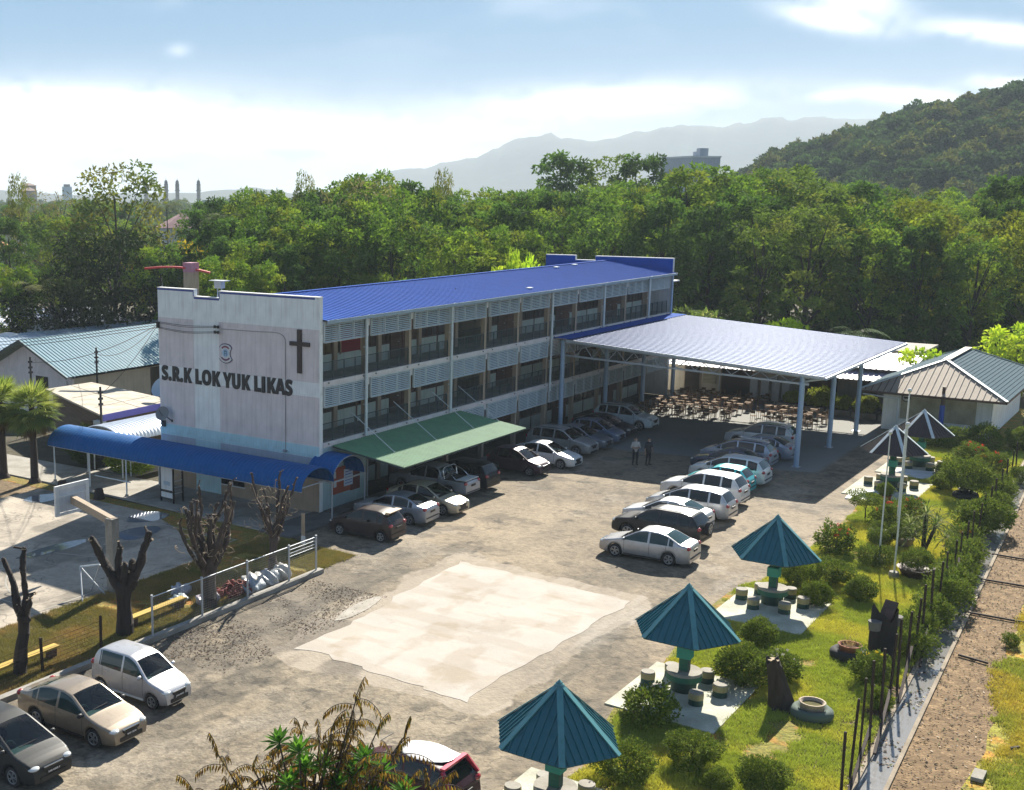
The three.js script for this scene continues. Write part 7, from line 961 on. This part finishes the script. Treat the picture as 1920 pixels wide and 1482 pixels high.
{ // plastic sacks: slumped bags
  const sack = (x, z, w, h, d, c, l, turn = 0) => { w *= 0.85; h *= 0.8; c = c.map((v) => v * 0.72); const g = new THREE.SphereGeometry(1, 26, 16), p = g.attributes.position; for (let i = 0; i < p.count; i++) { const X = p.getX(i), Y = p.getY(i), Z = p.getZ(i), n = 1 + 0.5 * (fbm(X * 2.1 + x + 9, Z * 2.1 + Y * 2.3 + z + 30, 4) - 0.5) + 0.15 * Math.sin(X * 7 + Z * 5 + Y * 3); p.setXYZ(i, X * w * n, Math.max(0.005, (Y * 0.8 + 0.5) * h * n), Z * d * n); } g.computeVertexNormals(); const t = thing('plastic_sack', l, 'sack', [x, 0, z], turn); part('bag', g, mat(c, 0.42, { map: tPlaster }), t); part('knot', [cyl(0.07, 0.12, 0.16, w * 0.75, h * 0.55, 0, 7)], mat(c, 0.5), t); };
  sack(-14.1, 3.2, 0.55, 0.42, 0.4, [0.42, 0.46, 0.55], 'blue grey plastic sack on the shaded grass'); sack(-15.0, 3.9, 0.6, 0.3, 0.35, [0.46, 0.55, 0.58], 'flat pale plastic sack beside the yellow bench', 0.4); sack(-14.3, 4.9, 0.7, 0.42, 0.45, [0.55, 0.50, 0.55], 'pinkish white sack against the fence', 0.2); sack(-11.9, 5.45, 0.75, 0.45, 0.4, [0.50, 0.58, 0.66], 'pale blue plastic sack beside the red pots', 0.1); sack(-10.8, 5.4, 0.7, 0.55, 0.45, [0.55, 0.60, 0.64], 'slumped pale sack in the middle of the heap', 0.5); sack(-9.9, 5.3, 0.6, 0.62, 0.45, [0.70, 0.69, 0.66], 'tall white sack at the fence end of the heap', 0.9); sack(-11.0, 4.6, 0.8, 0.36, 0.4, [0.66, 0.65, 0.62], 'crumpled white sheet sack behind the red pots', 0.2); sack(-10.1, 4.7, 0.6, 0.3, 0.35, [0.10, 0.12, 0.2], 'dark blue sack at the lopped tree foot', 0.7);
  const fp = thing('flower_pot', 'small red clay pot in the heap by the fence', 'flower pot', [-12.9, 0, 5.2], 0, 'red clay pots heaped by the fence'); part('body', new THREE.LatheGeometry([[0.08, 0], [0.13, 0.2], [0.15, 0.2], [0.15, 0.25], [0.11, 0.25], [0.07, 0.04], [0, 0.04]].map(([r, y]) => new THREE.Vector2(r, y)), 12), mat([0.30, 0.045, 0.03], 0.8, { map: tConc }), fp);
  for (let k = 0; k < 34; k++) { const c = copyOf(fp, [-12.9 + rr(-0.55, 1.15), (k > 20 ? 0.2 : 0.06) + rr(0, 0.05), 5.0 + rr(-0.45, 0.5)], rr(0, 6)); c.rotation.x = rr(-1.4, 1.4); c.rotation.z = rr(-0.6, 0.6); }
  const k = thing('notice_kiosk', 'white poster stand in a dark frame under the blue vault', 'poster stand', [-3.2, 0, -8.2], -0.05); part('frame', [box(0.08, 2.1, 0.08, 0, 1.05, -0.5), box(0.08, 2.1, 0.08, 0, 1.05, 0.5), box(0.08, 2.1, 0.08, 0.7, 1.05, 0.5), box(0.08, 2.1, 0.08, 0.7, 1.05, -0.5), box(0.78, 0.06, 1.08, 0.35, 2.12, 0), box(0.06, 0.06, 1.0, 0, 0.68, 0)], MT.black, k); part('poster', box(0.03, 1.3, 0.92, -0.02, 1.42, 0), MT.white, k); part('lower_poster', box(0.03, 0.3, 0.92, -0.02, 0.48, 0), MT.white, k); part('poster_picture', box(0.01, 0.22, 0.5, -0.042, 1.15, 0.02), mat([0.32, 0.40, 0.46], 0.7), k); for (let i = 0; i < 4; i++) part('shelf', box(0.6, 0.03, 0.03, 0.35, 0.6 + i * 0.35, 0.5), MT.white, k);
  for (const [x, z, l] of [[-4.7, -15.2, 'low brown cut stump at the walk edge farther from the hoop'], [-4.8, -12.0, 'low brown cut stump at the walk edge nearer the poster stand']]) { const s = thing('cut_stump', l, 'stump', [x, 0, z]); part('trunk', cyl(0.34, 0.24, 0.55, 0, 0, 0, 12), MT.bark, s); part('cut_top', cyl(0.2, 0.2, 0.02, 0.02, 0.55, 0, 12), MT.rust, s); }
  const hb = bushKind('hedge_bush', 'clipped bright green hedge beyond the covered walk', { H: 1.3, R: 1.2, cols: [[0.16, 0.22, 0.04], [0.20, 0.25, 0.05]], lobes: 22, per: 90, L: 0.13 }); const hh = plant(hb, 0.9, -15.2, 1.3, 0); hh.scale.z *= 1.5; { const t = plant(bushKind('hedge_bush', 'dark shrub in the shade beyond the covered walk', { H: 2, R: 1.2, cols: [[0.05, 0.08, 0.02]], lobes: 18, per: 80, L: 0.16 }), 0.9, -19.5, 2.2); }
  const pud = (x, z, a, b) => { const pts = []; for (let k = 0; k < 26; k++) { const t = k / 26 * 6.283, q = 0.7 + 0.6 * fbm(Math.cos(t) * 1.4 + x, Math.sin(t) * 1.4 + z, 3); pts.push([x + Math.cos(t) * a * q, z + Math.sin(t) * b * q]); } struct('puddle', flat(pts, 0.016), mat([0.16, 0.17, 0.18], 0.03, { phys: true })); };
  pud(-6.0, -7.0, 1.4, 0.9); pud(-8.4, -5.2, 1.5, 0.8); pud(-6.2, 1.3, 0.6, 0.35); pud(-6.6, -14.6, 1.2, 0.8); pud(-13, -6.4, 2.0, 0.5);
}
// ---------------------------------------------------------------- desks and chairs of the assembly ground
{
  const wood = mat([0.20, 0.125, 0.07], 0.9, { map: tWood, specularIntensity: 0.3, phys: true }), steel = mat([0.30, 0.20, 0.14], 0.5, { metalness: 0.3 });
  const d = thing('school_desk', 'small wooden school desk on a steel frame under the shelter', 'desk', [40, 0, 3], 0, 'school desks under the shelter'); part('top', box(0.6, 0.03, 0.45, 0, 0.73, 0, 0.008), wood, d); part('shelf', box(0.52, 0.02, 0.36, 0, 0.58, 0), wood, d); each('leg', [[-1, -1], [-1, 1], [1, -1], [1, 1]].map(([a, b]) => bar([a * 0.26, 0, b * 0.19], [a * 0.26, 0.72, b * 0.19], 0.018, 6)), steel, d);
  const c = thing('school_chair', 'small wooden school chair on a steel frame under the shelter', 'chair', [40.6, 0, 3], 0, 'school chairs under the shelter'); part('seat', box(0.38, 0.025, 0.38, 0, 0.43, 0, 0.006), wood, c); part('backrest', box(0.02, 0.22, 0.36, 0.18, 0.74, 0, 0.006), wood, c); each('leg', [[-1, -1, 0.43], [-1, 1, 0.43], [1, -1, 0.86], [1, 1, 0.86]].map(([a, b, h]) => bar([a * 0.17, 0, b * 0.16], [a * 0.17, h, b * 0.16], 0.016, 6)), steel, c);
  for (let i = 0; i < 9; i++) for (let j = 0; j < 7; j++) { const x = 39.2 + i * 1.25 + rr(-0.2, 0.2), z = 1.6 + j * 1.05 + rr(-0.2, 0.2); if (rnd() < 0.72) copyOf(d, [x, 0, z], rr(-0.3, 0.3)); if (rnd() < 0.9) copyOf(c, [x + rr(0.4, 0.62), 0, z + rr(-0.1, 0.1)], rr(-0.7, 0.7)); }
  for (let i = 0; i < 26; i++) copyOf(c, [rr(40.5, 45.5), 0, rr(9.6, 14.6)], rr(0, 6.28)); for (let i = 0; i < 14; i++) copyOf(d, [rr(40.5, 45.5), 0, rr(9.6, 14.4)], rr(0, 6.28));
  for (let i = 0; i < 5; i++) { const b = thing('raised_bed', 'long pale raised planting bed beyond the desks', 'planter', [49.2 - i * 0.35, 0, 10.2 + i * 2.0], 0, 'raised beds by the canteen'); part('wall', [span(-0.6, 0.6, 0, 0.42, -0.9, 0.9)], MT.paleConc, b); part('soil', span(-0.5, 0.5, 0.42, 0.45, -0.8, 0.8), MT.bark, b); }
  const k = bushKind('bed_plant', '', { H: 0.9, R: 0.6, cols: [[0.16, 0.20, 0.04], [0.22, 0.24, 0.05]], lobes: 10, per: 60, L: 0.14 }); [['lime shrub in the raised bed by the cabinets', 49.0, 10.4, 0.9], ['lime ball shrub in the raised bed behind the posts', 48.7, 12.6, 1.4], ['small lime shrub in the middle raised bed', 48.3, 14.4, 1.0], ['lime shrub pair in the raised bed by the guard house', 47.9, 16.2, 1.2], ['lime shrub at the end raised bed', 47.7, 18.4, 1.1]].forEach(([l, x, z, h]) => { const t = plant(k, x, z, h, 0, 0.4); t.userData.label = l; });
}
// ---------------------------------------------------------------- two people in the shelter shade
function sdfMesh(bones, lo, hi, n = 56) { // smooth union of tapered capsules, meshed
  const size = Math.max(hi[0] - lo[0], hi[1] - lo[1], hi[2] - lo[2]), mc = new MarchingCubes(n, MT.white, false, false, 60000), c = [0, 1, 2].map((k) => (lo[k] + hi[k]) / 2), h = size / 2; mc.isolation = 0;
  const B2 = bones.map(([a, b, r0, r1]) => ({ a, d: [b[0] - a[0], b[1] - a[1], b[2] - a[2]], r0, r1 }));
  for (let z = 0; z < n; z++) for (let y = 0; y < n; y++) for (let x = 0; x < n; x++) { const P = [c[0] + (x / n * 2 - 1) * h, c[1] + (y / n * 2 - 1) * h, c[2] + (z / n * 2 - 1) * h]; let s = 1e3; for (const q of B2) { const w = [P[0] - q.a[0], P[1] - q.a[1], P[2] - q.a[2]], dd = q.d[0] ** 2 + q.d[1] ** 2 + q.d[2] ** 2, t = clamp((w[0] * q.d[0] + w[1] * q.d[1] + w[2] * q.d[2]) / (dd || 1)), e = Math.hypot(w[0] - q.d[0] * t, w[1] - q.d[1] * t, w[2] - q.d[2] * t) - lerp(q.r0, q.r1, t), k = 0.035, m = clamp(0.5 + 0.5 * (s - e) / k); s = lerp(s, e, m) - k * m * (1 - m); } mc.field[x + y * n + z * n * n] = -s; }
  mc.update(); const g = new THREE.BufferGeometry(); g.setAttribute('position', new THREE.Float32BufferAttribute(mc.positionArray.slice(0, mc.count * 3), 3)); g.scale(h, h, h).translate(...c); const v = mergeVertices(g, 1e-4); v.computeVertexNormals(); return plainGeo(v);
}
function person(x, z, turn, label, top, bot, skin, hair, pose) {
  const p = thing('person', label, 'person', [x, 0, z], turn, 'people talking in the shelter shade'), k = pose, A = [];
  const sh = [0.19, 1.42, 0], el = k.el, wr = k.wr, m = (v, s) => [v[0] * s, v[1], v[2]], arms = [], hands = [], sleeves = [];
  for (const s of [1, -1]) { const E = m(s > 0 ? el[0] : el[1], s), Wr = m(s > 0 ? wr[0] : wr[1], s), S = m(sh, s); arms.push([S, E, 0.055, 0.042], [E, Wr, 0.042, 0.03]); sleeves.push([S, E, 0.072, 0.056]); const d = V3(Wr[0] - E[0], Wr[1] - E[1], Wr[2] - E[2]).normalize(), at = (l, o) => [Wr[0] + d.x * l + o[0], Wr[1] + d.y * l + o[1], Wr[2] + d.z * l + o[2]]; hands.push([Wr, at(0.09, [0, 0, 0]), 0.034, 0.032]); for (let f = 0; f < 4; f++) hands.push([at(0.08, [0, 0, (f - 1.5) * 0.02]), at(0.13 + [0.03, 0.045, 0.04, 0.02][f], [s * -0.01, 0, (f - 1.5) * 0.022]), 0.009, 0.008]); hands.push([at(0.03, [0, 0, 0.03]), at(0.085, [0, 0, 0.06]), 0.011, 0.009]); }
  const legs = [[[0.09, 0.92, 0], [0.11, 0.50, 0.02], 0.085, 0.058], [[0.11, 0.50, 0.02], [0.12, 0.08, -0.02], 0.056, 0.04], [[-0.09, 0.92, 0], [-0.12, 0.50, 0.01], 0.085, 0.058], [[-0.12, 0.50, 0.01], [-0.14, 0.08, -0.02], 0.056, 0.04]];
  const feet = [[[0.12, 0.045, -0.04], [0.14, 0.035, 0.14], 0.045, 0.035], [[-0.14, 0.045, -0.04], [-0.17, 0.035, 0.14], 0.045, 0.035]];
  const torso = [[[0, 0.96, 0], [0, 1.38, 0], 0.14, 0.15], [[-0.12, 1.38, 0], [0.12, 1.38, 0], 0.10, 0.10]], head = [[[0, 1.44, 0], [0, 1.55, 0.01], 0.055, 0.055], [[0, 1.62, 0.01], [0, 1.68, 0], 0.085, 0.09], [[0, 1.56, 0.05], [0, 1.60, 0.05], 0.05, 0.06], [[0, 1.60, 0.10], [0, 1.625, 0.108], 0.013, 0.01], [[0.085, 1.61, 0], [0.085, 1.64, 0], 0.015, 0.018], [[-0.085, 1.61, 0], [-0.085, 1.64, 0], 0.015, 0.018]];
  const S = mat(skin, 0.6); part('body', [sdfMesh([...torso.map(([a, b, r, q]) => [a, b, r * 0.92, q * 0.92]), ...legs.map(([a, b, r, q]) => [a, b, r * 0.9, q * 0.9]), ...feet, ...arms, ...hands, ...head], [-0.5, 0, -0.4], [0.5, 1.8, 0.4], 92)], S, p);
  part('shirt', sdfMesh([...torso.map(([a, b, r, q]) => [a, b, r * 1.08, q * 1.06]), ...sleeves], [-0.45, 0.8, -0.4], [0.45, 1.55, 0.4], 56), mat(top, 0.85), p); part('trousers', sdfMesh(legs.map(([a, b, r, q]) => [a, b, r * 1.12, q * 1.2]).concat([[[-0.06, 0.96, 0], [0.06, 0.96, 0], 0.125, 0.125]]), [-0.4, 0, -0.4], [0.4, 1.15, 0.4], 60), mat(bot, 0.9), p); part('shoes', sdfMesh(feet.map(([a, b, r, q]) => [a, b, r * 1.15, q * 1.15]), [-0.35, 0, -0.35], [0.35, 0.2, 0.35], 60), MT.black, p);
  part('hair', sdfMesh([[[0, 1.67, -0.02], [0, 1.70, -0.015], 0.098, 0.096], [[0, 1.60, -0.05], [0, 1.66, -0.04], 0.07, 0.08]], [-0.2, 1.45, -0.2], [0.2, 1.85, 0.2], 32), mat(hair, 0.8), p); part('face_mask', sdfMesh([[[0, 1.565, 0.055], [0, 1.60, 0.06], 0.052, 0.056]], [-0.15, 1.45, -0.15], [0.15, 1.7, 0.2], 28), MT.white, p);
}
person(21.75, 8.65, -0.9, 'person in a pale top and dark trousers standing with folded arms', [0.40, 0.38, 0.36], [0.02, 0.02, 0.025], [0.33, 0.20, 0.13], [0.03, 0.025, 0.02], { el: [[0.27, 1.14, 0.02], [0.27, 1.14, 0.02]], wr: [[0.05, 1.16, 0.2], [0.04, 1.12, 0.22]] });
person(22.15, 9.35, -0.5, 'person in a dark shirt and dark trousers beside the pale-topped one', [0.03, 0.03, 0.035], [0.018, 0.018, 0.02], [0.30, 0.18, 0.12], [0.015, 0.012, 0.01], { el: [[0.30, 1.14, -0.06], [0.27, 1.13, -0.02]], wr: [[0.22, 0.96, 0.1], [0.29, 0.88, 0.04]] });
// ---------------------------------------------------------------- withering tree rising in front of the yard
{
  const [x, z] = polar(560, 23.2), t = thing('withered_tree', 'withering tree with drooping brown leaf sprays and green rosettes beside the yard', 'tree', [x, 0, z]), Lv = new Leaves(), Gv = new Leaves(), wood = [];
  const rt = V3(Math.cos(YAW), 0, Math.sin(YAW)), fw = V3(Math.sin(YAW), 0, -Math.cos(YAW)), P = (u, y, w) => V3(0, y, 0).addScaledVector(rt, u).addScaledVector(fw, w);
  wood.push(bar([0, 0, 0], [0.1, 2.2, 0], 0.16, 9, 0.12), bar([0.1, 2.2, 0], [0, 3.8, 0.1], 0.12, 8, 0.08));
  const br = [[-2.1, 5.2], [-1.7, 5.5], [-1.3, 5.0], [-0.95, 5.35], [-0.5, 5.1], [0.0, 5.5], [0.4, 5.9], [0.65, 6.25], [0.95, 6.0], [1.15, 6.75], [1.3, 6.2], [1.6, 5.7], [1.9, 5.95], [2.2, 5.5], [2.6, 5.1], [-0.2, 5.2], [0.8, 5.3], [1.5, 5.1], [-1.5, 4.6], [-0.8, 4.5], [0.3, 4.8], [1.0, 4.9], [2.0, 4.7], [2.9, 4.9], [0.1, 4.4], [1.4, 4.4], [-1.0, 4.2], [0.7, 4.2], [2.3, 4.2]];
  const spray = (o, d, L) => { let p = o.clone(), dir = d.clone(); const n = 11, st = L / n; for (let i = 0; i < n; i++) { dir.y -= 0.13; dir.normalize(); const q = p.clone().addScaledVector(dir, st), s = V3().crossVectors(dir, V3(0, 1, 0)).normalize(); for (const k of [1, -1]) { const ld = V3(0, -1, 0).addScaledVector(s, k * rr(0.1, 0.5)).addScaledVector(dir, rr(0, 0.35)).normalize(); Lv.leaf(q, ld, s, rr(0.13, 0.21), rr(0.032, 0.05), tone([[0.16, 0.095, 0.02], [0.24, 0.15, 0.025], [0.11, 0.07, 0.025], [0.33, 0.21, 0.03], [0.13, 0.12, 0.03]], 0.3), 0.3); } wood.push(bar(p.toArray(), q.toArray(), 0.009, 4)); p = q; } };
  for (const [u, y] of br) { const w = rr(-1.1, 1.1), tip = P(u, y, w), b = V3(0.05, rr(2.6, 3.7), 0.05), m = b.clone().lerp(tip, 0.5).add(V3(0, -0.15, 0)); wood.push(bar(b.toArray(), m.toArray(), 0.045, 6, 0.03), bar(m.toArray(), tip.toArray(), 0.03, 6, 0.014)); for (let k = 0; k < 11; k++) { const a = rr(0, 6.28), o = b.clone().lerp(tip, rr(0.55, 1)); spray(o, V3(Math.cos(a), rr(0.3, 1.1), Math.sin(a)).normalize(), rr(0.55, 0.95)); } spray(tip, V3(rr(-0.3, 0.3), 1, rr(-0.3, 0.3)).normalize(), 0.5); }
  for (const [u, y] of [[-0.42, 5.45], [0.0, 5.5], [0.12, 5.0], [1.32, 5.25], [1.1, 4.85], [1.7, 4.8], [0.8, 4.5], [2.1, 4.6], [-0.2, 4.7], [0.5, 4.9], [1.5, 4.45]]) { const o = P(u, y + 0.45, rr(-0.9, -0.3)); wood.push(bar([0.05, 3.4, 0.05], o.toArray(), 0.03, 6, 0.02)); for (let i = 0; i < 26; i++) { const a = i * 2.4, e = lerp(1.3, -0.2, i / 25), d = V3(Math.cos(a) * Math.cos(e), Math.sin(e), Math.sin(a) * Math.cos(e)); Gv.leaf(o, d, V3(0, 1, 0), rr(0.32, 0.44), 0.11, tone([[0.09, 0.22, 0.02], [0.14, 0.30, 0.03], [0.06, 0.15, 0.02]], 0.25), 0.25); } }
  part('branches', wood, MT.deadBark, t); put(t, 'dry_leaves', Lv.geo(), leafMat); put(t, 'green_rosettes', Gv.geo(), leafMat);
}
shade(scene);
renderer.render(scene, camera);
